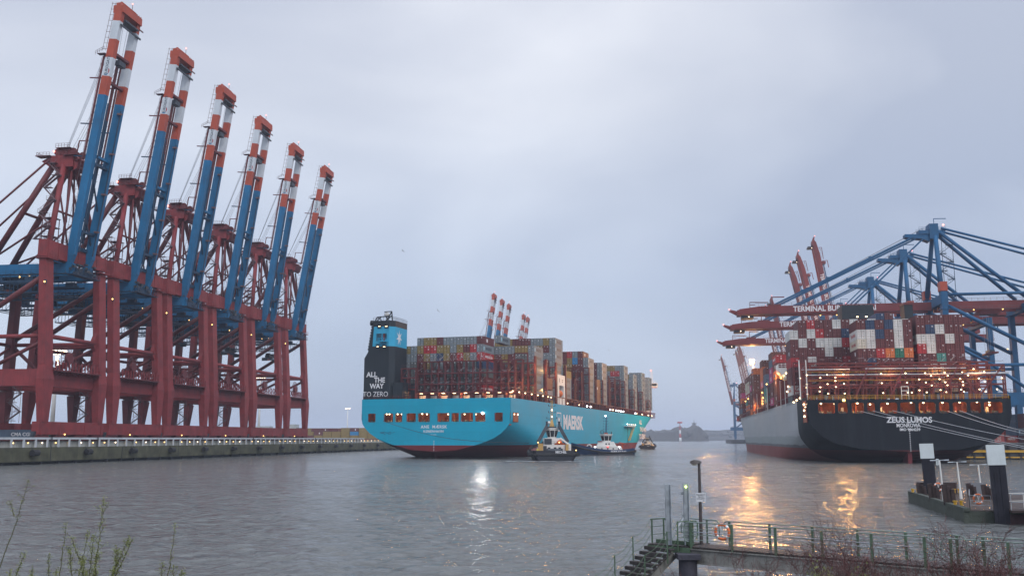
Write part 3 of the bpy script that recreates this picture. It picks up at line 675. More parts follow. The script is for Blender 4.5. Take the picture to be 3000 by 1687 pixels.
s_wht = paint("ship_white", (0.72,0.72,0.70), 0.45, 0.08, 0.4, 0.25, (0.4,0.32,0.25))
d_inn = paint("mooring_deck_paint", (0.34,0.10,0.05), 0.6, 0.35, 0.6, 0.4)
d_win = paint("winch_green_grey", (0.10,0.11,0.10), 0.5, 0.5, 1.5, 0.3)
rodm = paint("lashing_rod", (0.42,0.40,0.42), 0.4, 0.1)
ylw = paint("safety_yellow", (0.60,0.34,0.03), 0.5, 0.15, 1.0, 0.2)
orgb = paint("rescue_orange", (0.72,0.16,0.04), 0.4, 0.1, 1.0, 0.15)
glass = paint("dark_glass", (0.015,0.02,0.025), 0.08, 0.1, 1, 0.0, spec=0.8)
foamm = paint("foam", (0.62,0.66,0.70), 0.6, 0.2, 1.0, 0)
warm = emit("warm_bulb", (1.0, 0.72, 0.42), 6); cool = emit("cool_flood", (0.98, 0.95, 1.0), 14); amb2 = emit("amber_flood", (1.0, 0.52, 0.14), 7)

def interp(tab, z):
    if z <= tab[0][0]: return 0.0 if z < tab[0][0] else tab[0][1]
    for (a, b), (c, d) in zip(tab[:-1], tab[1:]):
        if z <= c: return b + (d-b)*(z-a)/(c-a)
    return tab[-1][1]
def hull_mesh(tab, B, deck, k1, kpow, s_tab, wl, dk, bowtop, mats, counter_shade_s=0):
    """lofted hull. tab = transom half-breadth by height; the section sinks forward by k(s); wl, dk = where
    the waterline and the deck start to narrow and where they end at the stem"""
    zs = [-3,-1.5,0,.8,1.6,2.25,2.7,3.4,4.2,5.0,6.5,8.1,9.8,11.3,13,15,17.5, deck]
    mb = MB(); rings = []
    for s in s_tab:
        k = k1*min(1, (s/62.0))**kpow if s < 62 else k1
        half = []
        for z in zs:
            zz = z + k + (0 if s < 62 else 0); b = interp(tab, zz) if s < 90 else B
            if 62 <= s < 90: b = b + (B-b)*(s-62)/28
            f = max(0, min(1, z/deck)); a0 = wl[0] + (dk[0]-wl[0])*f**1.2; a1 = wl[1] + (dk[1]-wl[1])*f
            if s > a0: q = min(1, (s-a0)/(a1-a0)); b = min(b, B*max(0.0, 1-q**2.1))
            half.append(b)
        zl = list(zs)
        if s > bowtop[0]: zl[-1] = deck + (bowtop[1]-deck)*min(1, (s-bowtop[0])/6)
        if s == 0:      # nothing below the transom's keel point
            zl = [max(z, tab[0][0]) for z in zl]
        rings.append([(-b, s, z) for b, z in zip(half, zl)][::-1] + [(b, s, z) for b, z in zip(half, zl)])
    n = len(rings[0])
    for i, (r0, r1) in enumerate(zip(rings[:-1], rings[1:])):
        for j in range(n - 1):
            mb.mat(mats[0] if not (counter_shade_s and s_tab[i] < counter_shade_s) else mats[1])
            mb.add([r0[j], r0[j+1], r1[j+1], r1[j]], [(0,1,2,3)])
    return mb, rings
def weld(o, smooth=35):
    import bmesh
    bm = bmesh.new(); bm.from_mesh(o.data); bmesh.ops.remove_doubles(bm, verts=bm.verts, dist=.002); bmesh.ops.dissolve_degenerate(bm, edges=bm.edges, dist=.001)
    bmesh.ops.recalc_face_normals(bm, faces=bm.faces)
    for e in bm.edges: e.smooth = not (len(e.link_faces) == 2 and e.calc_face_angle(0) > R(smooth))
    for f in bm.faces: f.smooth = True
    bm.to_mesh(o.data); bm.free()
def plate(mb, tab, top, holes, zh0, zh1, th=0.35, r=.45):
    """transom plate in plane y=0 with a row of openings"""
    zs = [z for z, b in tab if z <= zh0]; 
    prof = [(b, z) for z, b in tab if z <= zh0]; prof.append((interp(tab, zh0), zh0))
    poly = [(x, z) for x, z in prof] + [(-x, z) for x, z in prof[::-1]]
    seen = []; [seen.append(p) for p in poly if p not in seen]
    mb.prism(seen, 'y', 0, th)
    w0 = interp(tab, zh0); w1 = interp(tab, zh1); w2 = interp(tab, top)
    mb.prism([(-w1, zh1), (w1, zh1), (w2, top), (-w2, top)], 'y', 0, th)
    xs = [-w0] + [v for h in holes for v in h] + [w0]
    for i in range(0, len(xs), 2): mb.prism([(xs[i], zh0), (xs[i+1], zh0), (xs[i+1], zh1), (xs[i], zh1)], 'y', 0, th)
    for a, b in holes:
        for cx, sx in ((a, 1), (b, -1)):
            for cz, sz in ((zh0, 1), (zh1, -1)): mb.prism([(cx, cz), (cx+sx*r, cz), (cx+sx*r*.3, cz+sz*r*.3), (cx, cz+sz*r)], 'y', 0.002, th-.002)
def bridge_frame(mb, s, x0, x1, z0, levels, step=2.53, w=.30, depth=1.3, rods=None, seed=1, diag=True):
    rr = random.Random(seed); n = max(1, int(round((x1-x0)/step))); st = (x1-x0)/n
    for sy in (0, depth):
        for i in range(n+1): mb.mat(s_red).cbox((x0+i*st, s+sy, (z0+levels[-1])/2), (w, w, levels[-1]-z0))
        for z in levels: mb.cbox(((x0+x1)/2, s+sy, z), (x1-x0+w, w*.9, w*1.25))
    for z in levels:
        mb.cbox(((x0+x1)/2, s+depth/2, z+.1), (x1-x0, depth-.3, .06))
        if z != levels[-1] or True: mb.beam((x0, s-.1, z+1.05), (x1, s-.1, z+1.05), .07, .07)
    if diag:
        zz = [z0] + list(levels)
        for k in range(len(zz)-1):
            for i in range(0, n, 2):
                if rr.random() < .55: a, b = (i, i+1) if rr.random() < .5 else (i+1, i); mb.beam((x0+a*st, s, zz[k]), (x0+b*st, s, zz[k+1]), .16, .16)
    if rods:
        mb.mat(rodm)
        for z in levels:
            for i in range(n):
                for q in range(2):
                    if rr.random() < rods: a = x0+i*st+rr.uniform(.1,.5); mb.tube((a, s-.25, z+rr.uniform(.2,1.4)), (a+rr.uniform(1.0,2.0), s-.3, z+rr.uniform(.3,2.2)), .05, 4)

# ---- : the light-blue ship under way in mid-channel
A_tab = [(2.25,0),(2.7,8),(4.15,14),(5,16.8),(6.5,20.8),(8.1,23.4),(9.8,25.2),(11.3,26.3),(13,26.7),(30,26.7)]
A_DECK = 19.7
A = thing("container_ship", "huge light blue container ship under way in mid channel, lit openings across its broad stern", "container ship", AN.o, -AN.th)
S_T = [0,3,7,12,18,25,33,42,52,62,76,90,150,200,215,230,245,260,272,284,296,308,318,326,334,342,349,354,357]
mb, rings = hull_mesh(A_tab, 26.7, A_DECK, 11.0, .85, S_T, (205, 338), (292, 357.5), (318, 24.0), [h_blue])
hull = mb.build("hull", None, A); weld(hull)
holes = []
for a, b in ((148,255),(388,520),(557,658),(730,863),(903,1075),(1195,1368),(1410,1512),(1548,1727),(1765,1912),(2060,2175)):
    holes.append((AN.on_s(1050+a*.1941, 1222, 0)[0], AN.on_s(1050+b*.1941, 1222, 0)[0]))
A_z0 = AN.on_s(1270, 1235.5, 0)[1]; A_z1 = AN.on_s(1270, 1209.5, 0)[1]
mb = MB(); plate(mb, A_tab, A_DECK, holes, A_z0, A_z1); tr = mb.build("transom", h_blue, A, fixn=True)
# dark frames round the openings and the mooring deck behind them
mb = MB(); 
for a, b in holes:
    for q in (a, b): mb.cbox((q, -.02, (A_z0+A_z1)/2), (.12, .12, A_z1-A_z0))
mb.build("opening_frame", s_red, tr)
def mooring_deck(par, W, z0, z1, D, seed, lampx, holes, strong=1.0):
    mb = MB(); mb.box(-W, W, .4, D, z0-1.15, z0-.95); mb.box(-W, W, .4, D, z1+.5, z1+.7); mb.box(-W, W, D, D+.2, z0-.95, z1+.5); mb.box(-W-.1, -W, .4, D, z0-.95, z1+.5); mb.box(W, W+.1, .4, D, z0-.95, z1+.5)
    for k in range(9): mb.box(-W+2+k*W*.22, -W+2.4+k*W*.22, D*.55, D*.6, z0-.95, z1+.5)
    mb.build("mooring_deck", d_inn, par)
    rr = random.Random(seed)
    for k, (a, b) in enumerate(holes):
        c = (a+b)/2; mb = MB().mat(d_win); w = (b-a)
        for q in (-.25, .25):
            mb.tube((c+q*w-.5, 2.6, z0-.1), (c+q*w+.5, 2.6, z0-.1), .75, 10); mb.tube((c+q*w-.6, 2.6, z0-.1), (c+q*w-.5, 2.6, z0-.1), .95, 10)
        mb.cbox((c, 3.2, z0-.5), (w*.9, 1.0, .9)); mb.mat(s_wht if k % 3 == 1 else s_red).cbox((c+rr.uniform(-.3,.3)*w, 5.2, z0+.4), (.7, .5, 2.6)); mb.mat(ylw if k % 4 == 2 else d_win).cbox((c-.3*w, 1.6, z0+.1), (.18, .18, 1.4))
        mb.mat(s_red).rail((a, .9, z0-.9), (b, .9, z0-.9), 1.1, 1.2, .04); mb.build("mooring_winch", None, par)
mooring_deck(A, 26.2, A_z0, A_z1, 11, 3, None, holes)
def lamp_part(par, p, mat, r=.22, sz=.8):
    mb = MB(); mb.mat(mat).ball(p, r, 8, 5, sz); mb.mat(galv).cbox((p[0], p[1]+.05, p[2]+r*.95), (r*1.8, r*1.8, r*.35)); return mb.build("deck_lamp", None, par)
lp = []
for px, py in ((1124,1213),(1133,1210),(1141,1213),(1165,1213),(1177,1213),(1237,1211),(1251,1213),(1313,1213),(1361,1213),(1394,1213)):
    x, z = AN.on_s(px, py, .9); lamp_part(A, (x, .9, min(z, A_z1-.25)), warm, .26)
x, z = AN.on_s(1414, 1210, -.4); fl = lamp_part(A, (x, -.4, z), cool, .5); spot("flood_bulb", (x, -1.2, z-.1), (1,.97,.93), 3600, 1.0, A, (0,-1,-.12))
for k, (a, b) in enumerate(holes):
    if k in (1,2,4,5,7,8): point("deck_bulb", ((a+b)/2, 2.2, A_z1+.1), (1,.55,.25), 420, .3, A)
mb = MB(); rr = random.Random(9)
for k in range(16):
    x, z = AN.on_s(1112+rr.random()*44, 1266+rr.random()*7, 0); w = rr.uniform(.4,1.6); mb.box(x, x+w, -.012, -.004, z, z+rr.uniform(.05,.16))
mb.build('scuff_marks', paint('scuff_dark', (.02,.11,.19), .6), tr)
# side opening aft
y0, zb = AN.on_x(1500, 1234, 26.7); y1, zt = AN.on_x(1531, 1208, 26.7)
mb = MB(); mb.mat(s_red).box(26.72, 26.80, 2.5, 8.6, A_z0-.1, A_z1+.1); mb.mat(d_inn).box(26.81, 26.83, 2.8, 8.3, A_z0+.1, A_z1-.1); mb.mat(warm).ball((26.85, 3.6, A_z1-.5), .22); mb.ball((26.85, 7.6, A_z1-.5), .28); mb.build("side_opening", None, A)
# deck, coaming and hatch covers
mb = MB(); mb.box(-26.3, 26.3, .4, 318, A_DECK-.3, A_DECK-.2); mb.box(-20, 20, 318, 340, A_DECK-.3, A_DECK-.2)
mb.build("main_deck", s_red, A)
mb = MB()
for k in range(20):
    if k != 3: mb.box(-24, 24, 18.4+k*14.9, 30.4+k*14.9 if k < 19 else 316, 21.4, 22.3)
mb.build("hatch_cover", s_red, A)
mb = MB(); mb.rail((-26.4,.3,A_DECK),(26.4,.3,A_DECK),1.1,2.2,.05); mb.build("stern_rail", s_red, A)
mb = MB()
for k in range(62): mb.box(26.1, 26.5, 4+k*5.1, 4.4+k*5.1, A_DECK, 22.4)
mb.box(26.0, 26.5, 4, 318, 22.3, 22.6); mb.build("coaming_stanchions", s_red, A)
# draught marks and lettering
mb = MB(); mb.mat(letw)
for z in [2.5+.5*k for k in range(7)]: mb.box(-.12, .12, -.03, -.004, z, z+.22)
mb.build("draught_marks", None, tr); mb = MB(); mb.mat(letw)
x, z = AN.on_s(1271, 1250, 0); put_text(mb, "ANE  MÆRSK", 1.42, (x, -.02, z), (1,0,0), (0,0,1), bold=.035, spacing=1.15)
mb.build("name_lettering", None, tr); mb = MB(); mb.mat(letw)
x, z = AN.on_s(1270, 1263.3, 0); put_text(mb, "KØBENHAVN", 1.12, (x, -.02, z), (1,0,0), (0,0,1), bold=.02, spacing=1.1)
mb.build("port_lettering", None, tr); mb = MB(); mb.mat(letw)
x, z = AN.on_s(1270, 1273, 0); put_text(mb, "IMO 9948748", .38, (x, -.02, z), (1,0,0), (0,0,1))
mb.build("number_lettering", None, tr)
def star(mb, O, X, Yv, r, n=7, rot=90, thick=0.0, fr=.42, squash=1.0):
    O = Vector(O); X = Vector(X); Yv = Vector(Yv); pts = []
    for k in range(2*n):
        rr = r if k % 2 == 0 else r*fr; a = R(rot + 180*k/n); pts.append(O + X*(rr*math.cos(a)*squash) + Yv*(rr*math.sin(a)))
    mb.add([tuple(O)] + [tuple(p) for p in pts], [(0, 1+k, 1+(k+1) % (2*n)) for k in range(2*n)])
mb = MB(); mb.mat(letw)
ya, za = AN.on_x(1649, 1240, 26.72); yb, zb = AN.on_x(1708, 1240, 26.72)
put_text(mb, "MAERSK", 7.4, (26.74, (ya+yb)/2, (AN.on_x(1649,1219,26.72)[1]+AN.on_x(1649,1256,26.72)[1])/2), (0,1,0), (0,0,1), bold=.36, xs=(yb-ya)/28.2)
yc, z1_ = AN.on_x(1631, 1207, 26.72); yd, z0_ = AN.on_x(1644.5, 1263, 26.72)
for q0, q1, r0, r1 in ((yc, yd, z1_-.45, z1_), (yc, yd, z0_, z0_+.45), (yc, yc+.6, z0_, z1_), (yd-.6, yd, z0_, z1_)): mb.box(26.725, 26.745, q0, q1, r0, r1)
star(mb, (26.745, (yc+yd)/2, (z0_+z1_)/2), (0,1,0), (0,0,1), (z1_-z0_)*.43, squash=.8)
for w_, px, py in (("ALL", 1872, 1229), ("THE WAY", 1882, 1250), ("TO ZERO", 1880, 1272)):
    yy, zz = AN.on_x(px, py, 26.4); 
    if yy < 285: pass
mb.build("side_lettering", None, hull); mb = MB(); mb.mat(letw)
for w_, s_, z_ in (("ALL", 257, 15.8), ("THE WAY", 266, 11.6), ("TO ZERO", 262, 7.6)): put_text(mb, w_, 3.6, (26.78, s_, z_), (0,1,0), (0,0,1), bold=.08, xs=1.5)
mb.build("slogan_lettering", None, hull)
# funnel casing on the port quarter
def FX(px, py, s): return AN.on_s(px, py, s)
xL = -26.5; xR = FX(1152, 1100, 1)[0]
z_k = FX(1062.6, 1050.7, 1)[1]; z_k2 = FX(1080, 1031, 1)[1]; xk2 = FX(1080, 1031, 1)[0]; xt, zt = FX(1094.4, 943, 1); z_b1 = FX(1120, 957, 1)[1]; z_b0 = FX(1130, 1014, 1)[1]
z_top = FX(1152, 938, 1)[1]; ax = .5
cs = MB(); cs.mat(h_navy)
def seg(xa0, xa1, z0, z1, mat, s0=.6, s1=12.2, ch=1.6): 
    cs.mat(mat); lo = [(xa0, s0, z0), (xR-ch, s0, z0), (xR, s0+ch, z0), (xR, s1, z0), (xa0, s1, z0)]; hi = [(xa1, s0, z1), (xR-ch, s0, z1), (xR, s0+ch, z1), (xR, s1, z1), (xa1, s1, z1)]; cs.loft([lo, hi])
seg(xL, xL, A_DECK-.3, z_k, h_navy); seg(xL, xk2, z_k, z_k2, h_navy)
def xedge(z): return xk2 + (xt-xk2)*(z-z_k2)/(zt-z_k2)
c_cyan = paint("casing_blue", (0.03,0.36,0.58), 0.4, 0.08, 0.2, 0.1)
seg(xk2, xedge(z_b0), z_k2, z_b0, h_navy); seg(xedge(z_b0)+1.3, xedge(z_b1)+.7, z_b0, z_b1, c_cyan); 
seg(xedge(z_b1), xedge(z_top), z_b1, z_top, h_navy)
cs.mat(h_navy).loft([[(xedge(z_b0), .7, z_b0), (xedge(z_b0)+1.35, .7, z_b0), (xedge(z_b0)+1.35, 12.1, z_b0), (xedge(z_b0), 12.1, z_b0)], [(xedge(z_b1), .7, z_b1), (xedge(z_b1)+.75, .7, z_b1), (xedge(z_b1)+.75, 12.1, z_b1), (xedge(z_b1), 12.1, z_b1)]])
cs.mat(h_navy).box(xR+.01, xR+3.6, .8, 12.6, A_DECK-.3, 25.4)
casing = cs.build("funnel_casing", None, A, fixn=True)
mb = MB(); mb.mat(h_navy)
for k in range(9):
    z = z_k2 + 1 + k*(z_b1 - z_k2)/9; mb.tube((xedge(z)-.35, 1.4, z), (xedge(z)-.35, 9, z), .45, 8)
mb.tube((xedge(z_top)-.3, 3.2, z_b1-.6), (xedge(z_top)-.3, 3.2, z_top-.6), 1.0, 12); mb.tube((xedge(z_top)-.3, 3.2, z_top-.6), (xedge(z_top)-1.6, 2.0, z_top-.5), .95, 12); mb.build("exhaust_stack", None, casing)
mb = MB()
for px0, px1, py0, py1, lit in ((1106,1118,948,962,1),(1126,1139,948,962,1),(1103,1118,975,998,0),(1121,1133,975,992,0),(1101,1112,1006,1023,1),(1120,1133,1008,1022,1)):
    xa, zb_ = FX(px0, py1, .55); xb, za_ = FX(px1, py0, .55)
    n = 6
    for k in range(n): mb.mat(h_navy).box(xa, xb, .42, .58, zb_+(za_-zb_)*k/n, zb_+(za_-zb_)*(k+.45)/n)
    if lit: mb.mat(warm).box(xa+.3, xa+.3+(xb-xa)*.5, .50, .56, zb_+(za_-zb_)*.42, zb_+(za_-zb_)*.54)
xa, za_ = FX(1113, 1001, .5); xb = FX(1136, 1001, .5)[0]
mb.mat(c_cyan).box(xa, xb, -1.6, .55, za_-.2, za_+.1); mb.rail((xa,-1.6,za_),(xb,-1.6,za_),1.1,.7,.05); mb.rail((xa,-1.6,za_),(xa,.5,za_),1.1,.7,.05); mb.mat(s_red).cbox((xb-1.2,0,za_+1.4),(.5,.4,2.6)); mb.build("louvre", None, casing)
mb = MB(); mb.mat(h_navy)
zt2 = z_top; mb.rail((xedge(zt2),.7,zt2),(xR,.7,zt2),1.2,1.0,.05); mb.rail((xR,.7,zt2),(xR,12,zt2),1.2,1.0,.05)
for a, b in (((-23.0,3,0),(-22,3,1.6)),((-22,3,1.6),(-17.6,3,1.8)),((-22.5,3,0),(-20.5,3,1.7)),((-20,3,0),(-22,3,1.6)),((-18.5,3,0),(-16.6,3,3.4)),((-16.6,3,3.4),(-19.4,3,3.3)),((-16.2,3,0),(-16.6,3,3.4)),((-19,3,1.8),(-17.2,3,0)),((-16.6,3,1.9),(-19,3,0))):
    mb.beam((a[0]-1,a[1],zt2+a[2]), (b[0]-1,b[1],zt2+b[2]), .3, .3)
mb.mat(s_wht).ball((-19.9, 4, zt2+2.5), .95, 10, 7); mb.tube((-19.9,4,zt2),(-19.9,4,zt2+1.6),.25,6); mb.build("radar_frame", None, casing)
mb = MB(); mb.mat(letw)
for w_, cx_, cy_, wpx, thin in (("ALL", 1089.4, 1097.6, 32.5, .07), ("THE", 1112, 1113.6, 32, .07), ("WAY", 1103.6, 1131.2, 41.5, .07), ("TO ZERO", 1100.2, 1155, 72.5, 0)):
    x, z = FX(cx_, cy_, .59); vs, fs = text_mesh(w_, 2.35 if thin else 2.45, bold=thin)
    wd = max(v[0] for v in vs) - min(v[0] for v in vs); x0, _ = FX(cx_-wpx/2, cy_, .59); x1, _ = FX(cx_+wpx/2, cy_, .59)
    k = (x1-x0)/wd; mb.add([(x + a*k, .585, z + b) for a, b in vs], fs)
mb.build("slogan_lettering", None, casing)
mb = MB(); mb.mat(letw); yy, zz = AN.on_x(1169.8, 990, xR+.02); star(mb, (xR+.03, yy, zz), (0,1,0), (0,0,1), 2.9, squash=.85, fr=.36); mb.build("star_emblem", None, casing)
# lashing bridges
xs = 26.2
def lb(s, x0, x1, lv, rods=.35, sd=0, step=2.53):
    m_ = MB(); bridge_frame(m_, s, x0, x1, A_DECK, lv, step, .30, 1.3, rods, sd+int(s)); return m_.build("lashing_bridge", None, A)
lb(15.6, xR+3.0, xs, (22.6, 25.4, 29.2, 33.4), .7, 1); lb(6.0, xR+.8, xR+6.2, (23.2, 27.2, 30.4), 0, 2, 2.7)
mb = MB()
for k in range(10):
    a_ = -13.2+2.53*k
    for z_, q in ((33.7,1),(33.7,-1)): mb.mat(rodm).tube((a_+(.1 if q > 0 else 2.3), 18.2, z_), (a_+(2.3 if q > 0 else .1), 18.2, z_+2.75), .045, 4)
    if k % 2: mb.tube((a_+.1,18.15,36.5),(a_+.6,18.15,33.6),.045,4)
mb.build("lashing_rods", None, A)
lb(31.0, 9.5, xs, (25.4, 29.2, 33.4), .5); lb(46.2, -4, xs, (25.4, 29.4, 33.6), .4)
for s_, l_ in ((60.9,(26,30,34)),(76.2,(26,31)),(92.5,(26,31)),(106,(26,31,35)),(121.0,(26,31,35,38)),(136.2,(26,30,34)),(151.2,(26,30,34)),(166.5,(26,30,34,37)),(181.5,(26,30,34,37)),(196.5,(26,30,34,37)),(210.4,(26,30,34,37)),(239.4,(26,30,34)),(269.4,(26,30,34)),(296.8,(26,30))):
    lb(s_, 8 if s_ > 60 else 0, xs, l_, .25)
for s_ in (31.3, 46.4, 61.1, 76.4): 
    mb = MB(); mb.cbox((26.2, s_+.6, 27.8), (.75, 1.4, 16.2)); mb.build("lashing_tower", s_red, A)
mb = MB(); mb.cbox((21, 31.0, 37), (5, .4, .4))
for q in (18.6, 23.6): mb.cbox((q, 31.0, 30), (.4,.4,14.4))
mb.build("gantry_post", s_red, A)
for px, py in ((1280,1150),(1345,1150),(1372,1152),(1415,1152),(1455,1150)):
    pass
# lit work areas on the poop and along the side passage
for k in range(9):
    x_ = -9.5 + k*4.1; mb = MB(); mb.mat(s_red).box(x_-1.3, x_+1.3, 9, 12.6, A_DECK+2.3, A_DECK+2.6); mb.box(x_-1.3, x_-1.1, 9, 12.6, A_DECK, A_DECK+2.3); mb.mat(s_wht).cbox((x_, 12.8, A_DECK+.9), (2.2,.3,1.3)); mb.mat(warm).cbox((x_+.3, 10.6, A_DECK+2.2), (1.1,.3,.12)); mb.build("deck_shelter", None, A)
    if k % 2 == 0: point("deck_bulb", (x_+.3, 10.6, A_DECK+2.0), (1,.5,.18), 260, .2, A)
sidel = [1502,1521,1539,1558,1576,1591,1606,1615,1663,1697,1720,1731,1788,1796,1805,1812,1819,1826,1861,1865,1881,1899,1909]
for i, px in enumerate(sidel):
    s_, _ = AN.on_x(px, 1200, 26.6); s_ = min(s_, 312); lamp_part(A, (26.6, s_, A_DECK+(2.2 if px < 1620 else .9)), cool if px in (1720,1731,1788,1805,1812,1819,1826,1861) else warm, .34 if px > 1700 else .24)
for s_ in (29.5, 44.6, 59.4): point("post_bulb", (26.9, s_, 31.5), (1,.5,.14), 420, .3, A)
for s_ in (12, 26, 44, 70): point("side_bulb", (25.4, s_, A_DECK+4.5), (1,.5,.15), 900, .3, A)
# lifeboat recess amidships, white house with windows
mb = MB(); mb.mat(s_wht).box(24.6, 26.4, 63.7, 75.6, 27.2, 31.4); mb.box(24.6, 26.4, 63.7, 66.0, A_DECK, 27.2); mb.box(24.6, 26.4, 73.6, 75.6, A_DECK, 27.2); mb.box(24.6, 26.4, 66.0, 73.6, A_DECK, 22.4); mb.box(22.4, 24.6, 63.7, 75.6, A_DECK, 31.4)
mb.mat(letd).box(26.41, 26.43, 66.3, 67.0, 28.4, 30.0); mb.box(26.41,26.43,70.4,72.2,28.6,28.9); mb.box(26.41,26.43,70.4,72.2,29.3,29.6); mb.build("boat_recess", None, A)
mb = MB(); mb.ball((25.6, 69.4, 24.0), 1.45, 12, 8, 1.0); lbm = mb.build("lifeboat", orgb, A, True)
mb = MB(); mb.mat(s_red).box(14, 25.8, 49.5, 58, 24.8, 29.2); mb.mat(glass)
for q in range(4): mb.box(16+q*2.3, 17+q*2.3, 49.42, 49.5, 27, 28.2)
mb.mat(warm).box(19.2,19.5,49.38,49.44,27,28.2); mb.box(23.8,24.1,49.38,49.44,27,28.2); mb.mat(paint('awning_grey',(.25,.24,.26),.6)).box(14,25.8,49.5,58,A_DECK+1.2,24.5); mb.mat(h_navy).beam((18.5,49,21),(24.8,49,28.5),.35,.35); mb.build("deck_house", None, A)
# forward bridge and foremast
mb = MB(); mb.mat(s_wht).box(-22, 22, 317.5, 326, A_DECK, 42.0); mb.box(22, 27.6, 317.5, 323, 39.2, 42.2); mb.mat(glass).box(23.5, 27.7, 317.4, 317.5, 40.4, 41.6); mb.mat(orgb).box(22, 27.7, 317.3, 317.5, 38.9, 39.3); mb.mat(s_wht).cbox((23.2,319,30),(.7,.7,20)); mb.build("bridge_house", None, A)
mb = MB()
for q in (0,1.2): mb.tube((23.5+q,320,42),(23.9+q*.5,320,50.5),.16,4)
for k in range(7): mb.beam((23.5,320,43+k*1.1),(24.6,320,43.6+k*1.1),.1)
mb.cbox((25.8,320,43.2),(3.6,.3,.3)); mb.build("signal_mast", s_wht, A)
mb = MB(); mb.ball((23.8,319.6,50.4),.45); mb.build("mast_light", beac, A)
# pilot ladder and its lit platform on the starboard side
ya, z_a = AN.on_x(1833, 1240, 27.6); yb, z_b = AN.on_x(1857, 1250, 27.6); yc, z_c = AN.on_x(1843, 1290, 27.6)
mb = MB(); mb.mat(s_wht).box(26.5, 28.6, ya, yb, z_b, z_b+.3); mb.rail((28.6, ya, z_b), (28.6, yb, z_b), 1.3, 2, .08); mb.build("boarding_platform", None, A)
mb = MB(); mb.mat(ylw)
for q in (27.2, 28.0): mb.beam((q, yb, z_b), (q, yc, z_c), .18, .3)
for k in range(14): f = k/13; mb.beam((27.2, yb+(yc-yb)*f, z_b+(z_c-z_b)*f), (28.0, yb+(yc-yb)*f, z_b+(z_c-z_b)*f), .14, .14)
yp, _ = AN.on_x(1839, 1250, 28); mb.mat(c_dark).tube((28, yp, z_b), (28, yp, 1.5), .14, 5); mb.build("boarding_ladder", None, A)
for k in range(5): lamp_part(A, (28.5, ya+(yb-ya)*k/4, z_b+1.2), cool if k % 2 == 0 else warm, .2)

# ---- the black and grey ship at the right-hand quay
Z_tab = [(3.1,0),(3.7,12),(5.1,18.8),(7.2,22.3),(9.8,24.7),(12.4,25.5),(30,25.6)]
Z_DECK = 16.7
Z = thing("container_ship", "moored container ship with black stern, grey side and lit decks, loaded with mostly maroon containers", "container ship", ZE.o, -ZE.th)
S_Z = [0,4,9,15,22,30,40,50,62,76,90,150,200,225,245,262,276,288,300,312,324,334,342,350,356]
mb, rings = hull_mesh(Z_tab, 25.6, Z_DECK, 9.5, .85, S_Z, (225, 340), (272, 357), (325, 21), [h_gray, h_black_shade], 16)  # black on the aft side plating is painted shade under the counter
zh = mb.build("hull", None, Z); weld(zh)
zholes = []
for a, b in ((2397,2446),(2455,2483),(2495,2531),(2541,2564),(2579,2629),(2638,2682),(2692,2741),(2751,2782),(2792,2833),(2843,2875),(2884,2938)):
    zholes.append((ZE.on_s(a, 1195, 0)[0], ZE.on_s(b, 1195, 0)[0]))
Z_z0 = ZE.on_s(2672, 1210, 0)[1]; Z_z1 = ZE.on_s(2672, 1178, 0)[1]
mb = MB(); plate(mb, Z_tab, Z_DECK, zholes, Z_z0, Z_z1); ztr = mb.build("transom", h_black_shade, Z, fixn=True)
mooring_deck(Z, 25.0, Z_z0, Z_z1, 13, 8, None, zholes)
for k, (a, b) in enumerate(zholes):
    if k % 2 == 0: point("deck_bulb", ((a+b)/2, 3, Z_z1+.1), (1,.5,.18), 700, .3, Z)
for px, py in ((2405,1182),(2445,1182),(2512,1181),(2549,1184),(2600,1182),(2669,1179),(2705,1179),(2761,1179),(2811,1178),(2862,1177),(2898,1177),(2899,1186)):
    x, z = ZE.on_s(px, py, 1.2); lamp_part(Z, (x, 1.2, z), warm, .26)
mb = MB(); mb.box(-25.3, 25.3, .4, 325, Z_DECK-.3, Z_DECK-.2); mb.build("main_deck", s_red, Z)
mb = MB(); mb.rail((-25.2,.3,Z_DECK),(25.2,.3,Z_DECK),1.15,1.6,.05,2); mb.build("stern_rail", ylw, Z)
mb = MB()
for k in range(52): mb.box(-25.5, -25.1, 8+k*6, 8.5+k*6, Z_DECK, Z_DECK+2.6)
mb.box(-25.5,-25.0,4,320,Z_DECK+2.4,Z_DECK+2.75); mb.build("coaming_stanchions", s_red, Z)
mb = MB(); mb.mat(d_inn).box(-25.72,-25.66,.6,7.5,10.8,16.6); mb.mat(s_red).box(-25.8,-25.6,.3,.6,10.6,27); mb.box(-25.8,-25.6,7.5,7.8,10.6,16.7); mb.rail((-25.8,.6,13.4),(-25.8,7.5,13.4),1.1,1.5,.05)
for z in (15.6, 14.0, 12.4): mb.mat(warm).ball((-25.9, 3.5, z), .28)
mb.build("quarter_opening", None, Z)
mb = MB(); mb.mat(letw)
for txt, px, py, sz, wpx, bo in (("ZEUS LUMOS", 2664, 1230, 2.05, 134, .06), ("MONROVIA", 2661, 1246, 1.35, 70, .03), ("IMO 9864239", 2666, 1258, .95, 60, .03)):
    x, z = ZE.on_s(px, py, 0); vs, fs = text_mesh(txt, sz, bold=bo); wd = max(v[0] for v in vs)-min(v[0] for v in vs)
    k = (ZE.on_s(px+wpx/2, py, 0)[0]-ZE.on_s(px-wpx/2, py, 0)[0])/wd; mb.add([(x+a*k, -.02, z+b) for a, b in vs], fs); mb.build("name_lettering", None, ztr); mb = MB(); mb.mat(letw)
mb = MB(); mb.mat(letw)
for k in range(12): mb.box(.0, .25, -.03, -.005, 3.2+.5*k, 3.42+.5*k)
mb.build("draught_marks", None, ztr)
x_, z_ = ZE.on_s(2472, 1172, -.4); lamp_part(Z, (x_, -.4, z_), amb2, .42); spot("flood_bulb", (x_, -1.0, z_), (1,.46,.12), 4600, .8, Z, (0,-1,-.35), 140)
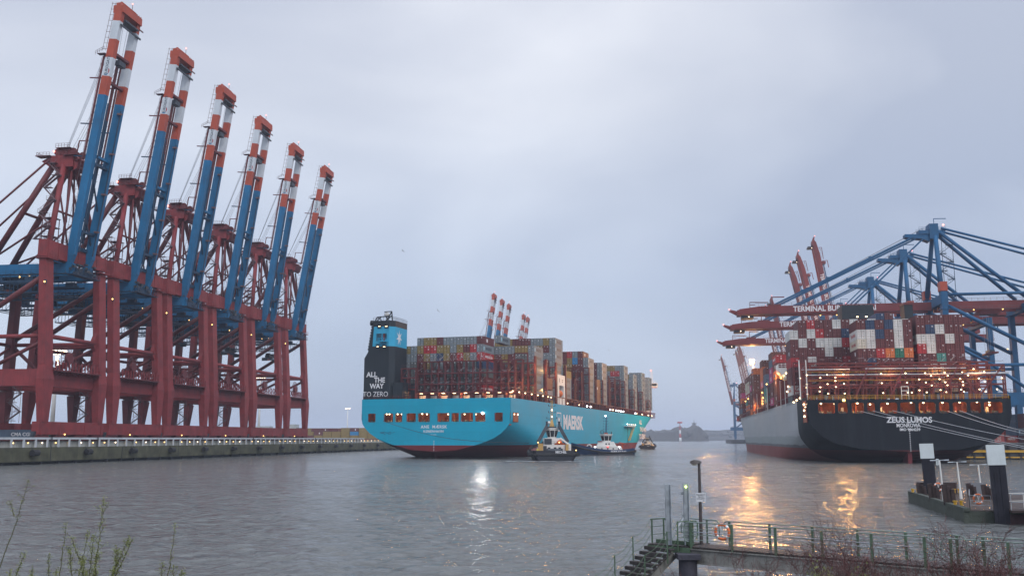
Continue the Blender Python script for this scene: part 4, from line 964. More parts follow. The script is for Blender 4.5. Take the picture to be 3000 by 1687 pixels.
# rudder top showing below the counter
mb = MB(); mb.loft([[(-.5,1.0,-2),(.5,1.0,-2),(.7,6,-2),(-.7,6,-2)],[(-.5,.6,3.2),(.5,.6,3.2),(.7,6,4),(-.7,6,4)]]); mb.mat(letw)
for k in range(7): mb.box(-.12,.12,.93,.96,.2+.4*k,.4+.4*k)
mb.mats = [paint("antifouling_red", boot, .5), letw]; mb.m[:6] = [0]*6; mb.m[6:] = [1]*(len(mb.m)-6); mb.build("rudder", None, Z)
# stern lashing gallery
mb = MB(); bridge_frame(mb, 1.4, -24.9, 25.0, Z_DECK, (20.6, 23.0, 25.6), 3.55, .34, 1.6, 0, 4); 
for z in (21.9, 24.2): mb.mat(ylw).beam((-24.9,1.2,z),(25,1.2,z),.08,.08)
mb.mat(s_red)
for a, b in (((9,17),(13.6,25.4)),((18,17),(13.6,25.4)),((18,17),(24.6,25.4)),((-4,17),(0,25.4)),((-13,17),(-9,25.4))): mb.beam((a[0],1.1,a[1]),(b[0],1.1,b[1]),.42,.42)
mb.build("stern_gallery", None, Z)
mb = MB(); bridge_frame(mb, 14.6, -24.9, 25.0, Z_DECK, (20.6, 23.0, 25.6, 27.4), 2.53, .30, 1.4, .3, 5); mb.build("lashing_bridge", None, Z)
mb = MB(); mb.mat(galv)
for px0, px1, py, s_ in ((2348, 2490, 1082, 1.0), (2535, 2830, 1078.5, 1.0), (2366, 2955, 1097.5, 1.0), (2833, 2955, 1091, 1.0)):
    a = ZE.on_s(px0, py+1, s_); b = ZE.on_s(px1, py-1 if px0 != 2366 else 1093, s_); mb.tube((a[0], s_, a[1]), (b[0], s_, b[1]), .13, 6)
mb.build("pipe_rail", None, Z)
mb = MB(); mb.mat(s_wht)
for px in (2346, 2366): a = ZE.on_s(px, 1175, .9); mb.tube((a[0],.9,Z_DECK),(a[0],.9,27.5),.16,6)
for q in (-.9,.9): mb.tube((-.2+q,.8,Z_DECK),(-.2+q,.8,Z_DECK+3.4),.1,5)
for z in (1.2,2.3,3.4): mb.tube((-1.1,.8,Z_DECK+z),(.7,.8,Z_DECK+z),.1,5)
mb.build("ladder_post", None, Z)
zl = [(2340+a*.132, 1060+b*.132) for a, b in ((180,292),(30,360),(628,285),(993,277),(815,345),(815,420),(1005,483),(178,497),(160,568),(825,555),(465,655),(190,710),(655,705),(1020,700),(1830,262),(2370,250),(1845,470),(1875,688),(2405,460),(2420,680),(2510,680),(480,352),(640,490),(480,560),(170,935),(150,1000))] + \
     [(2660+a*.138, 1060+b*.138) for a, b in ((365,235),(778,225),(1150,218),(1618,210),(490,295),(845,292),(1277,283),(1393,150),(240,370),(672,365),(1108,357),(1502,350),(1995,340),(380,435),(795,430),(1165,422),(1633,415),(505,498),(840,495),(1172,492),(245,600),(400,645),(692,595),(812,638),(1130,585),(1188,632),(1520,580),(1650,630),(1890,578))]
for i, (px, py) in enumerate(zl):
    s_ = 1.0 if i % 3 else .7; x, z = ZE.on_s(px, py, s_); lamp_part(Z, (x, s_, z), warm, .21, .6)
    if i % 4 == 0: point("deck_bulb", (x, 4.5, z), (1,.5,.18), 300, .2, Z)
mb = MB()
for s_ in (31.0-1.2, 47, 62, 74.0, 88.6, 104, 113.4, 128, 143, 158, 174, 189, 204, 219, 234, 248, 260, 275, 290):
    mb = MB(); bridge_frame(mb, s_, -25.1, -12 if s_ > 40 else 25, Z_DECK, (20.5, 23.4) + ((26.5,) if s_ > 40 else (26.5, 29)), 2.53, .28, 1.2, .1, int(s_)); mb.build("lashing_bridge", None, Z)
# funnel tops and boat deck
mb = MB(); x0, zt_ = ZE.on_s(2466, 894, 78); x1, _ = ZE.on_s(2575, 894, 78); mb.mat(h_navy).loft([[(x0-.8,78,18),(x1,78,18),(x1,88,18),(x0-.8,88,18)],[(x0,78,zt_),(x1-2,78,zt_),(x1-2,88,zt_),(x0,88,zt_)]])
mb.mat(warm).cbox((x0+5,77.9,zt_-4.2),(.6,.1,.4)); mb.cbox((x0+8,77.9,zt_-4.2),(.7,.1,.4)); mb.mat(c_dark)
for k in range(6): mb.box(x0+3,x1-4,77.85,77.95,zt_-6.5+k*.6,zt_-6.2+k*.6)
mb.build("funnel_casing", None, Z)
mb = MB(); x0, zt_ = ZE.on_s(2648, 886, 70); x1, _ = ZE.on_s(2673, 886, 70); mb.mat(h_navy).box(x0, x1, 70, 76, 18, zt_-.8); mb.mat(s_red).box(x0-.2,x1+.2,69.8,76.2,zt_-.8,zt_); mb.build("vent_tower", None, Z)
x0, z0 = ZE.on_s(2292, 1088, 60); x1, z1 = ZE.on_s(2318, 1070, 60)
mb = MB(); mb.mat(s_wht).loft([[(-24.5,58,z0-2.5),(-20,58,z0-2.5),(-20,66,z0-2.5),(-24.5,66,z0-2.5)],[(-26.6,58,z0),(-20,58,z0),(-20,66,z0),(-26.6,66,z0)],[(-26.6,58,z0+1.1),(-20,58,z0+1.1),(-20,66,z0+1.1),(-26.6,66,z0+1.1)]]); mb.rail((-26.6,58,z0+1.1),(-20,58,z0+1.1),1.2,1.2,.08); mb.rail((-26.6,58,z0+1.1),(-26.6,66,z0+1.1),1.2,1.2,.08); mb.build("bridge_wing", None, Z)
for px, py in ((2296,1100),(2303,1093),(2288,1107),(2309,1132),(2306,1147),(2233,1150),(2235,1165),(2234,1182),(2246,1125),(2184,1175),(2192,1168),(2325,1178),(2334,1172),(2344,1166)):
    s_, z = ZE.on_x(px, py, -25.9); lamp_part(Z, (-25.9, s_, z), amb2 if px < 2300 else warm, .28)
mb = MB(); mb.mat(s_wht); 
for s_ in (50, 64, 112, 160): mb.tube((-25.7,s_,Z_DECK),(-25.7,s_,Z_DECK+9),.12,5)
mb.build("light_pole", None, Z)
# deck flood that glows in the mist
s_f, z_f = 300, None
x_, z_ = ZE.on_s(2203, 1062, 300)
mb = MB(); mb.tube((x_+3, 300, Z_DECK), (x_+.6, 300, z_-1.5), .3, 6, .15); mb.beam((x_+.6,300,z_-1.5),(x_-.4,300,z_+.2),.3); mb.build("flood_mast", s_wht, Z)
lamp_part(Z, (x_, 299.6, z_), emit('sodium_flood', (1.0,.50,.14), 3.2), 1.5); point("flood_bulb", (x_, 297.0, z_), (1,.46,.13), 270000, 1.3, Z)
for s_, zz in ((78,27.5),(66,24),(140,22),(175,21)): point("side_bulb", (-27.0, s_, zz), (1,.5,.15), 1300, .3, Z)
for xx in (-16, -4, 8, 18): point("gallery_bulb", (xx, -.8, 23.5), (1,.52,.2), 450, .35, Z)
# ------------------------------------------------------------------ shipping containers
CC = {'m': ("maroon", (0.120,0.030,0.032)), 'n': ("navy blue", (0.022,0.050,0.115)), 'w': ("off-white", (0.60,0.61,0.60)), 'c': ("cream", (0.60,0.57,0.47)),
      'r': ("bright red", (0.36,0.025,0.030)), 'o': ("orange", (0.62,0.16,0.045)), 'g': ("green", (0.02,0.15,0.10)), 't': ("teal", (0.06,0.25,0.22)),
      'y': ("mustard yellow", (0.23,0.165,0.055)), 'x': ("light grey", (0.185,0.22,0.245)), 'k': ("dark grey", (0.10,0.12,0.125)), 'p': ("magenta", (0.42,0.05,0.16)),
      'b': ("brown", (0.155,0.055,0.040)), 's': ("slate blue", (0.09,0.13,0.19)), 'l': ("bright blue", (0.03,0.20,0.42)), 'i': ("pink", (0.60,0.14,0.18))}
cmats = {k: paint("container_" + v[0].replace(" ", "_").replace("-", "_"), v[1], 0.55, 0.16, 0.5, 0.35, tuple(x*.45 for x in v[1])) for k, v in CC.items()}
cgap = paint("container_seal_black", (0.012,0.012,0.014), 0.7, 0.2)
crod = {k: paint("container_hardware_" + k, tuple(min(.75, x*1.6+.05) for x in CC[k][1]), 0.45, 0.2, 1.0, 0.3) for k in CC}
CW, CL = 2.44, 12.19
LOGO = {'x': ("MAERSK", letd, 1.5, 7.0), 'r': ("HAMBURG SÜD", letw, 1.1, 8.4), 'p': ("ONE", letw, 1.9, 4.6), 'i': ("ONE", letw, 1.9, 4.6), 'w': ("YANG MING", redp, 1.2, 7.0), 'c': ("YANG MING", redp, 1.2, 7.0), 'o': ("Hapag-Lloyd", logob, 1.3, 7.4)}
CMESH = {}
def container_mesh(k, h, var):
    key = (k, round(h, 2), var)
    if key in CMESH: return CMESH[key]
    m = MB(); base = cmats[k]; hd = crod[k]; w = CW/2
    m.mat(base).box(-w+.05, w-.05, .06, CL-.05, .06, h-.05)
    # corner posts and rails
    for x in (-w+.07, w-.07):
        for y in (.07, CL-.07): m.cbox((x, y, h/2), (.14, .14, h))
    for z in (.07, h-.07):
        for x in (-w+.06, w-.06): m.box(x-.06, x+.06, .14, CL-.14, z-.07, z+.07)
        m.box(-w+.14, w-.14, 0, .12, z-.07, z+.07)
    # corrugated side ribs
    for i in range(20):
        y = .42 + i*(CL-.84)/19
        for sx in (-1, 1): m.box(sx*(w-.052)-.018, sx*(w-.052)+.018, y-.11, y+.11, .14, h-.14)
    # doors: dark seals, locking bars, hinges, handles
    m.mat(cgap).box(-.035, .035, .035, .062, .14, h-.14)
    for x in (-w+.15, w-.15): m.box(x-.02, x+.02, .04, .062, .14, h-.14)
    for z in (h*.30, h*.55, h*.78): m.box(-w+.2, w-.2, .045, .062, z-.02, z+.02)
    m.mat(hd)
    for x in (-.88, -.34, .34, .88): m.box(x-.03, x+.03, -.01, .04, .12, h-.12); m.box(x-.09, x+.09, -.015, .03, h*.40, h*.43)
    for x in (-.88, .34): m.box(x, x+.42, -.02, .02, h*.36, h*.385)
    m.mat(letw)
    if k not in 'wcx':
        if var % 3 != 2: m.box(.42, .80, .030, .058, h*.80, h*.86); m.box(.48, .78, .030, .058, h*.72, h*.755)
        if var % 3 == 0: m.box(-.74, -.44, .030, .058, h*.82, h*.9)
        if var % 2: m.box(-.25, -.12, .030, .058, h*.28, h*.36)
    else:
        m.mat(letd if k != 'x' else letw).box(.42, .80, .030, .058, h*.80, h*.84); m.mat(ylw).box(.55,.68,.03,.058,h*.16,h*.22)
        if k == 'x': m.mat(letw).box(-.70,-.44,.03,.058,h*.62,h*.74)
    if k == 'r' and var % 2 == 0:
        for a in (.42, .66):
            for b in (.44, .53): m.box(a, a+.19, .028, .058, h*b, h*(b+.07))
        m.box(-.8,-.2,.028,.058,h*.82,h*.88)
    if k in LOGO and (var % 2 == 0 or k in 'xpi'):
        txt, lm, sz, wd = LOGO[k]; vs, fs = text_mesh(txt, sz, bold=.05); d = max(v[0] for v in vs)-min(v[0] for v in vs); q = wd/d
        for sx in (-1, 1):
            m.mat(lm).add([(sx*(w-.028), CL*.52 + sx*a*q, h*.5+b) for a, b in vs], fs)
            if k == 'x': m.mat(paint("emblem_pale_blue", (.30,.55,.66), .5)).box(sx*(w-.03)-.003, sx*(w-.03)+.003, CL*.5-sx*5.0-.55, CL*.5-sx*5.0+.55, h*.26, h*.72)
    elif k in 'mb' and var % 3 == 1:
        for sx in (-1, 1): m.mat(letw).prism([(CL*.30, h*.74), (CL*.30+1.5, h*.74), (CL*.30+1.5, h*.42), (CL*.30+.75, h*.26), (CL*.30, h*.42)], 'x', sx*(w-.03)-.003, sx*(w-.03)+.003)
    me = m.mesh("container_body"); CMESH[key] = me; return me
SPECS = []
def place(F, s, x, z, k, label, h=2.9, grp="", var=None, occl=0.0):
    """queue one container; x = centre, s = aft end, z = foot"""
    p = F.M @ Vector((x, s, z)); SPECS.append(dict(F=F, s=s, x=x, z=z, k=k, label=label, h=h, grp=grp, var=random.randrange(6) if var is None else var, key=p.y*(1+occl)))
def colname(k): return CC[k][0]
def tiername(i, n): return "top tier" if i == 0 else ("bottom tier" if i == n-1 else f"{ordn[i]} tier down")
def block(F, s, xs_, top, rows, h, where, grp, ztop=None, occl=0.0, start=0):
    """rows: strings from the top tier down, one letter per column from the left; '.' leaves a gap"""
    for i, row in enumerate(rows):
        for j, k in enumerate(row):
            if k == '.': continue
            t_ = top[j] if isinstance(top, (list, tuple)) else top
            place(F, s, xs_[j], t_ - (i+1)*h, k, f"{colname(k)} container, {nth(j+start)} from left, {tiername(i+0, 99)}, {where}", h-.04, grp, occl=occl + .02*i)
P_ = 2.53
# ---- Ane: stern block (bay nearest the lens)
gA = "containers stacked on the light blue ship"; gZ = "containers stacked on the black and grey ship"
xs_ = [-18.3+.15 + P_*j for j in range(12)]; tp = 22.35 + 7*2.86
rows = ["..xyymxxxxxm", "yxyrryyxymrx", "xxmyxnymryxr", "xkmykxmkmkkn", "kkmkkmkkmkxk", "mkkmkxkmkkkm", "nmkkmkkmkkmr"]
block(AN, 18.4, xs_, tp, rows, 2.86, "light blue ship's stern stack", gA)
# bay two, outer seven columns
xs_ = [25.5-1.25-P_*(6-j) for j in range(7)]; tp = 22.4+6*2.93
rows = ["xxxxyyx", "ymymkkx", "kmkmkkx", "mkmkmkx", "kmkkmkx", "mkkmkkx"]
block(AN, 33.3, xs_, tp, rows, 2.93, "light blue ship's second bay", gA, occl=.03)
# third bay: ten columns, eight tiers (outer one stands over the white boat recess)
xs_ = [25.5-1.25-P_*(9-j) for j in range(10)]; tp = 22.4+8*2.93
rows = ["yyymmmxxyx", "yrykxxkymx", "xykyxkmkxx", "ykmkmkkkmx", "kmkkmkmkkx"]
block(AN, 63.6, xs_, tp, rows, 2.93, "light blue ship's tall third bay", gA, occl=.08)
place(AN, 48.3, 6.6, tp-2.93, 'x', "light grey container jutting out behind the light blue ship's stern stack", 2.9, gA)
for i, k in enumerate("yxxx"): place(AN, 78.6, 24.2, 22.4+4*2.93-(i+1)*2.93, k, f"{colname(k)} container, {tiername(i,4)} of outer stack just ahead of the white boat recess", 2.9, gA)
xs_ = [25.5-1.25-P_*(5-j) for j in range(6)]; tp = 22.4+8*2.93
block(AN, 123.8, xs_, tp, ["mmrxm.", "kmylmx", "myymmx", "kkmkmx", "mkkmkx", "kmkkmx", "mkmkkx", "kkmkkx"], 2.93, "light blue ship's fourth loaded bay", gA, occl=.2)
for i, k in enumerate("bbbb"): place(AN, 138.6, 24.2, 22.4+4*2.93-(i+1)*2.93, k, f"brown container, {tiername(i,4)} of short brown stack amidships on the light blue ship", 2.9, gA, var=i)
xs_ = [25.5-1.25-P_*(2-j) for j in range(3)]
block(AN, 153.9, xs_, 22.4+7*2.93, ["mmx", "mmx", "kmx", "mkx", "kmx", "mkx", "mmx"], 2.93, "light blue ship's fifth loaded bay", gA, occl=.2)
xs_ = [25.5-1.25-P_*(5-j) for j in range(6)]
block(AN, 212.9, xs_, 22.4+8*2.93, ["yxyyxx", "mxxrrx", "kmxxkx", "mkkmkx", "kmkkmx", "mkmkkx", "kkmkkx", "mkmkmx"], 2.93, "light blue ship's sixth loaded bay", gA, occl=.3)
for s_, n in ((241.7, 7), (271.7, 8), (299.0, 7.6)):
    xs_ = [25.5-1.25-P_*(2-j) for j in range(3)]; w_ = {241.7: "seventh", 271.7: "eighth", 299.0: "foremost"}[s_]
    block(AN, s_, xs_, 22.4+n*2.93, ["myx" if s_ < 250 else "xxx", "kxx", "mkx", "kmx", "mkx", "kkx", "mmx", "mkx"][:int(n)], 2.93, f"light blue ship's {w_} loaded bay", gA, occl=.3)
# ---- Zeus: stern blocks
hz = 2.73
xs_ = [-8.6+1.26+P_*j for j in range(6)]
block(ZE, 17.4, xs_, 40.1, ["mnmnwm", "wwnmwm", "cwmmwm", "mmrogo", "mnmmmm", "mmkmmm", "mkmmpm", "mmmkmm"], hz, "black ship's right stern block", gZ)
xs_ = [7.6+1.26+P_*j for j in range(5)]
block(ZE, 17.4, xs_, 41.2, ["mmmmm", "mnwmm", "wwmwm", "rwmmm", "mmtmm", "mwwmo", "mkwmm", "mwkwm"], hz, "black ship's right stern block", gZ, start=6)  # the single orange container has orange lamplight put into its colour
xs_ = [-25.6+1.3+P_*j for j in range(8)]
block(ZE, 32.0, xs_, [39.1]+[42.2]*7, ["wmrmmwmw", "mmwrmmnw", "mwmwwwrm", "rmmmwmmm", "mmwmmmrm", "mmnmrnmm", "wmkmmkmm", "kmmkmmkm"], 2.8, "black ship's left stern block", gZ)
xs_ = [-5.3+1.3+P_*j for j in range(9)]
block(ZE, 32.0, xs_, [42.2,42.2,43.9,43.9,41.9,42.0,41.9,41.8,41.0], ["mwnmwwwmm", "mmmmmmmmm"], 2.8, "behind black ship's right stern block", gZ, occl=.05)
# ---- Zeus: port-side stacks, far to near
def side_stack(s, ytop, cols, second, third, name, h=2.75, n=None):
    px_, _ = 0, 0
    z = zsd[name]; 
    for i, k in enumerate(cols): place(ZE, s, -24.35, z-(i+1)*h, k, f"{colname(k)} container, {tiername(i, len(cols))} of black ship's {name}", h-.04, gZ, var=(1 if k in 'mb' and i % 2 else None), occl=.05)
    for j, col in ((1, second), (2, third)):
        for i, k in enumerate(col or ""): place(ZE, s, -24.35+P_*j, z-(i+1)*h, k, f"{colname(k)} container, {nth(j)} column in, {tiername(i, len(col))}, black ship's {name}", h-.04, gZ, occl=.15+.1*j)
def ztop_at(px, py, x0=-25.6): return ZE.on_x(px, py, x0)[1]
zsd = {}
for name, px, py in (("side stack below the bridge wing", 2283, 1029), ("tall magenta and maroon side stack", 2272, 1019), ("teal side stack", 2252, 1067), ("orange side stack", 2241, 1046), ("tall brown side stack", 2215, 1070), ("narrow side stack", 2208, 1086), ("cream side stack", 2205, 1090), ("foremost side stack", 2178, 1115)):
    zsd[name] = ztop_at(px, py)
side_stack(75.6, 0, "rmobbmm", "rmommmm", "rmmmmmm", "side stack below the bridge wing")
side_stack(90.2, 0, "bsppmmp", "bmmmmmm", "mmmmmmm", "tall magenta and maroon side stack")
side_stack(115, 0, "mssttm", "mggtgm", "mmmmm", "teal side stack")
side_stack(129.6, 0, "booibbm", "bbmbmbm", "mbbmbmm", "orange side stack")
side_stack(176, 0, "obbbmbob", "obbbmbmb", "bbbmbbmb", "tall brown side stack")
side_stack(191, 0, "bbpmbmo", "bmbmbmb", None, "narrow side stack")
side_stack(205, 0, "bccrmob", "bbmbmbb", "mbmbmb", "cream side stack")
side_stack(220, 0, "bccrtom", "bbmbmb", None, "cream side stack")
side_stack(262, 0, "bbpobsb", "obprobg", "bmbobm", "foremost side stack")
side_stack(276.6, 0, "mbmbmsb", "bmbmbm", None, "foremost side stack")
# ---- make the 300 that show largest individually; the rest is one mass
SPECS.sort(key=lambda d: d['key'])
seen = {}
NIND = 300 - 26
for d in SPECS[:NIND]:
    o = link("shipping_container", container_mesh(d['k'], d['h'], d['var']))
    o.matrix_world = d['F'].M @ Matrix.Translation((d['x'], d['s'], d['z']))
    tag(o, d['label'], "shipping container", d['grp'])
mass = MB()
import numpy as np
def bulk(specs, name, label):
    mats = []; V = []; Fc = []; Mi = []
    for d in specs:
        me = container_mesh(d['k'], d['h'], d['var']); T = d['F'].M @ Matrix.Translation((d['x'], d['s'], d['z'])); o = len(V)
        V += [tuple(T @ v.co) for v in me.vertices]
        idx = []
        for m_ in me.materials:
            if m_ not in mats: mats.append(m_)
            idx.append(mats.index(m_))
        for p in me.polygons: Fc.append(tuple(i+o for i in p.vertices)); Mi.append(idx[p.material_index])
    me = bpy.data.meshes.new(name); me.from_pydata(V, [], Fc)
    for m_ in mats: me.materials.append(m_)
    me.polygons.foreach_set('material_index', Mi); me.update()
    return tag(link(name, me), label, "shipping containers", kind='stuff')
bulk(SPECS[NIND:], "shipping_containers", "remaining stacked containers on the far bays of both ships")
# ------------------------------------------------------------------ right-hand quay and its cranes
QZ = math.atan(0.1746)
qr = Matrix.Translation((91+.1746*300, 300, 0)) @ Matrix.Rotation(-QZ, 4, 'Z')
mb = MB(); mb.T = qr; mb.box(0, 700, 0, 1190, -3, 5.0); mb.box(-18, -.01, 1030, 1190, -3, 4.99); tag(mb.build("right_quay", paint("dark_quay", (0.06,0.062,0.066), 0.75, 0.35, 0.4, 0.5)), kind='structure')
t = thing("quay_fendering", "yellow and black steel fender beams along the dark quay beside the black ship's stern", "quay fender", (91+.1746*300, 300, 0), -QZ)
mb = MB(); mb.mat(ylw).box(-.9, 30, -.55, -.2, 2.2, 2.9); mb.mat(tar)
for k in range(9): mb.box(1+k*3.4, 1.7+k*3.4, -.5, -.02, -.5, 4.6)
mb.mat(ylw).box(-.9, 30, -.5, -.2, .5, .9); mb.build("fender_beam", None, t)
b_tub = paint("burchard_blue", (0.008,0.092,0.215), 0.62, 0.2, 0.25, 0.4, (0.03,0.06,0.11))
b_red = paint("burchard_red", (0.175,0.028,0.030), 0.5, 0.2, 0.25, 0.4, (0.10,0.02,0.03))
def blue_crane(label, Yc, alpha=0.0, dx=0, half=11.5, lights=True, L=74.0, txt=True):
    t = thing("gantry_crane", label, "gantry crane", (98.2+dx+.1746*Yc, Yc, 5.0), math.pi-QZ, "blue and red gantry cranes on the right-hand quay")
    gg = 30.0
    for xs in (0, -gg):
        mb = MB(); mb.cbox((xs,0,2.6),(1.8,2*half+4,2.2)); mb.build("sill_beam", b_tub, t)
        for yy in (-half, half):
            mb = MB(); mb.mat(b_tub).prism([(yy-3.4,.6),(yy-2.6,1.5),(yy+2.6,1.5),(yy+3.4,.6)],'x',xs-.7,xs+.7); mb.mat(c_dark)
            for q in (-2.6,-.9,.9,2.6): mb.tube((xs-.3,yy+q,.4),(xs+.3,yy+q,.4),.4,8)
            mb.build("wheel_bogie", None, t)
    for s in (-1, 1):
        y = s*half
        mb = MB(); mb.mat(b_tub).beam((0,y,3.6),(0,y,54.5),3.4,2.3,3.2,2.0); mb.cbox((0,y,48),(3.2,3.8,.3)); mb.mat(c_org).cbox((0,y,56.3),(2.5,3.5,3.4)); mb.build("seaside_leg", None, t)
        mb = MB(); mb.beam((-gg,y,3.6),(-gg,y,48),3.0,2.0,2.6,1.8); mb.cbox((-gg,y,47.6),(3,4,.3)); mb.build("landside_leg", b_tub, t)
        mb = MB(); mb.cbox((-gg/2,y,15.4),(gg+12,1.6,4.4)); mb.build("portal_beam", b_tub, t)
        mb = MB(); mb.rail((-gg-6,y+s*.8,17.6),(6,y+s*.8,17.6),1.2,2.0,.06); mb.build("portal_rail", c_blue2, t)
        mb = MB(); mb.tube((1,y,53.4),(-gg-14,y,53.4),.55,10); mb.build("upper_tie", b_tub, t, True)
        mb = MB(); mb.tube((-.8,y,49.5),(-gg+1,y,33.5),.72,10); mb.tube((-.8,y,27.5),(-gg+1,y,27.5),.6,10); mb.tube((-gg/2,y,27.5),(-3,y,18),.6,10); mb.tube((-gg/2,y,27.5),(-gg+3,y,18),.6,10); mb.tube((-gg/2,y,27.5),(-.6,y,36),.6,10); mb.build("diagonal_brace", b_tub, t, True)
        mb = MB(); mb.tube((.2,s*(half-1),54.5),(-1.2,s*2.4,77.0),.95,10,.8); mb.build("pylon_post", b_tub, t, True)
        mb = MB(); mb.tube((-2.2,s*2.0,79.2),(-gg,s*5.0,53.0),.7,10); mb.build("rear_strut", b_tub, t, True)
        mb = MB(); mb.tube((-3.4,s*2.2,80.2),(-58,s*4.4,62.5),.45,8); mb.tube((-58,s*4.4,62.5),(-58,s*4.4,53.5),.3,6); mb.build("back_stay", b_tub, t, True)
    mb = MB(); mb.cbox((0,0,51.6),(2.6,2*half+3,3.4)); mb.build("head_beam", b_tub, t)
    mb = MB(); mb.cbox((-gg,0,49.0),(2.2,2*half+3,2.8)); mb.build("rear_head_beam", b_tub, t); mb = MB(); mb.tube((0,-half+1,27.5),(0,half-1,27.5),.6,8); mb.build("cross_tube", b_tub, t)
    mb = MB(); mb.box(-5.0,4.5,-2.2,2.2,78.2,79.6); mb.box(-2.4,.8,-2.6,2.6,76.2,82.0); mb.prism([(4.5,78.2),(9.5,78.4),(9.5,77.2),(3.5,76.4),(.8,75.2),(.8,79.6)],'y',-1.9,1.9)
    mb.mat(c_blue2).rail((-5,2.2,79.6),(4.5,2.2,79.6),1.2,1.2,.05); mb.rail((-5,-2.2,79.6),(4.5,-2.2,79.6),1.2,1.2,.05); mb.beam((-1.6,0,82),(-1.6,0,84.4),.2); mb.beam((-1.6,0,84.4),(-6,0,84.3),.25)
    mb.build("apex_head", None, t) if False else None
    mb.mats[0] = b_tub if mb.mats else b_tub
    mb.m = [0 if i < 26 else i2 for i, i2 in enumerate(mb.m)]; 
    mb.build("apex_head", None, t)
    mb = MB(); mb.ball((-4.6,1.2,81.6),.4); mb.build("beacon_lamp", beac, t)
    mb = MB(); pts = [(-5.2 + (1.4 if k % 2 else -1.0), 1.0, 54 + k*3.3) for k in range(7)]; zigzag(mb, pts, .8)
    for x_ in (-7.2,-3.4): mb.tube((x_,1.6,53),(x_,1.6,76),.12,4)
    mb.build("pylon_stairs", c_blue2, t)
    mb = MB(); mb.mat(b_red)
    for s in (-1, 1): mb.cbox((-28, s*2.9, 50.2), (56, 1.1, 3.4))
    mb.build("fixed_girder", None, t)
    mb = MB(); mb.mat(c_stair).cbox((-28,4.3,48.8),(56,1.2,.12)); mb.rail((-56,4.9,48.8),(-1,4.9,48.8),1.1,2.2,.05); mb.rail((-56,3.4,52.0),(-1,3.4,52.0),1.1,2.2,.05); mb.build("girder_walkway", None, t)
    mb = MB(); mb.mat(b_red).box(-50,-38,-4,4,52.4,58); mb.prism([(-38,52.4),(-34,52.4),(-38,55.5)],'y',-4,4); mb.build("machine_house", None, t)
    # boom
    a = R(alpha); D = Vector((math.cos(a),0,math.sin(a))); N = Vector((-math.sin(a),0,math.cos(a))); hg = Vector((2.2,0,50.2))
    def P(l, y, n=0): return hg + D*l + Vector((0,y,0)) + N*n
    for s in (-1, 1):
        mb = MB(); mb.mat(b_red).beam(P(0,s*2.9),P(62,s*2.9),1.1,3.2); mb.beam(P(62,s*2.9),P(70,s*2.9,-.5),1.1,3.2,1.0,2.2); mb.mat(c_red2).beam(P(0,s*3.9,-1.5),P(69,s*3.9,-1.5),.9,.14); mb.build("boom_girder", None, t)
    mb = MB(); mb.mat(b_red).beam(P(70,-3.4,-.7),P(70,3.4,-.7),1.6,2.0); mb.mat(c_dark).beam(P(67,-3,-2.4),P(67,3,-2.4),4.5,1.0); mb.mat(b_red).beam(P(70.5,2.4,-.7),P(73.6,2.0,.5),.5,1.1,.3,.4); mb.beam(P(70.5,-2.4,-.7),P(73.6,-2.0,.5),.5,1.1,.3,.4)
    mb.mat(c_red2).beam(P(66,3.0,.4),P(66,3.0,3.2),.2); mb.beam(P(66,3.0,3.2),P(59,3.0,3.0),.3); mb.beam(P(66,3,2.2),P(64,3,2.2),.25)
    mb.build("boom_head", None, t)
    mb = MB(); mb.mat(b_red).beam(P(56.7,-3.2,1.6),P(56.7,3.2,1.6),4.6,1.4,); mb.beam(P(57.5,3,2),P(57.5,3,5.0),.3); mb.beam(P(57.5,3,5.0),P(53,3,5.0),.35)
    for l in (14,28,42): mb.beam(P(l,-2.9,1.2),P(l,2.9,1.2),.9,.9)
    mb.build("boom_tie", None, t)
    mb = MB(); mb.mat(c_stair)
    for k in range(11): mb.beam(P(3+k*6,3.9,-1.9),P(6.5+k*6,3.9,-1.9),.5,.12)
    for q in (2.1, 2.8): mb.beam(P(1,3.4,q),P(64,3.4,q),.07,.07)
    for k in range(26): mb.beam(P(1.5+k*2.45,3.4,1.6),P(1.5+k*2.45,3.4,2.8),.07,.07)
    mb.build("boom_rail", None, t)
    if alpha < 5:
        for s in (-1, 1):
            mb = MB(); e = Vector((4.5, s*1.6, 78.2))
            mb.beam(e, P(56.7, s*2.6, 2.2), .42, .62); mb.beam(e+Vector((0,0,-1.0)), P(55.4, s*2.6, 2.0), .28, .34); mb.beam(Vector((3.0,s*1.6,76.4)), P(27, s*2.6, 1.6), .4, .5)
            for f in (.33,.62,.8): q = e.lerp(P(56.7, s*2.6, 2.2), f); mb.cbox(q, (1.6,.6,.9))
            mb.build("forestay", b_tub, t)
    else:
        for s in (-1, 1):
            mb = MB(); k1 = P(56.7, s*2.6, 2.4); k2 = P(20, s*2.6, 3.0 if alpha > 60 else 9); e = Vector((3.5, s*1.6, 77.5))
            mb.beam(k1, k2, .4, .5); mb.beam(k2, e, .35, .4)
            for l in (47, 34): mb.beam(P(l, s*2.9, 1.4), P(l, s*2.9, 5), .3)
            mb.build("forestay", b_tub, t)
    mb = MB()
    for q in (-1.2,-.4,.4,1.2): mb.tube((2,q,81),P(56,q*1.6,2.2),.06,4)
    mb.build("hoist_rope", c_rope, t)
    if txt:
        for s in (1, -1): mb = MB(); mb.mat(letw); put_text(mb, "TERMINAL BURCHARDKAI", 2.87, P(34.8, s*3.47, .1), -D*s, N, bold=.07, spacing=1.0, xs=.89); mb.build("lettering", None, t)
    for l in ((66.5,) + ((40,34,28,22,15) if lights and alpha < 60 else ())):
        mb = MB(); mb.mat(amber if l != 66.5 else lampw).ball(P(l, 3.0, -2.4), .25, 8, 5, .7); mb.mat(c_dark).cbox(P(l,3.0,-2.05),(.8,.5,.2)); mb.build("work_light", None, t)
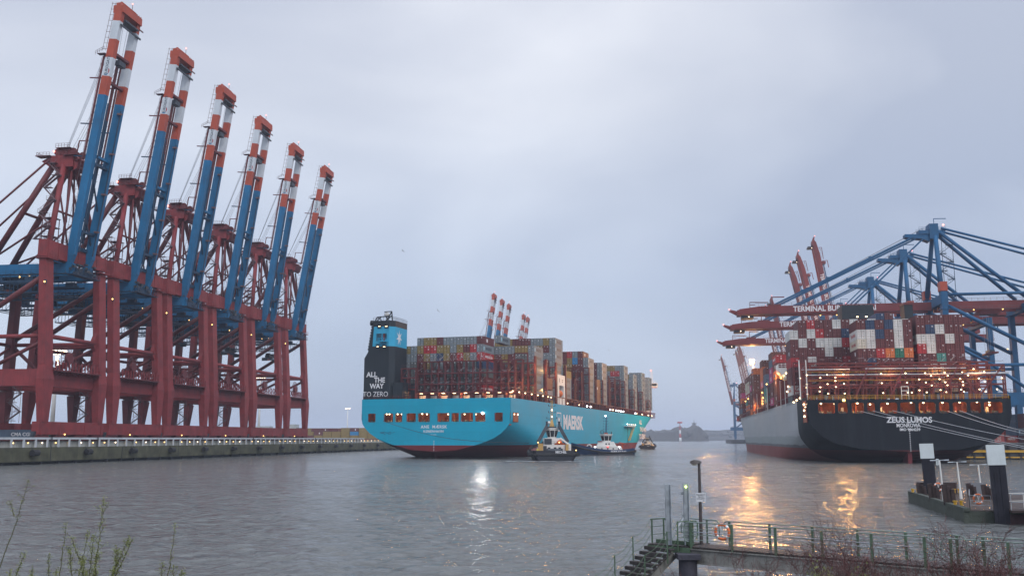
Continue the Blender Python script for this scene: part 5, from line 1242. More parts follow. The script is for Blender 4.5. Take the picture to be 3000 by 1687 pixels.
    if lights and alpha < 5:
        for x_, y_, z_ in ((-12,5,48.4),(-22,5,48.4),(-33,5,48.0),(-8,12.8,17),(-20,12.8,33)): mb = MB(); mb.mat(amber).ball((x_,y_,z_),.26,8,5,.7); mb.build("work_light", None, t)
    mb = MB(); mb.mat(beac).ball(P(73.7,2,.75),.28); mb.build("tip_light", None, t)
    mb = MB(); mb.mat(b_red).cbox((-18,0,47.6),(7,6.4,1.2)); mb.cbox((-13,2,45.2),(2.6,2.6,2.8)); mb.mat(glass).cbox((-11.66,2,45.1),(.06,2.2,1.6)); mb.build("trolley", None, t)
    mb = MB()
    for ax in (-1,1):
        for ay in (-2,2): mb.tube((-18+ax,ay,47),(-18+ax,ay,33),.05,4)
    mb.build("hoist_rope", c_rope, t)
    mb = MB(); mb.mat(b_red).cbox((-18,0,32.5),(2.2,12,.6)); mb.mat(c_dark).cbox((-18,0,33.2),(1.8,5,1.0)); mb.build("spreader", None, t)
    return t
for yc, al, lab_ in ((352,0,"nearest blue gantry crane at right, its red boom lowered over the black ship's stern"),
                     (401,0,"blue gantry crane with lowered boom, middle one of three reaching left over the black ship"),
                     (471,0,"blue gantry crane with the lowest-looking level boom, farthest of the three lowered ones"),
                     (562,82,"blue gantry crane with the rightmost and tallest-looking raised red boom"),
                     (603,78.5,"gantry crane with raised red boom, second from the right behind the level booms"),
                     (641,78,"gantry crane with raised red boom, third from the right, overlapping its neighbour"),
                     (802,80,"gantry crane whose raised boom tip just shows above the level boom's outer end"),
                     (860,80,"hazy gantry crane with raised boom behind the three level booms")):
    blue_crane(lab_, yc, al)
for yc, lab_ in ((1215,"hazy gantry crane, rightmost of the faint raised booms left of the orange light"), (1245,"hazy gantry crane with raised boom, second from right in the faint group"), (1290,"hazy gantry crane with raised boom, second from left in the faint group"), (1380,"faint leftmost gantry crane with blue legs standing at the quay's far tip")):
    blue_crane(lab_, yc, 79, (-16 if yc == 1380 else 0), lights=False, txt=True)
# far striped cranes on the left quay, seen over the light blue ship's containers
for yc, lab_ in ((805,"far striped crane boom above the containers, leftmost of three"), (838,"far striped crane boom above the containers, middle one of three"), (868,"far striped crane boom above the containers, rightmost of three"), (941,"far striped crane boom, left one of the faint pair over the containers"), (963,"far striped crane boom, right one of the faint pair over the containers")):
    gate_crane("" + lab_, yc, 12.3, 82.4, None, 0, int(yc), far=True, reel=False)
# ------------------------------------------------------------------ yard, masts, distant buildings
class YF: pass
def light_mast(px, py, Y, label, zt=None):
    p = at(px, py, Y); t = thing("light_mast", label, "light mast", (p.x, p.y, 6.25), 0, "tall floodlight masts in the left terminal yard"); h = p.z - 6.25
    mb = MB(); mb.tube((0,0,0),(0,0,h),.95,12,.42); mb.build("pole", s_wht, t, True)
    mb = MB(); mb.torus((0,0,h+.2),2.6,.18,'z',18,6); mb.torus((0,0,h-.9),2.2,.12,'z',18,6)
    for k in range(4): a = k*math.pi/2; mb.tube((0,0,h-.3),(2.6*math.cos(a),2.6*math.sin(a),h+.2),.12,4)
    mb.build("crown", galv, t)
    for k in range(14): a = 2*math.pi*k/14; mb = MB(); mb.ball((3.1*math.cos(a),3.1*math.sin(a),h+.25),.42,6,4,.8); mb.build("floodlight", lampw, t)
    return t, h
t, h = light_mast(169, 1030, 376, "tallest white floodlight mast, seen between the nearest crane's legs")
point("flood_bulb", (0,0,h-1.5), (1,.7,.35), 9000, 1.5, t)
light_mast(764, 1108, 675, "floodlight mast seen through the fifth crane's legs")
light_mast(1019, 1197, 1300, "distant floodlight mast between the sixth crane and the light blue ship")
light_mast(414, 1194, 1250, "distant floodlight mast seen through the third crane's legs")
for px, w, hh, Y, lab_ in ((755, 34, 19, 1500, "pale distant block seen through the fifth crane's legs"), (846, 20, 22, 1500, "small pale distant block beside the sixth crane's leg"), (985, 40, 14, 1700, "long low hazy shed behind the yard containers")):
    p = at(px, 1285, Y); t = thing("terminal_building", lab_, "building", (p.x, Y, 6.25))
    mb = MB(); mb.box(-w/2, w/2, 0, 25, 0, hh); mb.build("wall", conc, t); mb = MB(); mb.box(-w/2-.5, w/2+.5, -.5, 25.5, hh, hh+.8); mb.build("roof", galv, t)
    for r_ in range(2): mb = MB(); mb.box(-w/2+1.5, w/2-1.5, -.1, -.01, 3+r_*5, 5+r_*5); mb.build("window", glass, t)
YD = Frame(0, 0, 0); yspec = []; rr = random.Random(11)
YM = Matrix.Rotation(math.pi/2, 4, 'Z')
def yardbox(x, y, z, k, rot, sc=1.0):
    me = container_mesh(k, 2.6, rr.randrange(6)); return (me, Matrix.Translation((x, y, z)) @ Matrix.Rotation(rot, 4, 'Z') @ Matrix.Diagonal((1, sc, 1, 1)))
yl = []
for row in range(3):
    x = -176.0
    while x < -70:
        n = rr.choice((2,3,3,3,2)) if row else rr.choice((2,3,3))
        for i in range(n): yl.append(yardbox(x, 690+row*22, 6.25+2.64*i, rr.choice("yyymymbyymyl"), math.pi/2, .5))
        x += 6.5
for k in range(26):      # stacks showing between the legs and right of the black ship
    yl.append(yardbox(-150-rr.random()*30, 300+k*12, 6.25+2.64*rr.randrange(2), rr.choice("mgbmysm"), -QB, 1))
for i in range(7):
    for j in range(5):
        for q in range(rr.choice((2,3,4))): yl.append(yardbox(186+j*2.7+.1746*(i*14), 330+i*14, 5.0+2.64*q, rr.choice("rmioxbrmsx"), -QZ, 1))
mats = []; V = []; Fc = []; Mi = []
for me, T in yl:
    o = len(V); V += [tuple(T @ v.co) for v in me.vertices]; idx = []
    for m_ in me.materials:
        if m_ not in mats: mats.append(m_)
        idx.append(mats.index(m_))
    for p in me.polygons: Fc.append(tuple(i+o for i in p.vertices)); Mi.append(idx[p.material_index])
me = bpy.data.meshes.new("yard_containers"); me.from_pydata(V, [], Fc)
for m_ in mats: me.materials.append(m_)
me.polygons.foreach_set('material_index', Mi); me.update()
tag(link("yard_containers", me), "low rows of yellow and maroon containers stacked in the terminal yards", "shipping containers", kind='stuff')
o = link("shipping_container", container_mesh('s', 2.6, 2)); p = at(-8, 1276, 262); o.matrix_world = Matrix.Translation((p.x, p.y, 6.25)) @ Matrix.Rotation(-math.pi/2, 4, 'Z')
tag(o, "dark blue container with white lettering on the quay at the photo's far left", "shipping container")
mb = MB(); mb.mat(letw); put_text(mb, "CMA CGM", 1.3, (7.4, -1.26, 1.3), (1,0,0), (0,0,1), bold=.04); tx = mb.build("lettering", None, o); tx.matrix_local = Matrix.Rotation(math.pi/2, 4, 'Z')
# ------------------------------------------------------------------ tugs
t_blk = paint("tug_black", (0.020,0.022,0.030), 0.45, 0.3, 0.5, 0.2, (0.06,0.06,0.07)); t_nav = paint("tug_navy", (0.018,0.050,0.135), 0.4, 0.15, 0.5, 0.2, (0.05,0.06,0.08))
t_yel = paint("tug_buff", (0.52,0.33,0.11), 0.5, 0.12, 0.6, 0.2); skin = paint("skin", (0.45,0.27,0.2), 0.6); wline = emit("pale_flood", (0.9,0.9,1.0), 9); redl = emit("red_port_light", (1.0,0.05,0.04), 6)
def tug_hull(L, B, prof, mat, fm, name_par):
    """prof: (s, half-breadth, sheer height)"""
    mb = MB(); rings = []
    for s, b, sh in prof:
        rings.append([(-b, s, sh), (-b*.98, s, sh-1.1), (-b*.86, s, .2), (-b*.5, s, -1.2), (b*.5, s, -1.2), (b*.86, s, .2), (b*.98, s, sh-1.1), (b, s, sh)])
    mb.loft(rings, close=False, cap0=True, cap1=True)
    hull = mb.build("hull", mat, name_par, fixn=True)
    mb = MB(); mb.add([(-b*.97, s, sh-1.0) for s, b, sh in prof] + [(b*.97, s, sh-1.0) for s, b, sh in prof], [(i, i+1, len(prof)+i+1, len(prof)+i) for i in range(len(prof)-1)]); mb.build("deck", s_red, name_par)
    mb = MB()
    L_ = [Vector((-b-.15, s, sh-1.15)) for s, b, sh in prof]; R_ = [Vector((b+.15, s, sh-1.15)) for s, b, sh in prof]
    mb.path(L_, .38, 8); mb.path(R_, .38, 8); mb.tube(L_[0], R_[0], .42, 8); mb.tube(L_[-1], R_[-1], .45, 8); mb.build("rubber_fender", rub, name_par)
    mb = MB()
    for pts in (L_, R_):
        for a, b in zip(pts[:-1], pts[1:]):
            for q in (.25,.75): c = a.lerp(b, q); mb.cbox(c + Vector((0,0,-.05)), (.98,.16,.9))
    for k in range(7): c = L_[0].lerp(R_[0], (k+.5)/7); mb.cbox(c+Vector((0,-.02,0)), (.16,.98,.9))
    mb.build("fender_chain", tar, name_par); return hull
def wheelhouse(par, cx, cy, z0, z1, w0, w1, d0, d1, mat=s_wht, n=8):
    mb = MB(); 
    def ring(w, d, z): return [(cx+w*math.cos(a)*.5*1.08, cy+d*math.sin(a)*.5*1.08, z) for a in [math.pi/n + 2*math.pi*k/n for k in range(n)]]
    zb = z0+(z1-z0)*.12; zt = z0+(z1-z0)*.9
    def wd(z): f = (z-z0)/(z1-z0); return w0+(w1-w0)*f, d0+(d1-d0)*f
    r = [ring(*wd(z), z) for z in (z0, z1)]; r.append(ring(w1*1.08, d1*1.08, z1+.05)); r.append(ring(w1*1.08, d1*1.08, z1+.3)); mb.loft(r); wh = mb.build("wheelhouse", mat, par, fixn=True)
    for k in range(n):
        a0 = math.pi/n + 2*math.pi*k/n; a1 = a0 + 2*math.pi/n
        lo = ring(*wd(zb), zb); hi = ring(*wd(zt), zt); A_, B_ = Vector(lo[k]), Vector(lo[(k+1) % n]); C_, D_ = Vector(hi[(k+1) % n]), Vector(hi[k])
        nn = (B_-A_).cross(D_-A_).normalized()*.03; cen = (A_+B_+C_+D_)/4
        q = [p + (cen-p)*.14 + (nn if (cen-Vector((cx,cy,cen.z))).dot(nn) > 0 else -nn) for p in (A_, B_, C_, D_)]
        m2 = MB(); m2.add([tuple(p) for p in q], [(0,1,2,3)]); m2.build("window", glass, wh)
    return wh
def person(name_label, loc, rz, top, trousers, pose=0, parent_group=None):
    """standing worker: one continuous skinned body, helmet and hi-vis jacket"""
    me = bpy.data.meshes.new("person_skeleton"); a = .25 if pose == 0 else 1.0
    V = [(0,0,.95),(0,0,1.15),(0,.01,1.38),(0,.02,1.52),(0,.03,1.68),(.10,0,.92),(.11,-.02,.50),(.12,.02,.06),(.12,-.14,.03),(-.10,0,.92),(-.12,.03,.50),(-.13,.06,.06),(-.13,-.10,.03),(.19,.01,1.42),(.24,-.02,1.16),(.24,-.16*a,.95),(.23,-.26*a,.88),(-.19,.01,1.42),(-.25,0,1.16),(-.25,-.10*a,.94),(-.24,-.18*a,.86),(0,-.02,1.74)]
    E = [(0,1),(1,2),(2,3),(3,4),(4,21),(0,5),(5,6),(6,7),(7,8),(0,9),(9,10),(10,11),(11,12),(2,13),(13,14),(14,15),(15,16),(2,17),(17,18),(18,19),(19,20)]
    Rr = [.15,.15,.17,.06,.10,.10,.07,.05,.045,.10,.07,.05,.045,.075,.055,.042,.03,.075,.055,.042,.03,.09]
    me.from_pydata(V, E, []); o = bpy.data.objects.new("person", me); COL.objects.link(o)
    sk = o.modifiers.new("skin", 'SKIN'); sb = o.modifiers.new("sub", 'SUBSURF'); sb.levels = 1
    for i, r_ in enumerate(Rr): me.skin_vertices[0].data[i].radius = (r_, r_)
    me.skin_vertices[0].data[0].use_root = True
    bpy.context.view_layer.update(); m2 = bpy.data.meshes.new_from_object(o.evaluated_get(bpy.context.evaluated_depsgraph_get())); bpy.data.objects.remove(o)
    m2.materials.clear(); [m2.materials.append(m_) for m_ in (trousers, top, skin, rub)]
    for p in m2.polygons:
        c = p.center; p.material_index = 2 if c.z > 1.5 or (c.z < .92 and abs(c.x) > .2) else (1 if c.z > .98 or (abs(c.x) > .19 and c.z > .9) else (3 if c.z < .1 else 0)); p.use_smooth = True
    o = link("person", m2); o.location = loc; o.rotation_euler = (0,0,rz); tag(o, name_label, "person")
    mb = MB(); mb.ball((0,0,1.80),.135,10,6,.75); mb.build("helmet", s_wht, o, True); return o
# stern-on escort tug
def tug_stern(label, X, Y, rz, sc, hullm=t_blk, text=("MICHEL","HAMBURG"), mast=True, group=None, boat=True):
    t = thing("tug_boat", label, "tug boat", (X, Y, 0), rz, group); t.scale = (sc, sc, sc)
    prof = [(0,5.6,3.0),(1.5,6.5,3.0),(5,6.9,3.0),(12,6.9,3.1),(20,6.6,3.7),(25,5.2,4.4),(28.5,2.6,5.0),(30,.7,5.3)]
    tug_hull(30, 13, prof, hullm, rub, t)
    mb = MB(); mb.mat(letw); put_text(mb, text[0], .95, (1.7,-.03,2.55), (1,0,0), (0,0,1), bold=.03); put_text(mb, text[1], .85, (1.7,-.03,1.75), (1,0,0), (0,0,1), bold=.02); mb.build("name_lettering", None, t)
    mb = MB(); mb.mat(s_wht).box(-2.9,3.6,8,19,2.0,4.6); mb.box(-2.4,2.8,9,18,4.6,6.6); mb.mat(c_dark); mb.box(-2.6,-.4,7.9,7.97,4.7,6.4); mb.box(-2.95,-1.9,7.92,7.99,2.1,4.3); mb.mat(glass)
    for q in (-1.6,.2,1.6): mb.box(q,q+.8,7.93,8.0,2.6,3.9)
    mb.mat(c_dark).rail((-2.9,8,4.6),(3.6,8,4.6),1.0,.8,.04); mb.rail((-2.9,8,4.6),(-2.9,14,4.6),1.0,1,.04); mb.rail((3.6,8,4.6),(3.6,14,4.6),1.0,1,.04); mb.build("deckhouse", None, t)
    wheelhouse(t, 0, 12.4, 6.4, 9.3, 2.4, 3.9, 3.0, 4.2)
    mb = MB(); mb.cbox((0,12.4,9.75),(2.6,2.0,.5)); mb.rail((-1.6,11,9.6),(1.6,11,9.6),.9,.6,.04); mb.build("wheelhouse_roof", c_dark, t)
    for s, x0, x1 in ((-1,-1.6,-4.4),(1,2.0,4.6)):
        mb = MB(); mb.mat(c_dark).beam((x0,10.6,10.2),(x1,9.6,5.4),1.05,.95); mb.tube((x0+.1*s,10.5,10.2),(x0+.05*s,10.5,11.6),.34,8); mb.mat(galv).tube((x0+s*.9,10.0,8.3),(x1-s*.5,9.4,5.6),.16,6); mb.build("exhaust_stack", None, t)
    mb = MB(); mb.mat(t_yel).box(-4.5,-3.1,6.5,8.2,2.0,5.0); mb.box(-4.56,-3.04,6.44,8.26,4.7,4.8); mb.build("deck_locker", None, t); mb = MB(); mb.mat(t_yel).box(3.7,4.5,6.5,8.2,2.0,4.8); mb.build("deck_locker", None, t)
    mb = MB(); mb.mat(s_wht).beam((2.2,8.6,6.6),(5.2,7.6,4.4),.45,.45); mb.box(4.4,5.3,7,8,2.0,4.8); mb.build("deck_crane", None, t)
    if boat: mb = MB(); mb.loft([[(.5,8.2,5.0),(.5,9.2,5.0),(.5,8.7,4.6)],[(1.2,7.6,5.2),(1.2,9.6,5.2),(1.2,8.6,4.1)],[(2.9,7.6,5.2),(2.9,9.6,5.2),(2.9,8.6,4.2)],[(3.9,8.4,5.0),(3.9,8.9,5.0),(3.9,8.6,4.8)]]); mb.ball((2.0,8.6,5.3),.85,8,5,.8); mb.build("rescue_boat", orgb, t)
    mb = MB(); mb.tube((-2,3.2,2.8),(2,3.2,2.8),.8,12); mb.cbox((-2.2,3.2,2.7),(.3,1.9,1.7)); mb.cbox((2.2,3.2,2.7),(.3,1.9,1.7)); mb.build("towing_winch", c_dark, t)
    if mast:
        mb = MB(); mb.mat(t_yel)
        mb.loft([[(-.8,11.6,9.8),(.8,11.6,9.8),(.8,12.8,9.8),(-.8,12.8,9.8)],[(-.25,12,12),(.25,12,12),(.25,12.4,12),(-.25,12.4,12)]])
        for q in (-.28,.28): mb.tube((q,12.2,11.8),(q*.7,12.2,17.9),.09,5)
        for k in range(9): mb.beam((-.28,12.2,12+k*.66),(.28,12.2,12.33+k*.66),.08)
        mb.mat(c_dark); 
        for z, w in ((16.2,1.0),(14.2,1.0),(12.4,1.5)): mb.beam((-w,12.2,z),(w,12.2,z),.10); mb.cbox((-w,12.2,z+.25),(.2,.2,.5)); mb.cbox((w,12.2,z+.25),(.2,.2,.5))
        mb.build("mast", None, t)
        mb = MB(); mb.ball((-.9,11.9,11.2),.5,10,6); mb.build("radar_dome", s_wht, t, True)
        for z in (15.0, 13.0): mb = MB(); mb.mat(lampw).ball((0,11.9,z),.22); mb.build("mast_light", None, t)
    for p, m_ in (((-4.6,6.2,5.3),lampm),((1.8,7.5,5.3),lampm),((6.1,.4,3.1),lampm)): mb = MB(); mb.ball(p,.17); mb.build("deck_lamp", m_, t)
    return t
p = at(1613, 1350, 279)
tug1 = tug_stern("black-hulled tug seen stern-on, yellow lattice mast, close beside the light blue ship's quarter", p.x+1.3, 277, R(2), 1.0, group="harbour tugs escorting the light blue ship")
hv = paint("hi_vis_white", (0.7,0.7,0.6), 0.6); dk = paint("work_trousers", (0.03,0.035,0.05), 0.7); hy = paint("hi_vis_yellow", (0.62,0.60,0.06), 0.6)
person("deckhand in pale jacket and dark trousers standing at right on the black tug's afterdeck", (p.x+5.5, 279.6, 2.0), R(150), hv, dk)
person("deckhand in pale yellow jacket standing at left on the black tug's afterdeck", (p.x-3.8, 280.2, 2.0), R(200), hy, hv, 1)
p3 = at(1903, 1318, 610); p3.x -= 2.6
tug_stern("small distant tug with deck lights at the light blue ship's bow", p3.x, 606, R(-14), .72, t_blk, ("TUG","HAMBURG"), False, "harbour tugs escorting the light blue ship", False)
# broadside tug
pl = at(1672, 1331, 398); pr = at(1860, 1331, 390)
t = thing("tug_boat", "navy blue tug seen broadside with white deckhouse and red trim beneath the ship's side", "tug boat", (pr.x, 392, 0), math.pi/2 - math.atan2(398-390, pl.x-pr.x) * 0 , "harbour tugs escorting the light blue ship")
Lt = (pr - pl).length
t.rotation_euler = (0, 0, math.pi/2 - R(2))     # stern at right, bow pointing left
prof = [(0,3.6,2.6),(.6,4.9,2.5),(4,5.4,2.0),(9,5.5,1.9),(14,5.5,2.3),(19,5.3,3.2),(23,4.4,4.1),(26,2.6,4.9),(27.3,.6,5.2)]
tug_hull(27, 11, prof, t_nav, rub, t)
mb = MB(); mb.mat(t_blk).box(-5.62,-5.5,1,15,.1,.7); mb.mat(letw)
for a, b in ((6.4,9.6),(5.0,0),): pass
vs, fs = text_mesh("FAIRPLAY TUG", .95, bold=.04); mb.add([(5.58, 6.4 - a*1.0*-1, 1.35 + b) for a, b in vs], fs); mb.add([(-5.58, 6.8 - a*1.0, 1.2 + b) for a, b in vs], fs)
mb.build("side_lettering", None, t)
mb = MB(); mb.mat(s_wht)
mb.loft([[(-3.6,4.6,1.1),(3.6,4.6,1.1),(3.6,18,1.1),(-3.6,18,1.1)],[(-3.6,5.6,3.4),(3.6,5.6,3.4),(3.6,16.4,3.4),(-3.6,16.4,3.4)]])
mb.loft([[(-2.9,7.4,3.4),(2.9,7.4,3.4),(2.9,15.4,3.4),(-2.9,15.4,3.4)],[(-2.6,8.4,5.2),(2.6,8.4,5.2),(2.6,14.6,5.2),(-2.6,14.6,5.2)]])
mb.mat(glass)
for q in (6.6,8.8,11.0,13.4,15.6): 
    for sx in (-1,1): mb.cbox((sx*3.62,q,2.4),(.06,.55,.55))
for sx in (-1,1):
    for q in (10.4,11.6): mb.cbox((sx*2.8,q,4.3),(.14,.55,.6))
mb.mat(c_org)
for sx in (-1,1): mb.cbox((sx*3.64,11.1,2.9),(.06,1.1,.25)); mb.cbox((sx*3.64,11.1,1.6),(.06,1.6,.45)); mb.cbox((sx*2.72,14.0,5.3),(.3,1.6,.3))
mb.build("deckhouse", None, t)
wheelhouse(t, 0, 11.4, 5.2, 8.0, 3.6, 4.6, 3.4, 5.0)
mb = MB(); mb.mat(c_org).cbox((0,11.4,8.5),(1.2,1.4,.7)); mb.mat(c_dark).rail((-2,9.2,8.3),(2,9.2,8.3),.9,.8,.04); mb.rail((-2.2,9.2,8.3),(-2.2,13.4,8.3),.9,.8,.04); mb.torus((-1,13,9.1),.7,.12,'x',14,5); mb.build("roof_gear", None, t)
mb = MB(); mb.mat(t_nav).tube((0,11.4,8.6),(0,11.2,15.4),.24,6,.14)
for k in range(5): mb.beam((0,10.6,10.2+k*1.1),(0,12.3,10.2+k*1.1),.1); mb.cbox((0,10.5,10.35+k*1.1),(.2,.2,.35)); mb.cbox((0,12.4,10.35+k*1.1),(.2,.2,.35))
mb.build("mast", None, t)
mb = MB(); mb.ball((0,11.5,15.7),.30); mb.build("mast_light", wline, t)
mb = MB(); mb.mat(c_org).tube((0,3.6,4.2),(0,6.2,4.9),.2,6); mb.tube((0,4.8,2.6),(0,4.8,4.4),.25,6); mb.cbox((0,4.8,4.5),(1.0,.9,.5)); mb.build("fire_monitor", None, t)
mb = MB(); mb.mat(s_wht).torus((0,18.4,3.1),.9,.25,'x',16,6); mb.mat(c_dark).tube((-1.6,18.4,3.1),(1.6,18.4,3.1),.5,10); mb.build("towing_winch", None, t)
for q, m_ in ((16.2,wline),(6.4,wline),(11.0,redl)):
    mb = MB(); mb.ball((3.8 if False else -3.8,q,3.1),.22); mb.ball((3.8,q,3.1),.22) if False else None; mb.build("deck_lamp", m_, t)
# tow line
def rope(name, pts, r, label, cat, group=None, mat=None):
    P_s = [Vector(p) for p in pts]; mb = MB(); mb.path(P_s, r, 5); return tag(mb.build(name, mat or c_rope), label, cat, group)
a = at(1123, 1233, 316); b = at(1549, 1297, 279.5); pts = []
for k in range(17):
    f = k/16; q = a.lerp(b, f); q.z -= 2.6*math.sin(math.pi*f)*(1-.25*f); pts.append(q)
rope("tow_line", pts, .07, "dark tow line sagging from the light blue ship's stern opening to the black tug", "tow line", None, c_dark)
for i, (p0, p1, w_) in enumerate((((2521,1204),(3000,1309),"lowest mooring line, starting left of the black ship's name"), ((2557,1203),(3000,1304),"second lowest mooring line across the black stern"), ((2614,1202),(3000,1283),"middle mooring line, passing the last letter of the ship's name"), ((2776,1204),(3000,1266),"fourth mooring line, starting at the yellow spot in a stern opening"), ((2811,1202),(3000,1259),"highest mooring line, ending nearest the quay's top right"))):
    x0, z0_ = ZE.on_s(p0[0], p0[1], .2); a = ZE.M @ Vector((x0, -.1, z0_)); e = at(3000 + (3000-p0[0])*.25, p1[1] + (p1[1]-p0[1])*.25, 214)
    pts = [a.lerp(e, k/10) - Vector((0,0,.5*math.sin(math.pi*k/10))) for k in range(11)]
    rope("mooring_line", pts, .06, w_, "mooring line", "pale mooring lines from the black ship's stern", galv)
# wake foam
rr = random.Random(4); mb = MB()
def foam_patch(cx, cy, lx, ly, n, rot=0.0):
    for k in range(n):
        u = rr.gauss(0,.5)*lx; v = rr.gauss(0,.5)*ly; c = math.cos(rot); s = math.sin(rot); x = cx+u*c-v*s; y = cy+u*s+v*c; r_ = rr.uniform(.2,.8)
        m = 6; pts = [(x+r_*rr.uniform(.5,1.6)*1.7*math.cos(2*math.pi*j/m), y+r_*rr.uniform(.4,1.2)*math.sin(2*math.pi*j/m), .02+rr.random()*.05) for j in range(m)]
        mb.add(pts, [tuple(range(m))])
pt = at(1560, 1351, 276); foam_patch(pt.x, 275.5, 4.5, 1.2, 90); foam_patch(tug1.location.x+2, 276, 7, .8, 60)
for k in range(24): q = AN.M @ Vector((-16+k*1.9, 10+abs(k-9)*1.0, 0)); foam_patch(q.x, q.y-2.5, 2.6, .7, 12)
foam_patch(p3.x-3, 604, 5, 2, 60); foam_patch(pr.x-10, 385.5, 12, .8, 50)
tag(mb.build("wake_foam", foamm), "thin white foam along the waterline of the ship and tugs", "foam", kind='stuff')
# ------------------------------------------------------------------ gulls
def gull(px, py, Y, span, rz, bank, label):
    m = MB(); m.loft([[(0,-.28,0),(.01,-.28,.01),(0,-.28,.02)],[(-.05,-.12,-.04),(.05,-.12,-.04),(0,-.12,.06)],[(-.06,.08,-.05),(.06,.08,-.05),(0,.08,.06)],[(-.02,.27,-.01),(.02,.27,-.01),(0,.27,.03)]])
    o = m.build("gull", paint("gull_grey", (0.13,0.13,0.14), .7)); o.location = at(px, py, Y); k = span/1.2; o.scale = (k,k,k); o.rotation_euler = (bank*.3, bank, rz); tag(o, label, "gull", "gulls over the harbour")
    for s in (-1, 1):
        m = MB(); m.loft([[(0,-.10,.02),(0,.12,.02),(0,.0,.04)],[(s*.30,-.06,.16),(s*.30,.14,.16),(s*.3,.04,.18)],[(s*.62,-.16,.08),(s*.62,-.08,.08),(s*.62,-.12,.09)]]); m.build("wing", paint("gull_wing", (0.10,0.10,0.11), .7), o, fixn=True)
    m = MB(); m.loft([[(-.08,-.40,0),(.08,-.40,0),(0,-.40,.01)],[(-.03,-.26,0),(.03,-.26,0),(0,-.26,.02)]]); m.build("tail", paint("gull_wing", (0.10,0.10,0.11), .7), o)
gull(1180, 735, 300, 1.45, R(50), R(35), "dark gull banking high left of centre, above the light blue ship's funnel")
gull(1283, 910, 300, 1.55, R(40), R(45), "dark gull with raised wing right of the funnel")
gull(1262, 947, 420, 1.3, R(90), R(5), "tiny gull gliding level just above the aft containers")
gull(1667, 934, 420, 1.1, R(20), R(30), "tiny gull above the tall third bay of containers")
gull(1783, 1026, 420, 1.3, R(30), R(50), "tiny gull right of the red topped container stack")
# ------------------------------------------------------------------ near bank
bank_m = paint("bank_soil", (0.05,0.045,0.03), 0.9, 0.5, 0.6, 0.0, grain=0.5)
mb = MB(); rr = random.Random(2); N_ = 60; rows_ = [(-40,4.7),(2,4.4),(7,4.1),(12,3.6),(18,2.2),(24,.9),(31,-.6)]
vs = []; 
for y, z in rows_:
    for i in range(N_+1): vs.append((-120+i*4, y+rr.uniform(-.6,.6), z + (rr.uniform(-.15,.15) if -1 < z else 0)))
fs = [(r*(N_+1)+i, r*(N_+1)+i+1, (r+1)*(N_+1)+i+1, (r+1)*(N_+1)+i) for r in range(len(rows_)-1) for i in range(N_)]
mb.add(vs, fs); tag(mb.build("bank", bank_m), kind='structure')
# ------------------------------------------------------------------ footbridge pier
g_rail = paint("rail_green", (0.075,0.125,0.08), 0.5, 0.35, 3.0, 0.5, (0.09,0.06,0.04)); g_gray = paint("rail_grey_green", (0.19,0.25,0.23), 0.5, 0.25, 3.0, 0.3)
p_gird = paint("pier_girder", (0.20,0.20,0.19), 0.7, 0.35, 1.2, 0.8, (0.05,0.04,0.035), grain=0.2); p_deck = paint("wet_planks", (0.040,0.034,0.034), 0.55, 0.4, 2.5, 0.3); p_col = paint("pier_column", (0.045,0.045,0.062), 0.7, 0.35, 1.5, 0.6, grain=0.3)
galv2 = paint("galvanised", (0.34,0.38,0.42), 0.42, 0.3, 3.0, 0.4, (0.15,0.16,0.17), metal=0.3)
U = Vector((10.6,-8.8,0)).normalized(); Vn = Vector((.64,.77,0)).normalized(); Z_ = Vector((0,0,1))
PO = Vector((8.03,44.0,1.6))               # near-side deck corner of the long span
def pt(u, v, z): return PO + U*u + Vn*v + Z_*z
root = thing("footbridge", "narrow steel footbridge with green railings running from the column landing to the right edge", "footbridge", PO)
def fb(mb, name, mat=None, smooth=False):
    o = mb.build(name, mat, root, smooth); o.location = -PO; return o
LEN = 30.0; drop = -.0
mb = MB()
for k in range(int(LEN/.3)): a = pt(-.2+k*.3, -.02, -.04); b = pt(-.2+k*.3, 1.46, -.04); mb.beam(a, b, .26, .06, side=(U.x,U.y,0))
fb(mb, "deck_boards", p_deck)
for v in (.02, 1.42):
    mb = MB(); mb.beam(pt(-.3,v,-.42), pt(LEN,v,-.42), .12, .6, side=(Vn.x,Vn.y,0)); mb.beam(pt(-.3,v,-.12), pt(LEN,v,-.12), .26, .04, side=(Vn.x,Vn.y,0)); mb.beam(pt(-.3,v,-.72), pt(LEN,v,-.72), .26, .04, side=(Vn.x,Vn.y,0))
    fb(mb, "girder", p_gird)
mb = MB()
for k in range(9): mb.beam(pt(k*3.4,.1,-.5), pt(k*3.4,1.36,-.5), .12, .35)
fb(mb, "cross_beam", p_gird)
def rail_panel(u0, u1, v, name="railing", first=0):
    r = .028; H_ = 1.06; c = .22
    top = [pt(u0,v,.38), pt(u0,v,H_-c), pt(u0+c*.35,v,H_-c*.3), pt(u0+c,v,H_), pt(u1-c,v,H_), pt(u1-c*.35,v,H_-c*.3), pt(u1,v,H_-c), pt(u1,v,.38), pt(u1-c*.4,v,.22), pt(u1-c,v,.2)]
    low = [pt(u0+c,v,.2), pt(u0+c*.4,v,.22), pt(u0,v,.38)]
    mb = MB(); mb.mat(g_gray); mb.path(top, r, 6); mb.path(low, r, 6)
    n = max(1, int(round((u1-u0-.7)/1.95))); 
    for z in (.30,.52,.78): mb.tube(pt(u0+.03,v,z), pt(u1-.03,v,z), .014, 5)
    mb.mat(g_rail)
    for k in range(n+1): u = u0+.35+(u1-u0-.7)*k/n; mb.beam(pt(u,v,-.3), pt(u,v,H_-.01), .11, .05, side=(U.x,U.y,0)); 
    return fb(mb, name, None)
rail_panel(-.25, 10.6, .0); rail_panel(10.85, 21.5, .0); rail_panel(21.7, 30, .0)
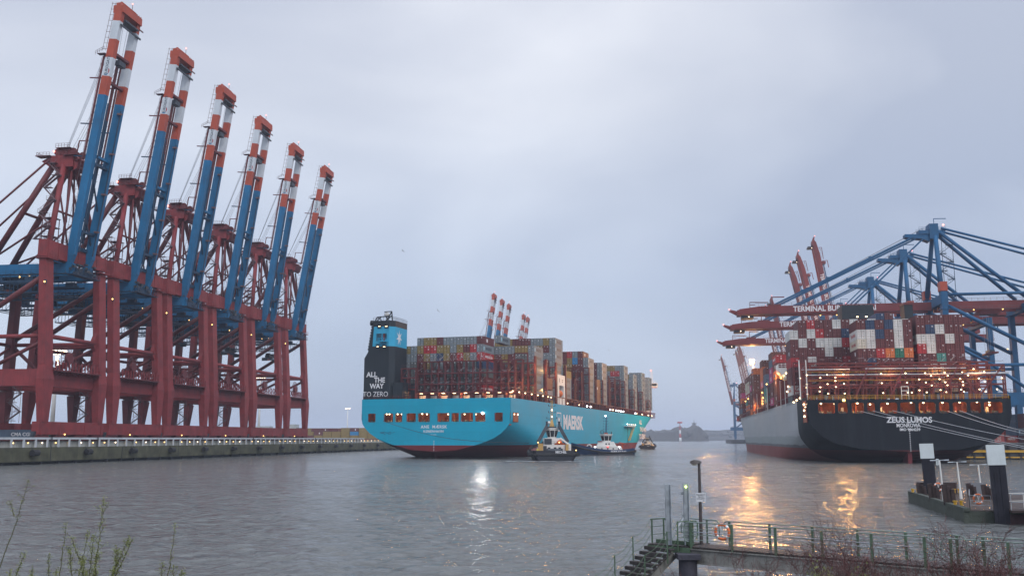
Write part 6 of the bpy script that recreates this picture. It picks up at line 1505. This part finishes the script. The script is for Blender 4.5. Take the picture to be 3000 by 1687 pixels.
rail_panel(.95, 11.4, 1.44); rail_panel(11.65, 22.5, 1.44); rail_panel(22.7, 30, 1.44)
mb = MB(); mb.tube(pt(-.1,.1,.64), pt(8.6,.1,.52), .022, 6); mb.tube(pt(1.5,1.36,.60), pt(9.4,1.36,.52), .022, 6); fb(mb, "water_pipe", galv2)
# landing, stairs, gate posts
mb = MB()
for k in range(9): mb.beam(pt(-2.0+k*.24,-.1,-.04), pt(-2.0+k*.24,1.9,-.04), .21, .06, side=(U.x,U.y,0))
fb(mb, "landing_boards", p_deck)
mb = MB(); mb.beam(pt(-2.1,-.1,-.2), pt(.1,-.1,-.2), .08, .26); mb.beam(pt(-2.1,1.9,-.2), pt(.1,1.9,-.2), .08, .26); mb.beam(pt(-2.1,-.1,-.2), pt(-2.1,1.9,-.2), .08, .26); mb.beam(pt(-2.0,.5,.06), pt(-.1,.5,.06), .14, .18); fb(mb, "landing_frame", g_rail)
mb = MB(); q = at(2016, 1630, 43.6); mb.tube((q.x, 43.7, -2), (q.x, 43.7, 1.15), .41, 20); mb.cbox((q.x, 43.7, 1.2), (1.0,1.0,.22)); fb(mb, "column", p_col, False)
for uu in (11.5, 22.5):
    mb = MB(); c_ = pt(uu,.7,0); mb.tube((c_.x,c_.y,-2), (c_.x,c_.y,.9), .38, 16); mb.cbox((c_.x,c_.y,.95),(1.0,1.0,.16)); fb(mb, "column", p_col)
for px, hz_ in ((1960,1418),(2013.5,1416)):
    g = at(px, 1585, 44.6); top = zat(hz_, 44.6); mb = MB(); w = .11
    mb.cbox((g.x-w, 44.6, (1.5+top)/2), (.025,.2,top-1.5)); mb.cbox((g.x+w, 44.6, (1.5+top)/2), (.025,.2,top-1.5)); mb.cbox((g.x, 44.6, (1.5+top)/2), (.2,.02,top-1.5))
    if px > 2000: mb.cbox((g.x-.18,44.6,3.9),(.1,.1,.14)); mb.cbox((g.x-.16,44.6,2.9),(.1,.1,.14))
    fb(mb, "gate_post", galv2)
mb = MB(); g = at(2009, 1425, 44.5); mb.ball((g.x, 44.45, g.z), .05, 8, 5); fb(mb, "indicator_light", emit("yellow_green_light", (.7,.9,.2), 6))
def hoop(pts, name="gate_rail", mat=None, r=.03): mb = MB(); mb.path(pts, r, 6); return fb(mb, name, mat or g_rail)
def W3(px, py, Y): return at(px, py, Y)
# landing railings
mb = MB(); mb.mat(g_rail)
S0 = Vector((6.48,45.6,1.6)); Ds = Vector((-.84,-.55,0)).normalized(); Wd = Vector((.545,-.84,0)).normalized()
R0 = S0 + Vector((.05,0,0)); E_ = S0 - Ds*1.05
for p_ in (R0 + Ds*-.08, R0 - Ds*.82): mb.beam(p_-Z_*.5, p_+Z_*1.05, .13, .06)
mb.path([R0+Z_*1.06, E_-Ds*-.1+Z_*1.06, E_+Z_*.96, E_+Z_*.35, E_-Ds*-.1+Z_*.25], .03, 6)
for z in (.36,.72): mb.tube(R0+Z_*z, E_+Z_*z, .014, 5)
fb(mb, "railing", None)
mb = MB(); mb.mat(g_rail); N0 = S0 + Wd*1.8 - Ds*.1; N1 = N0 - Ds*1.25
for p_ in (N0, N0 - Ds*.95): mb.beam(p_-Z_*.6, p_+Z_*1.05, .11, .05)
mb.path([N0+Z_*1.06, N1+Ds*.12+Z_*1.06, N1+Z_*.95, N1+Z_*.4, N1+Ds*.12+Z_*.25], .03, 6)
for z in (.36,.60,.84): mb.tube(N0+Z_*z, N1+Z_*z, .014, 5)
fb(mb, "railing", None)
mb = MB(); mb.mat(g_gray); F0 = pt(-1.5,1.95,0); F1 = pt(.7,1.6,0)
mb.path([F0+Z_*.35, F0+Z_*.95, F0+U*.12+Z_*1.06, F1-U*.12+Z_*1.06, F1+Z_*.95, F1+Z_*.3], .03, 6)
for z in (.36,.72): mb.tube(F0+Z_*z, F1+Z_*z, .014, 5)
mb.mat(g_rail); mb.beam(pt(-.1,1.9,-.2), pt(-.1,1.9,1.05), .13, .06); mb.mat(galv2).beam(pt(-1.1,1.5,1.12), pt(-1.25,1.0,.55), .06, .06); fb(mb, "railing", None)
NS = 9
for k in range(NS):
    c0 = S0 + Ds*(.22+k*.30) - Z_*(.16+k*.205); mb = MB(); mb.beam(c0, c0+Wd*1.8, .27, .06, side=(Ds.x,Ds.y,0)); mb.beam(c0+Ds*.12-Z_*.06, c0+Ds*.12-Z_*.06+Wd*1.8, .05, .14, side=(Ds.x,Ds.y,0)); fb(mb, "stair_tread", p_deck)
for q in (.28, 1.52):
    mb = MB(); a = S0 + Wd*q - Z_*.42 - Ds*.1; b = a + Ds*3.3 - Z_*2.25; mb.beam(a, b, .10, .34, side=(Wd.x,Wd.y,0)); 
    for k in range(NS): c0 = S0 + Ds*(.22+k*.30) - Z_*(.16+k*.205) + Wd*q; mb.cbox(c0 - Z_*.13, (.07,.07,.2))
    fb(mb, "stringer", p_gird)
def sag(a, b, s=.22, n=8): return [a.lerp(b, k/n) - Z_*(s*math.sin(math.pi*k/n)) for k in range(n+1)]
for side, w_, ts in (("far", 0.0, (1.04, 2.14, 3.25)), ("near", 1.8, (.55, 1.9, 3.1))):
    prev = (S0 if side == "far" else N0) + Z_*0; prev_top = (R0 if side == "far" else N0)
    for t_ in ts:
        b_ = S0 + Wd*w_ + Ds*t_ - Z_*(.7*t_); mb = MB(); mb.tube(b_-Z_*.35, b_+Z_*1.05, .032, 6); fb(mb, "stair_post", g_rail)
        mb = MB()
        for z in (1.04,.70,.36): mb.path(sag(prev_top+Z_*z, b_+Z_*z, .17), .012, 5)
        fb(mb, "chain", g_rail); prev_top = b_
def lifebuoy(c, ax, r_, label, rack=True):
    mb = MB(); mb.mat(orgb); mb.torus((0,0,0), r_, r_*.21, ax, 24, 8)
    mb.mat(whp)
    for k in range(4):
        a = math.pi/4+k*math.pi/2; 
        for q in (-.09,.0,.09):
            ca, sa = math.cos(a+q), math.sin(a+q); c_ = (r_*ca, 0, r_*sa) if ax == 'y' else (0, r_*ca, r_*sa)
            mb.ball(c_, r_*.235, 8, 6)
    o = mb.build("lifebuoy", None, None, True); o.location = c; tag(o, label, "lifebuoy", "orange lifebuoys at the landings")
    mb = MB(); rr = random.Random(1)
    for k in range(7): a = rr.uniform(-.2,.2); mb.path([(a*r_*2,-.04,r_*.85),(a*r_+rr.uniform(-.05,.05),-.05,0),(rr.uniform(-.12,.12),-.04,-r_*.8)], .012, 4)
    mb.build("throw_line", whp, o); return o
c_ = at(2116, 1557, 43.4); lifebuoy(c_, 'y', .31, "orange and white lifebuoy hanging on the footbridge's far railing").rotation_euler = (0,0,R(-30))
# street lamp with sign
g = at(2055, 1592, 45.1); zt_ = zat(1352, 45.1)
t = thing("street_lamp", "tall dark lamp post with one drooping lamp head beside the footbridge landing", "street lamp", (g.x, 45.1, 1.5))
mb = MB(); mb.tube((0,0,0),(0,0,zt_-1.5),.085,8,.065); mb.build("post", paint("lamp_post_brown", (0.07,0.06,0.06), .6, .4, 3, .5), t)
mb = MB(); mb.loft([[(.10,-.09,-.02),(.10,.09,-.02),(.10,.09,.08),(.10,-.09,.08)],[(-.10,-.12,-.02),(-.10,.12,-.02),(-.10,.09,.14),(-.10,-.09,.14)],[(-.26,-.13,-.06),(-.26,.13,-.06),(-.26,.09,.15),(-.26,-.09,.15)],[(-.42,-.05,-.01),(-.42,.05,-.01),(-.42,.04,.08),(-.42,-.04,.08)]]); hd = mb.build("lamp_head", paint("lamp_head", (0.10,0.09,0.09), .55, .5, 6, .5), t, fixn=True); hd.location = (0,0,zt_-1.56)
mb = MB(); mb.loft([[(-.08,-.1,-.02),(-.08,.1,-.02),(-.38,.08,-.04),(-.38,-.08,-.04)],[(-.12,-.08,-.11),(-.12,.08,-.11),(-.30,.07,-.11),(-.30,-.07,-.11)]]); mb.build("diffuser", paint("frosted_lens", (0.42,0.40,0.34), .3), hd)
s0 = at(2052.5, 1456, 45.0)
sg = thing("notice_sign", "small white notice board with black lettering fixed to the lamp post", "sign", (s0.x, 44.98, s0.z)); mb = MB(); mb.box(-.23,.23,-.02,.02,-.205,.205); mb.build("board", paint("sign_white", (0.62,0.64,0.68), .5, .06), sg)
mb = MB(); mb.mat(letd); 
for txt, zz, sz in (("Steg gesperrt", .125, .085), ("Abgetrennt", .03, .065), ("Lebensgefahr!", -.055, .072), ("HPA", -.155, .042)): put_text(mb, txt, sz, (.0 if zz > -.1 else .13, -.025, zz), (1,0,0), (0,0,1), bold=.002, xs=.92)
mb.build("lettering", None, sg)
# ------------------------------------------------------------------ pontoon at right
pn = R(-13.2)
PT = thing("pontoon", "low floating landing pontoon with wet wooden deck at the right edge of the harbour", "pontoon", (35.1, 75.0, 0), pn)
pc = paint("pontoon_concrete", (0.055,0.065,0.055), 0.75, 0.4, 0.8, 0.6, (0.03,0.035,0.02), grain=.4); pw = paint("wet_deck", (0.12,0.095,0.085), 0.22, 0.45, 0.8, 0.2); tim = paint("tarred_timber", (0.045,0.030,0.030), 0.7, 0.5, 2.0, 0.5, grain=.3)
mb = MB(); mb.box(0,22,0,24.6,-.5,.84); mb.build("float", pc, PT)
mb = MB(); mb.box(.5,21.6,.3,24.2,.86,.92)
for k in range(40): mb.box(.5,21.6,.3+k*.6,.34+k*.6,.921,.935)
mb.build("deck_boards", pw, PT)
mb = MB(); mb.box(-.02,.45,-.1,24.6,.845,1.1); mb.build("kerb", pc, PT)
PM = Matrix.Translation((35.1,75,0)) @ Matrix.Rotation(pn, 4, 'Z'); PI_ = PM.inverted()
def onp(px, py, z=.92):
    a = Vector((0,0,EYE)); d = at(px, py, 100.0) - a; k = (z-EYE)/d.z; return a + d*k
def dolphin(px, py, h, w, label, lean=0.12):
    q = onp(px, py); t = thing("fender_dolphin", label, "timber fender", (q.x, q.y, .9), pn, "dark timber fender blocks on the pontoon"); rr = random.Random(px)
    for k in range(3): mb = MB(); x0 = -w/2+k*w/3; mb.beam((x0+.15,0,0),(x0+.15-lean*(1-k*.2),.0,h*(1-.12*k)),w/3*.92,.42); mb.build("timber", tim, t)
    mb = MB(); mb.beam((w/2,.1,0),(w*.1,.1,h*.8),.12,.12); mb.build("brace", tim, t)
dolphin(2701,1450,1.15,.62,"leftmost dark timber fender block on the pontoon's outer edge"); dolphin(2738,1463,1.45,.75,"dark timber fender block under the left lifebuoy"); dolphin(2783,1477,1.7,.8,"tall dark timber fender block between the first and second pontoon lights")
dolphin(2848,1455,1.3,.6,"maroon timber fender block near the middle of the pontoon's back edge"); dolphin(2895,1462,1.35,.7,"maroon timber fender block just left of the near guide pile")
q = onp(2745,1444); w_ = MB(); w_.box(-1.9,1.9,-.1,.1,0,1.1); w_ = w_.build("steel_barrier", tim); w_.location = (q.x,q.y,.9); w_.rotation_euler = (0,0,pn); tag(w_, "long dark steel wall panel along the pontoon's back edge", "wall panel")
q = onp(2865,1447); w_ = MB(); w_.box(-.55,.55,-.06,.06,.05,1.15); w_ = w_.build("steel_screen", paint("panel_grey", (0.17,0.18,0.20), .6)); w_.location = (q.x,q.y,.9); w_.rotation_euler = (0,0,pn); tag(w_, "plain grey upright panel behind the third pontoon light", "panel")
blkp = paint("pile_black", (0.018,0.018,0.028), 0.45, 0.35, 1.0, 0.4, (0.045,0.045,0.05)); ref = paint("pile_white_board", (0.62,0.68,0.70), 0.5, 0.06, 1, 0.06)
def pile(px, Y, w, ytop, yb, label):
    g = at(px, 1400, Y); zt = zat(ytop, Y); zb = zat(yb, Y); t = thing("guide_pile", label, "mooring pile", (g.x, Y, -2), R(-6), "black guide piles with white tops at the pontoon")
    mb = MB(); h = zt+2; mb.box(-w/2,w/2,-w/2,w/2,0,h)
    for sx in (-1,1): mb.box(sx*w*.18-.06,sx*w*.18+.06,-w/2-.06,-w/2,0,zb+1.9)
    mb.build("pile", blkp, t)
    mb = MB(); mb.box(-w/2-.06,w/2+.06,-w/2-.08,w/2+.06,zb+2,h+.04); mb.build("white_board", ref, t); t.rotation_euler = (0, R(-1.6), R(-24))
pile(2727, 97.5, 1.18, 1300, 1342, "farther black guide pile with white top board, left one of two"); pile(2931, 74.2, 1.12, 1304, 1361, "nearer black guide pile with white top board, right one of two")
for i, (bx, by, tx_, ty) in enumerate(((2765,1464,2756,1348),(2816,1461,2809,1353),(2876,1447,2869,1361))):
    q = onp(bx, by); zt = zat(ty, q.y); t = thing("pontoon_light", ["left","middle","right"][i] + " one of the three white T-shaped light poles on the pontoon", "light pole", (q.x,q.y,.92), pn, "white T-shaped light poles on the pontoon"); t.rotation_euler = (0, R(-2.2), pn); h = zt-.92
    mb = MB(); mb.tube((0,0,0),(0,0,h*.22),.13,8); mb.tube((0,0,h*.22),(0,0,h),.075,8,.06); mb.build("pole", s_wht, t)
    for s in (-1,1): mb = MB(); mb.tube((0,0,h),(s*.5,0,h+.03),.035,6); mb.loft([[(s*.35,-.07,h-.02),(s*.35,.07,h-.02),(s*.35,.05,h+.06),(s*.35,-.05,h+.06)],[(s*.8,-.08,h-.02),(s*.8,.08,h-.02),(s*.8,.05,h+.07),(s*.8,-.05,h+.07)]]); mb.build("lamp_head", galv2, t, fixn=True)
q = onp(2759,1440); sg = thing("hanging_sign", "small white vertical sign beside the left pontoon light pole", "sign", (q.x-.28,q.y-.1,4.0), pn); mb = MB(); mb.box(-.14,.14,-.02,.02,-.32,.32); mb.build("board", ref, sg); mb = MB().mat(letd)
for k in range(5): mb.box(-.08,.08,-.025,-.021,-.22+k*.1,-.19+k*.1)
mb.build("lettering", None, sg)
q = onp(2744,1462); lifebuoy((q.x, q.y-.5, zat(1425,q.y)), 'y', .34, "orange lifebuoy on the pontoon, left one beside the left light pole")
q = onp(2868,1490); lifebuoy((q.x, q.y, zat(1461,q.y)), 'y', .36, "orange lifebuoy on the pontoon, right one low beside the near guide pile")
def bollard(px, py, label):
    q = onp(px, py); t = thing("mooring_bollard", label, "bollard", (q.x,q.y,.92)); mb = MB(); mb.cbox((0,0,.05),(.9,.5,.1)); mb.build("base", tim, t)
    for s in (-1,1): mb = MB(); mb.tube((s*.25,0,.1),(s*.25,0,.42),.12,8); mb.tube((s*.25,0,.42),(s*.25,0,.5),.18,8); mb.build("post", ylw, t)
bollard(2808,1484,"yellow double mooring bollard near the pontoon's front corner"); bollard(2803,1446,"yellow double mooring bollard at the pontoon's back edge")
bollard(2682,1446,"small yellow mooring bollard at the pontoon's left tip")
rl = thing("pontoon_railing", "thin grey guard railing around the right part of the pontoon", "railing", onp(2842,1492))
mb = MB(); a = onp(2842,1492)-rl.location; b = onp(2905,1494)-rl.location; c_ = onp(2842,1470)-rl.location
mb.rail(a, b, 1.1, 1.3, .025, 2); mb.rail(a, c_, 1.1, 1.3, .025, 2); mb.build("railing_frame", galv2, rl)
# second float and gangway at the frame's right edge
G = thing("gangway", "steel gangway with white handrails leaving the pontoon at the photo's right edge", "gangway", onp(2960,1500), R(-20))
mb = MB(); mb.beam((0,0,.1),(14,0,.9),1.6,.18); mb.build("walkway", tim, G)
for v in (-.8,.8): mb = MB(); mb.rail((0,v,.2),(14,v,1.0),1.15,1.1,.03,1); mb.build("handrail", s_wht if v > 0 else galv2, G)
q = onp(2962,1535,0); F2 = thing("float", "dark barge-like float in the lower right behind the near guide pile", "float", (q.x,q.y,0), R(-20)); mb = MB(); mb.box(0,14,0,4,-.6,.75); mb.build("hull", paint("float_maroon", (0.06,0.03,0.035), .6, .4, 1, .5), F2); mb = MB(); mb.box(0,14,-.05,.35,.76,.95); mb.box(0,.35,.35,4,.76,.95); mb.build("kerb", pc, F2)
# ------------------------------------------------------------------ bare shrubs and spring shoots close to the lens
bark = paint("twig_red_brown", (0.105,0.050,0.050), 0.8, 0.4, 8, 0.0); bark2 = paint("twig_grey", (0.055,0.045,0.038), 0.8, 0.4, 8, 0.0)
leafm = paint("young_leaf", (0.155,0.18,0.055), 0.6, 0.35, 12, 0.0); budm = paint("red_bud", (0.10,0.03,0.035), 0.7, 0.3, 10, 0)
def twig(mb, p, d, L, r, depth, rr, tips, curve=.25, spread=.6, up=.12):
    n = 4; q = Vector(p); dd = Vector(d).normalized()
    for i in range(n):
        nd_ = (dd + Vector((rr.gauss(0,1),rr.gauss(0,1),rr.gauss(0,1)))*curve*.35 + Z_*up*.3).normalized(); q2 = q + nd_*(L/n); r2 = r*(1-.16*(i+1)/1.0*.9)
        mb.tube(q, q2, max(r*(1-.2*i), .0015), 3 if depth < 2 else 4, max(r*(1-.2*(i+1)), .0012), False)
        if depth > 0 and (i > 0 or depth < 3):
            for _ in range(rr.choice((1,1,2))):
                s = Vector((rr.gauss(0,1),rr.gauss(0,1),rr.gauss(0,.7))); s = (s - nd_*s.dot(nd_)).normalized()
                twig(mb, q2, nd_ + s*rr.uniform(.5,1.1)*spread*1.4, L*rr.uniform(.38,.62), r*.5, depth-1, rr, tips, curve, spread, up)
        q, dd = q2, nd_
    tips.append((q, dd))
def leaves(mb, tips, n, size, rr, along=.25):
    for q, dd in tips:
        for _ in range(n):
            c = q - dd*rr.uniform(0, along) + Vector((rr.gauss(0,1),rr.gauss(0,1),rr.gauss(0,1)))*size*.8
            a = Vector((rr.gauss(0,1),rr.gauss(0,1),rr.gauss(0,1)+.6)).normalized(); b = a.orthogonal().normalized(); s = size*rr.uniform(.6,1.4)
            mb.add([tuple(c), tuple(c+a*s*.5+b*s*.22), tuple(c+a*s), tuple(c+a*s*.5-b*s*.22)], [(0,1,2,3)])
def shrub(px, ytop, Y, label, group, nst, width, seed, leafy=0, lean=0.0, depth=3, mat=None, r0=.014, base_dz=.9, cat="shrub", lsize=.03, nleaf=3):
    rr = random.Random(seed); top = at(px, ytop, Y); zb = top.z - base_dz; t = thing("bare_shrub" if not leafy else "leafy_shrub", label, cat, (top.x, Y, zb), 0, group)
    mb = MB(); tips = []
    for k in range(nst):
        x0 = rr.uniform(-.15,.15)*width; d = Vector((lean + rr.gauss(0,.42)*width/1.0, rr.gauss(0,.25), 1.0)); twig(mb, (x0, rr.uniform(-.2,.2), -.15), d, base_dz*rr.uniform(.45,.95), r0, depth, rr, tips, .5, .75)
    mb.build("stems", mat or bark, t)
    if leafy: lm = MB(); leaves(lm, tips, leafy, lsize, rr); lm.build("foliage", leafm, t)
    else: lm = MB(); leaves(lm, tips[::2], 1, .012, rr, .1); lm.build("buds", budm, t)
    return t
specs = [(2110,1600,10.5,.9),(2200,1585,10,.9),(2290,1590,9.5,1.0),(2390,1575,10,1.0),(2475,1560,9.5,1.0),(2560,1545,9,1.1),(2640,1570,10,1.0),(2720,1560,9.5,1.1),(2790,1530,9,1.2),(2860,1560,8.5,1.1),(2930,1525,9,1.2),(2985,1510,8.5,1.2),(2330,1620,8,1.0),(2600,1600,8,1.0),(2830,1595,8,1.0),(2960,1570,7.5,1.0),(2470,1610,7.5,.9),(2720,1605,7.6,.9)]
for i, (px, yt, Y, w) in enumerate(specs):
    shrub(px, yt+22, Y, f"bare reddish brown shrub in the lower right foreground, {nth(i)} by stem position" if i else "bare reddish brown shrub under the footbridge column, leftmost of the foreground shrubs", "bare shrubs in front of the footbridge", 5, w*.75, 40+i, 0, .0, 3, bark, .008, .85)
for i, (px, yt, Y, lb_) in enumerate(((2450,1600,8.5,"young green leaf clusters on a stem below the middle of the footbridge"), (2500,1640,8,"low green leaf clusters right of the taller leafy stem"), (2655,1655,8,"small pale green leafy shrub low among the bare twigs, third leafy one"), (2735,1660,8.2,"pale green leafy shrub low near the bottom edge, rightmost leafy one"))):
    shrub(px, yt+22, Y, lb_, "leafy shoots among bare shrubs", 3, .22, 90+i, 7, 0, 2, bark2, .010, .55, "shrub", .035)
# spring shoots at lower left
def shoot(px0, py0, px1, py1, Y, label, side=0, dens=1.0):
    rr = random.Random(int(px0*3+py0)); a = at(px1, py1, Y); b = at(px0, py0, Y); t = thing("spring_shoot", label, "plant shoot", a, 0, "thin budding shoots in the lower left foreground"); b = b - a
    mb = MB(); lm = MB(); n = 14; prev = Vector((0,0,0)); tips = []; L = b.length
    for k in range(1, n+1):
        f = k/n; q = b*f + Vector((math.sin(f*2.4)*.02*L*(1 if b.x > 0 else -1), 0, 0)) + Vector((rr.gauss(0,.003),0,0)); mb.tube(prev, q, .0045*(1-.7*(f-1/n)), 4, .0045*(1-.7*f), False)
        dd = (q-prev).normalized()
        if f > .25: tips.append((q, dd))
        if side and rr.random() < .35*dens and f < .9:
            e = q + Vector((rr.choice((-1,1))*rr.uniform(.02,.06)*L*2, rr.uniform(-.03,.03), rr.uniform(.05,.14)*L)); mb.tube(q, e, .002, 3, .001, False); tips += [(e, (e-q).normalized()), (q.lerp(e,.6), (e-q).normalized())]
        prev = q
    tips += [(prev, dd)]*4; leaves(lm, tips, int(7*dens), .0115, rr, .05); mb.build("stem", paint('green_stem', (.085,.085,.04), .8), t); lm.build("leaves", leafm, t)
for i, (a, b_, c_, d_, Y, s, dn, lb_) in enumerate(((80,1405,0,1660,8,1,.8,"tall leaning shoot at the far left edge, its bare stem bending right"),(30,1465,42,1512,8,0,.8,"short side twig beside the tall leaning shoot"),(72,1615,40,1700,7.5,1,1,"small forked shoot near the bottom left corner"),(190,1530,172,1700,7.5,0,1,"straight thin shoot left of the dense cluster"),(145,1620,143,1700,7.5,0,1,"short thin shoot left of the straight one"),(210,1572,235,1640,7.2,1,1,"shoot leaning left at the cluster's left side"),(206,1600,212,1700,7,1,1.4,"upright leafy shoot at the cluster's left edge"),(255,1555,228,1700,7,1,1.2,"slender shoot in the middle left of the cluster"),(300,1458,272,1700,7,1,1.6,"tallest leafy shoot of the dense cluster"),(272,1565,258,1700,7,1,1.4,"leafy shoot just left of the tallest one"),(376,1572,320,1700,7,1,1.8,"leafy shoot leaning right at the cluster's right side"),(387,1578,335,1690,7,1,1.2,"second right-leaning shoot at the cluster's right edge"),(342,1600,330,1700,7,1,1.6,"short leafy shoot inside the cluster's right part"),(510,1535,490,1700,7.5,0,.9,"lone thin shoot right of the cluster"),(475,1645,474,1700,7.2,0,1,"short shoot just left of the lone one"),(532,1665,530,1700,7.2,0,1.2,"lowest rightmost leafy tip at the bottom edge"),(508,1652,510,1700,7.2,0,.8,"tiny shoot tip under the lone thin shoot"),(95,1665,93,1700,7.3,0,1,"low leafy tip between the corner and the cluster"),(165,1665,160,1700,7.3,0,1,"low leafy tip at the foot of the cluster"),(30,1665,28,1700,7.3,0,.8,"lowest leafy tip in the bottom left corner"),(285,1620,280,1700,6.9,1,1.8,"dense leafy shoot at the cluster's foot"),(242,1630,246,1700,6.9,1,1.6,"dense low leafy shoot at the cluster's left foot"))):
    shoot(a, b_, c_, d_, Y, lb_, s, dn)
# ------------------------------------------------------------------ haze
hm = bpy.data.materials.new("haze"); hm.use_nodes = True; t = hm.node_tree
for n in list(t.nodes):
    if n.type == 'BSDF_PRINCIPLED': t.nodes.remove(n)
v = nd(t, "ShaderNodeVolumePrincipled"); v.inputs['Color'].default_value = (0.72, 0.80, 0.955, 1); v.inputs['Density'].default_value = 0.00016; v.inputs['Anisotropy'].default_value = 0.0
t.links.new(v.outputs[0], t.nodes['Material Output'].inputs['Volume'])
mb = MB(); mb.box(-9500, 9500, -500, 14500, -4.5, 150); o = mb.build("haze", hm); tag(o, kind='stuff', label="pale even haze over the whole harbour", cat="haze")
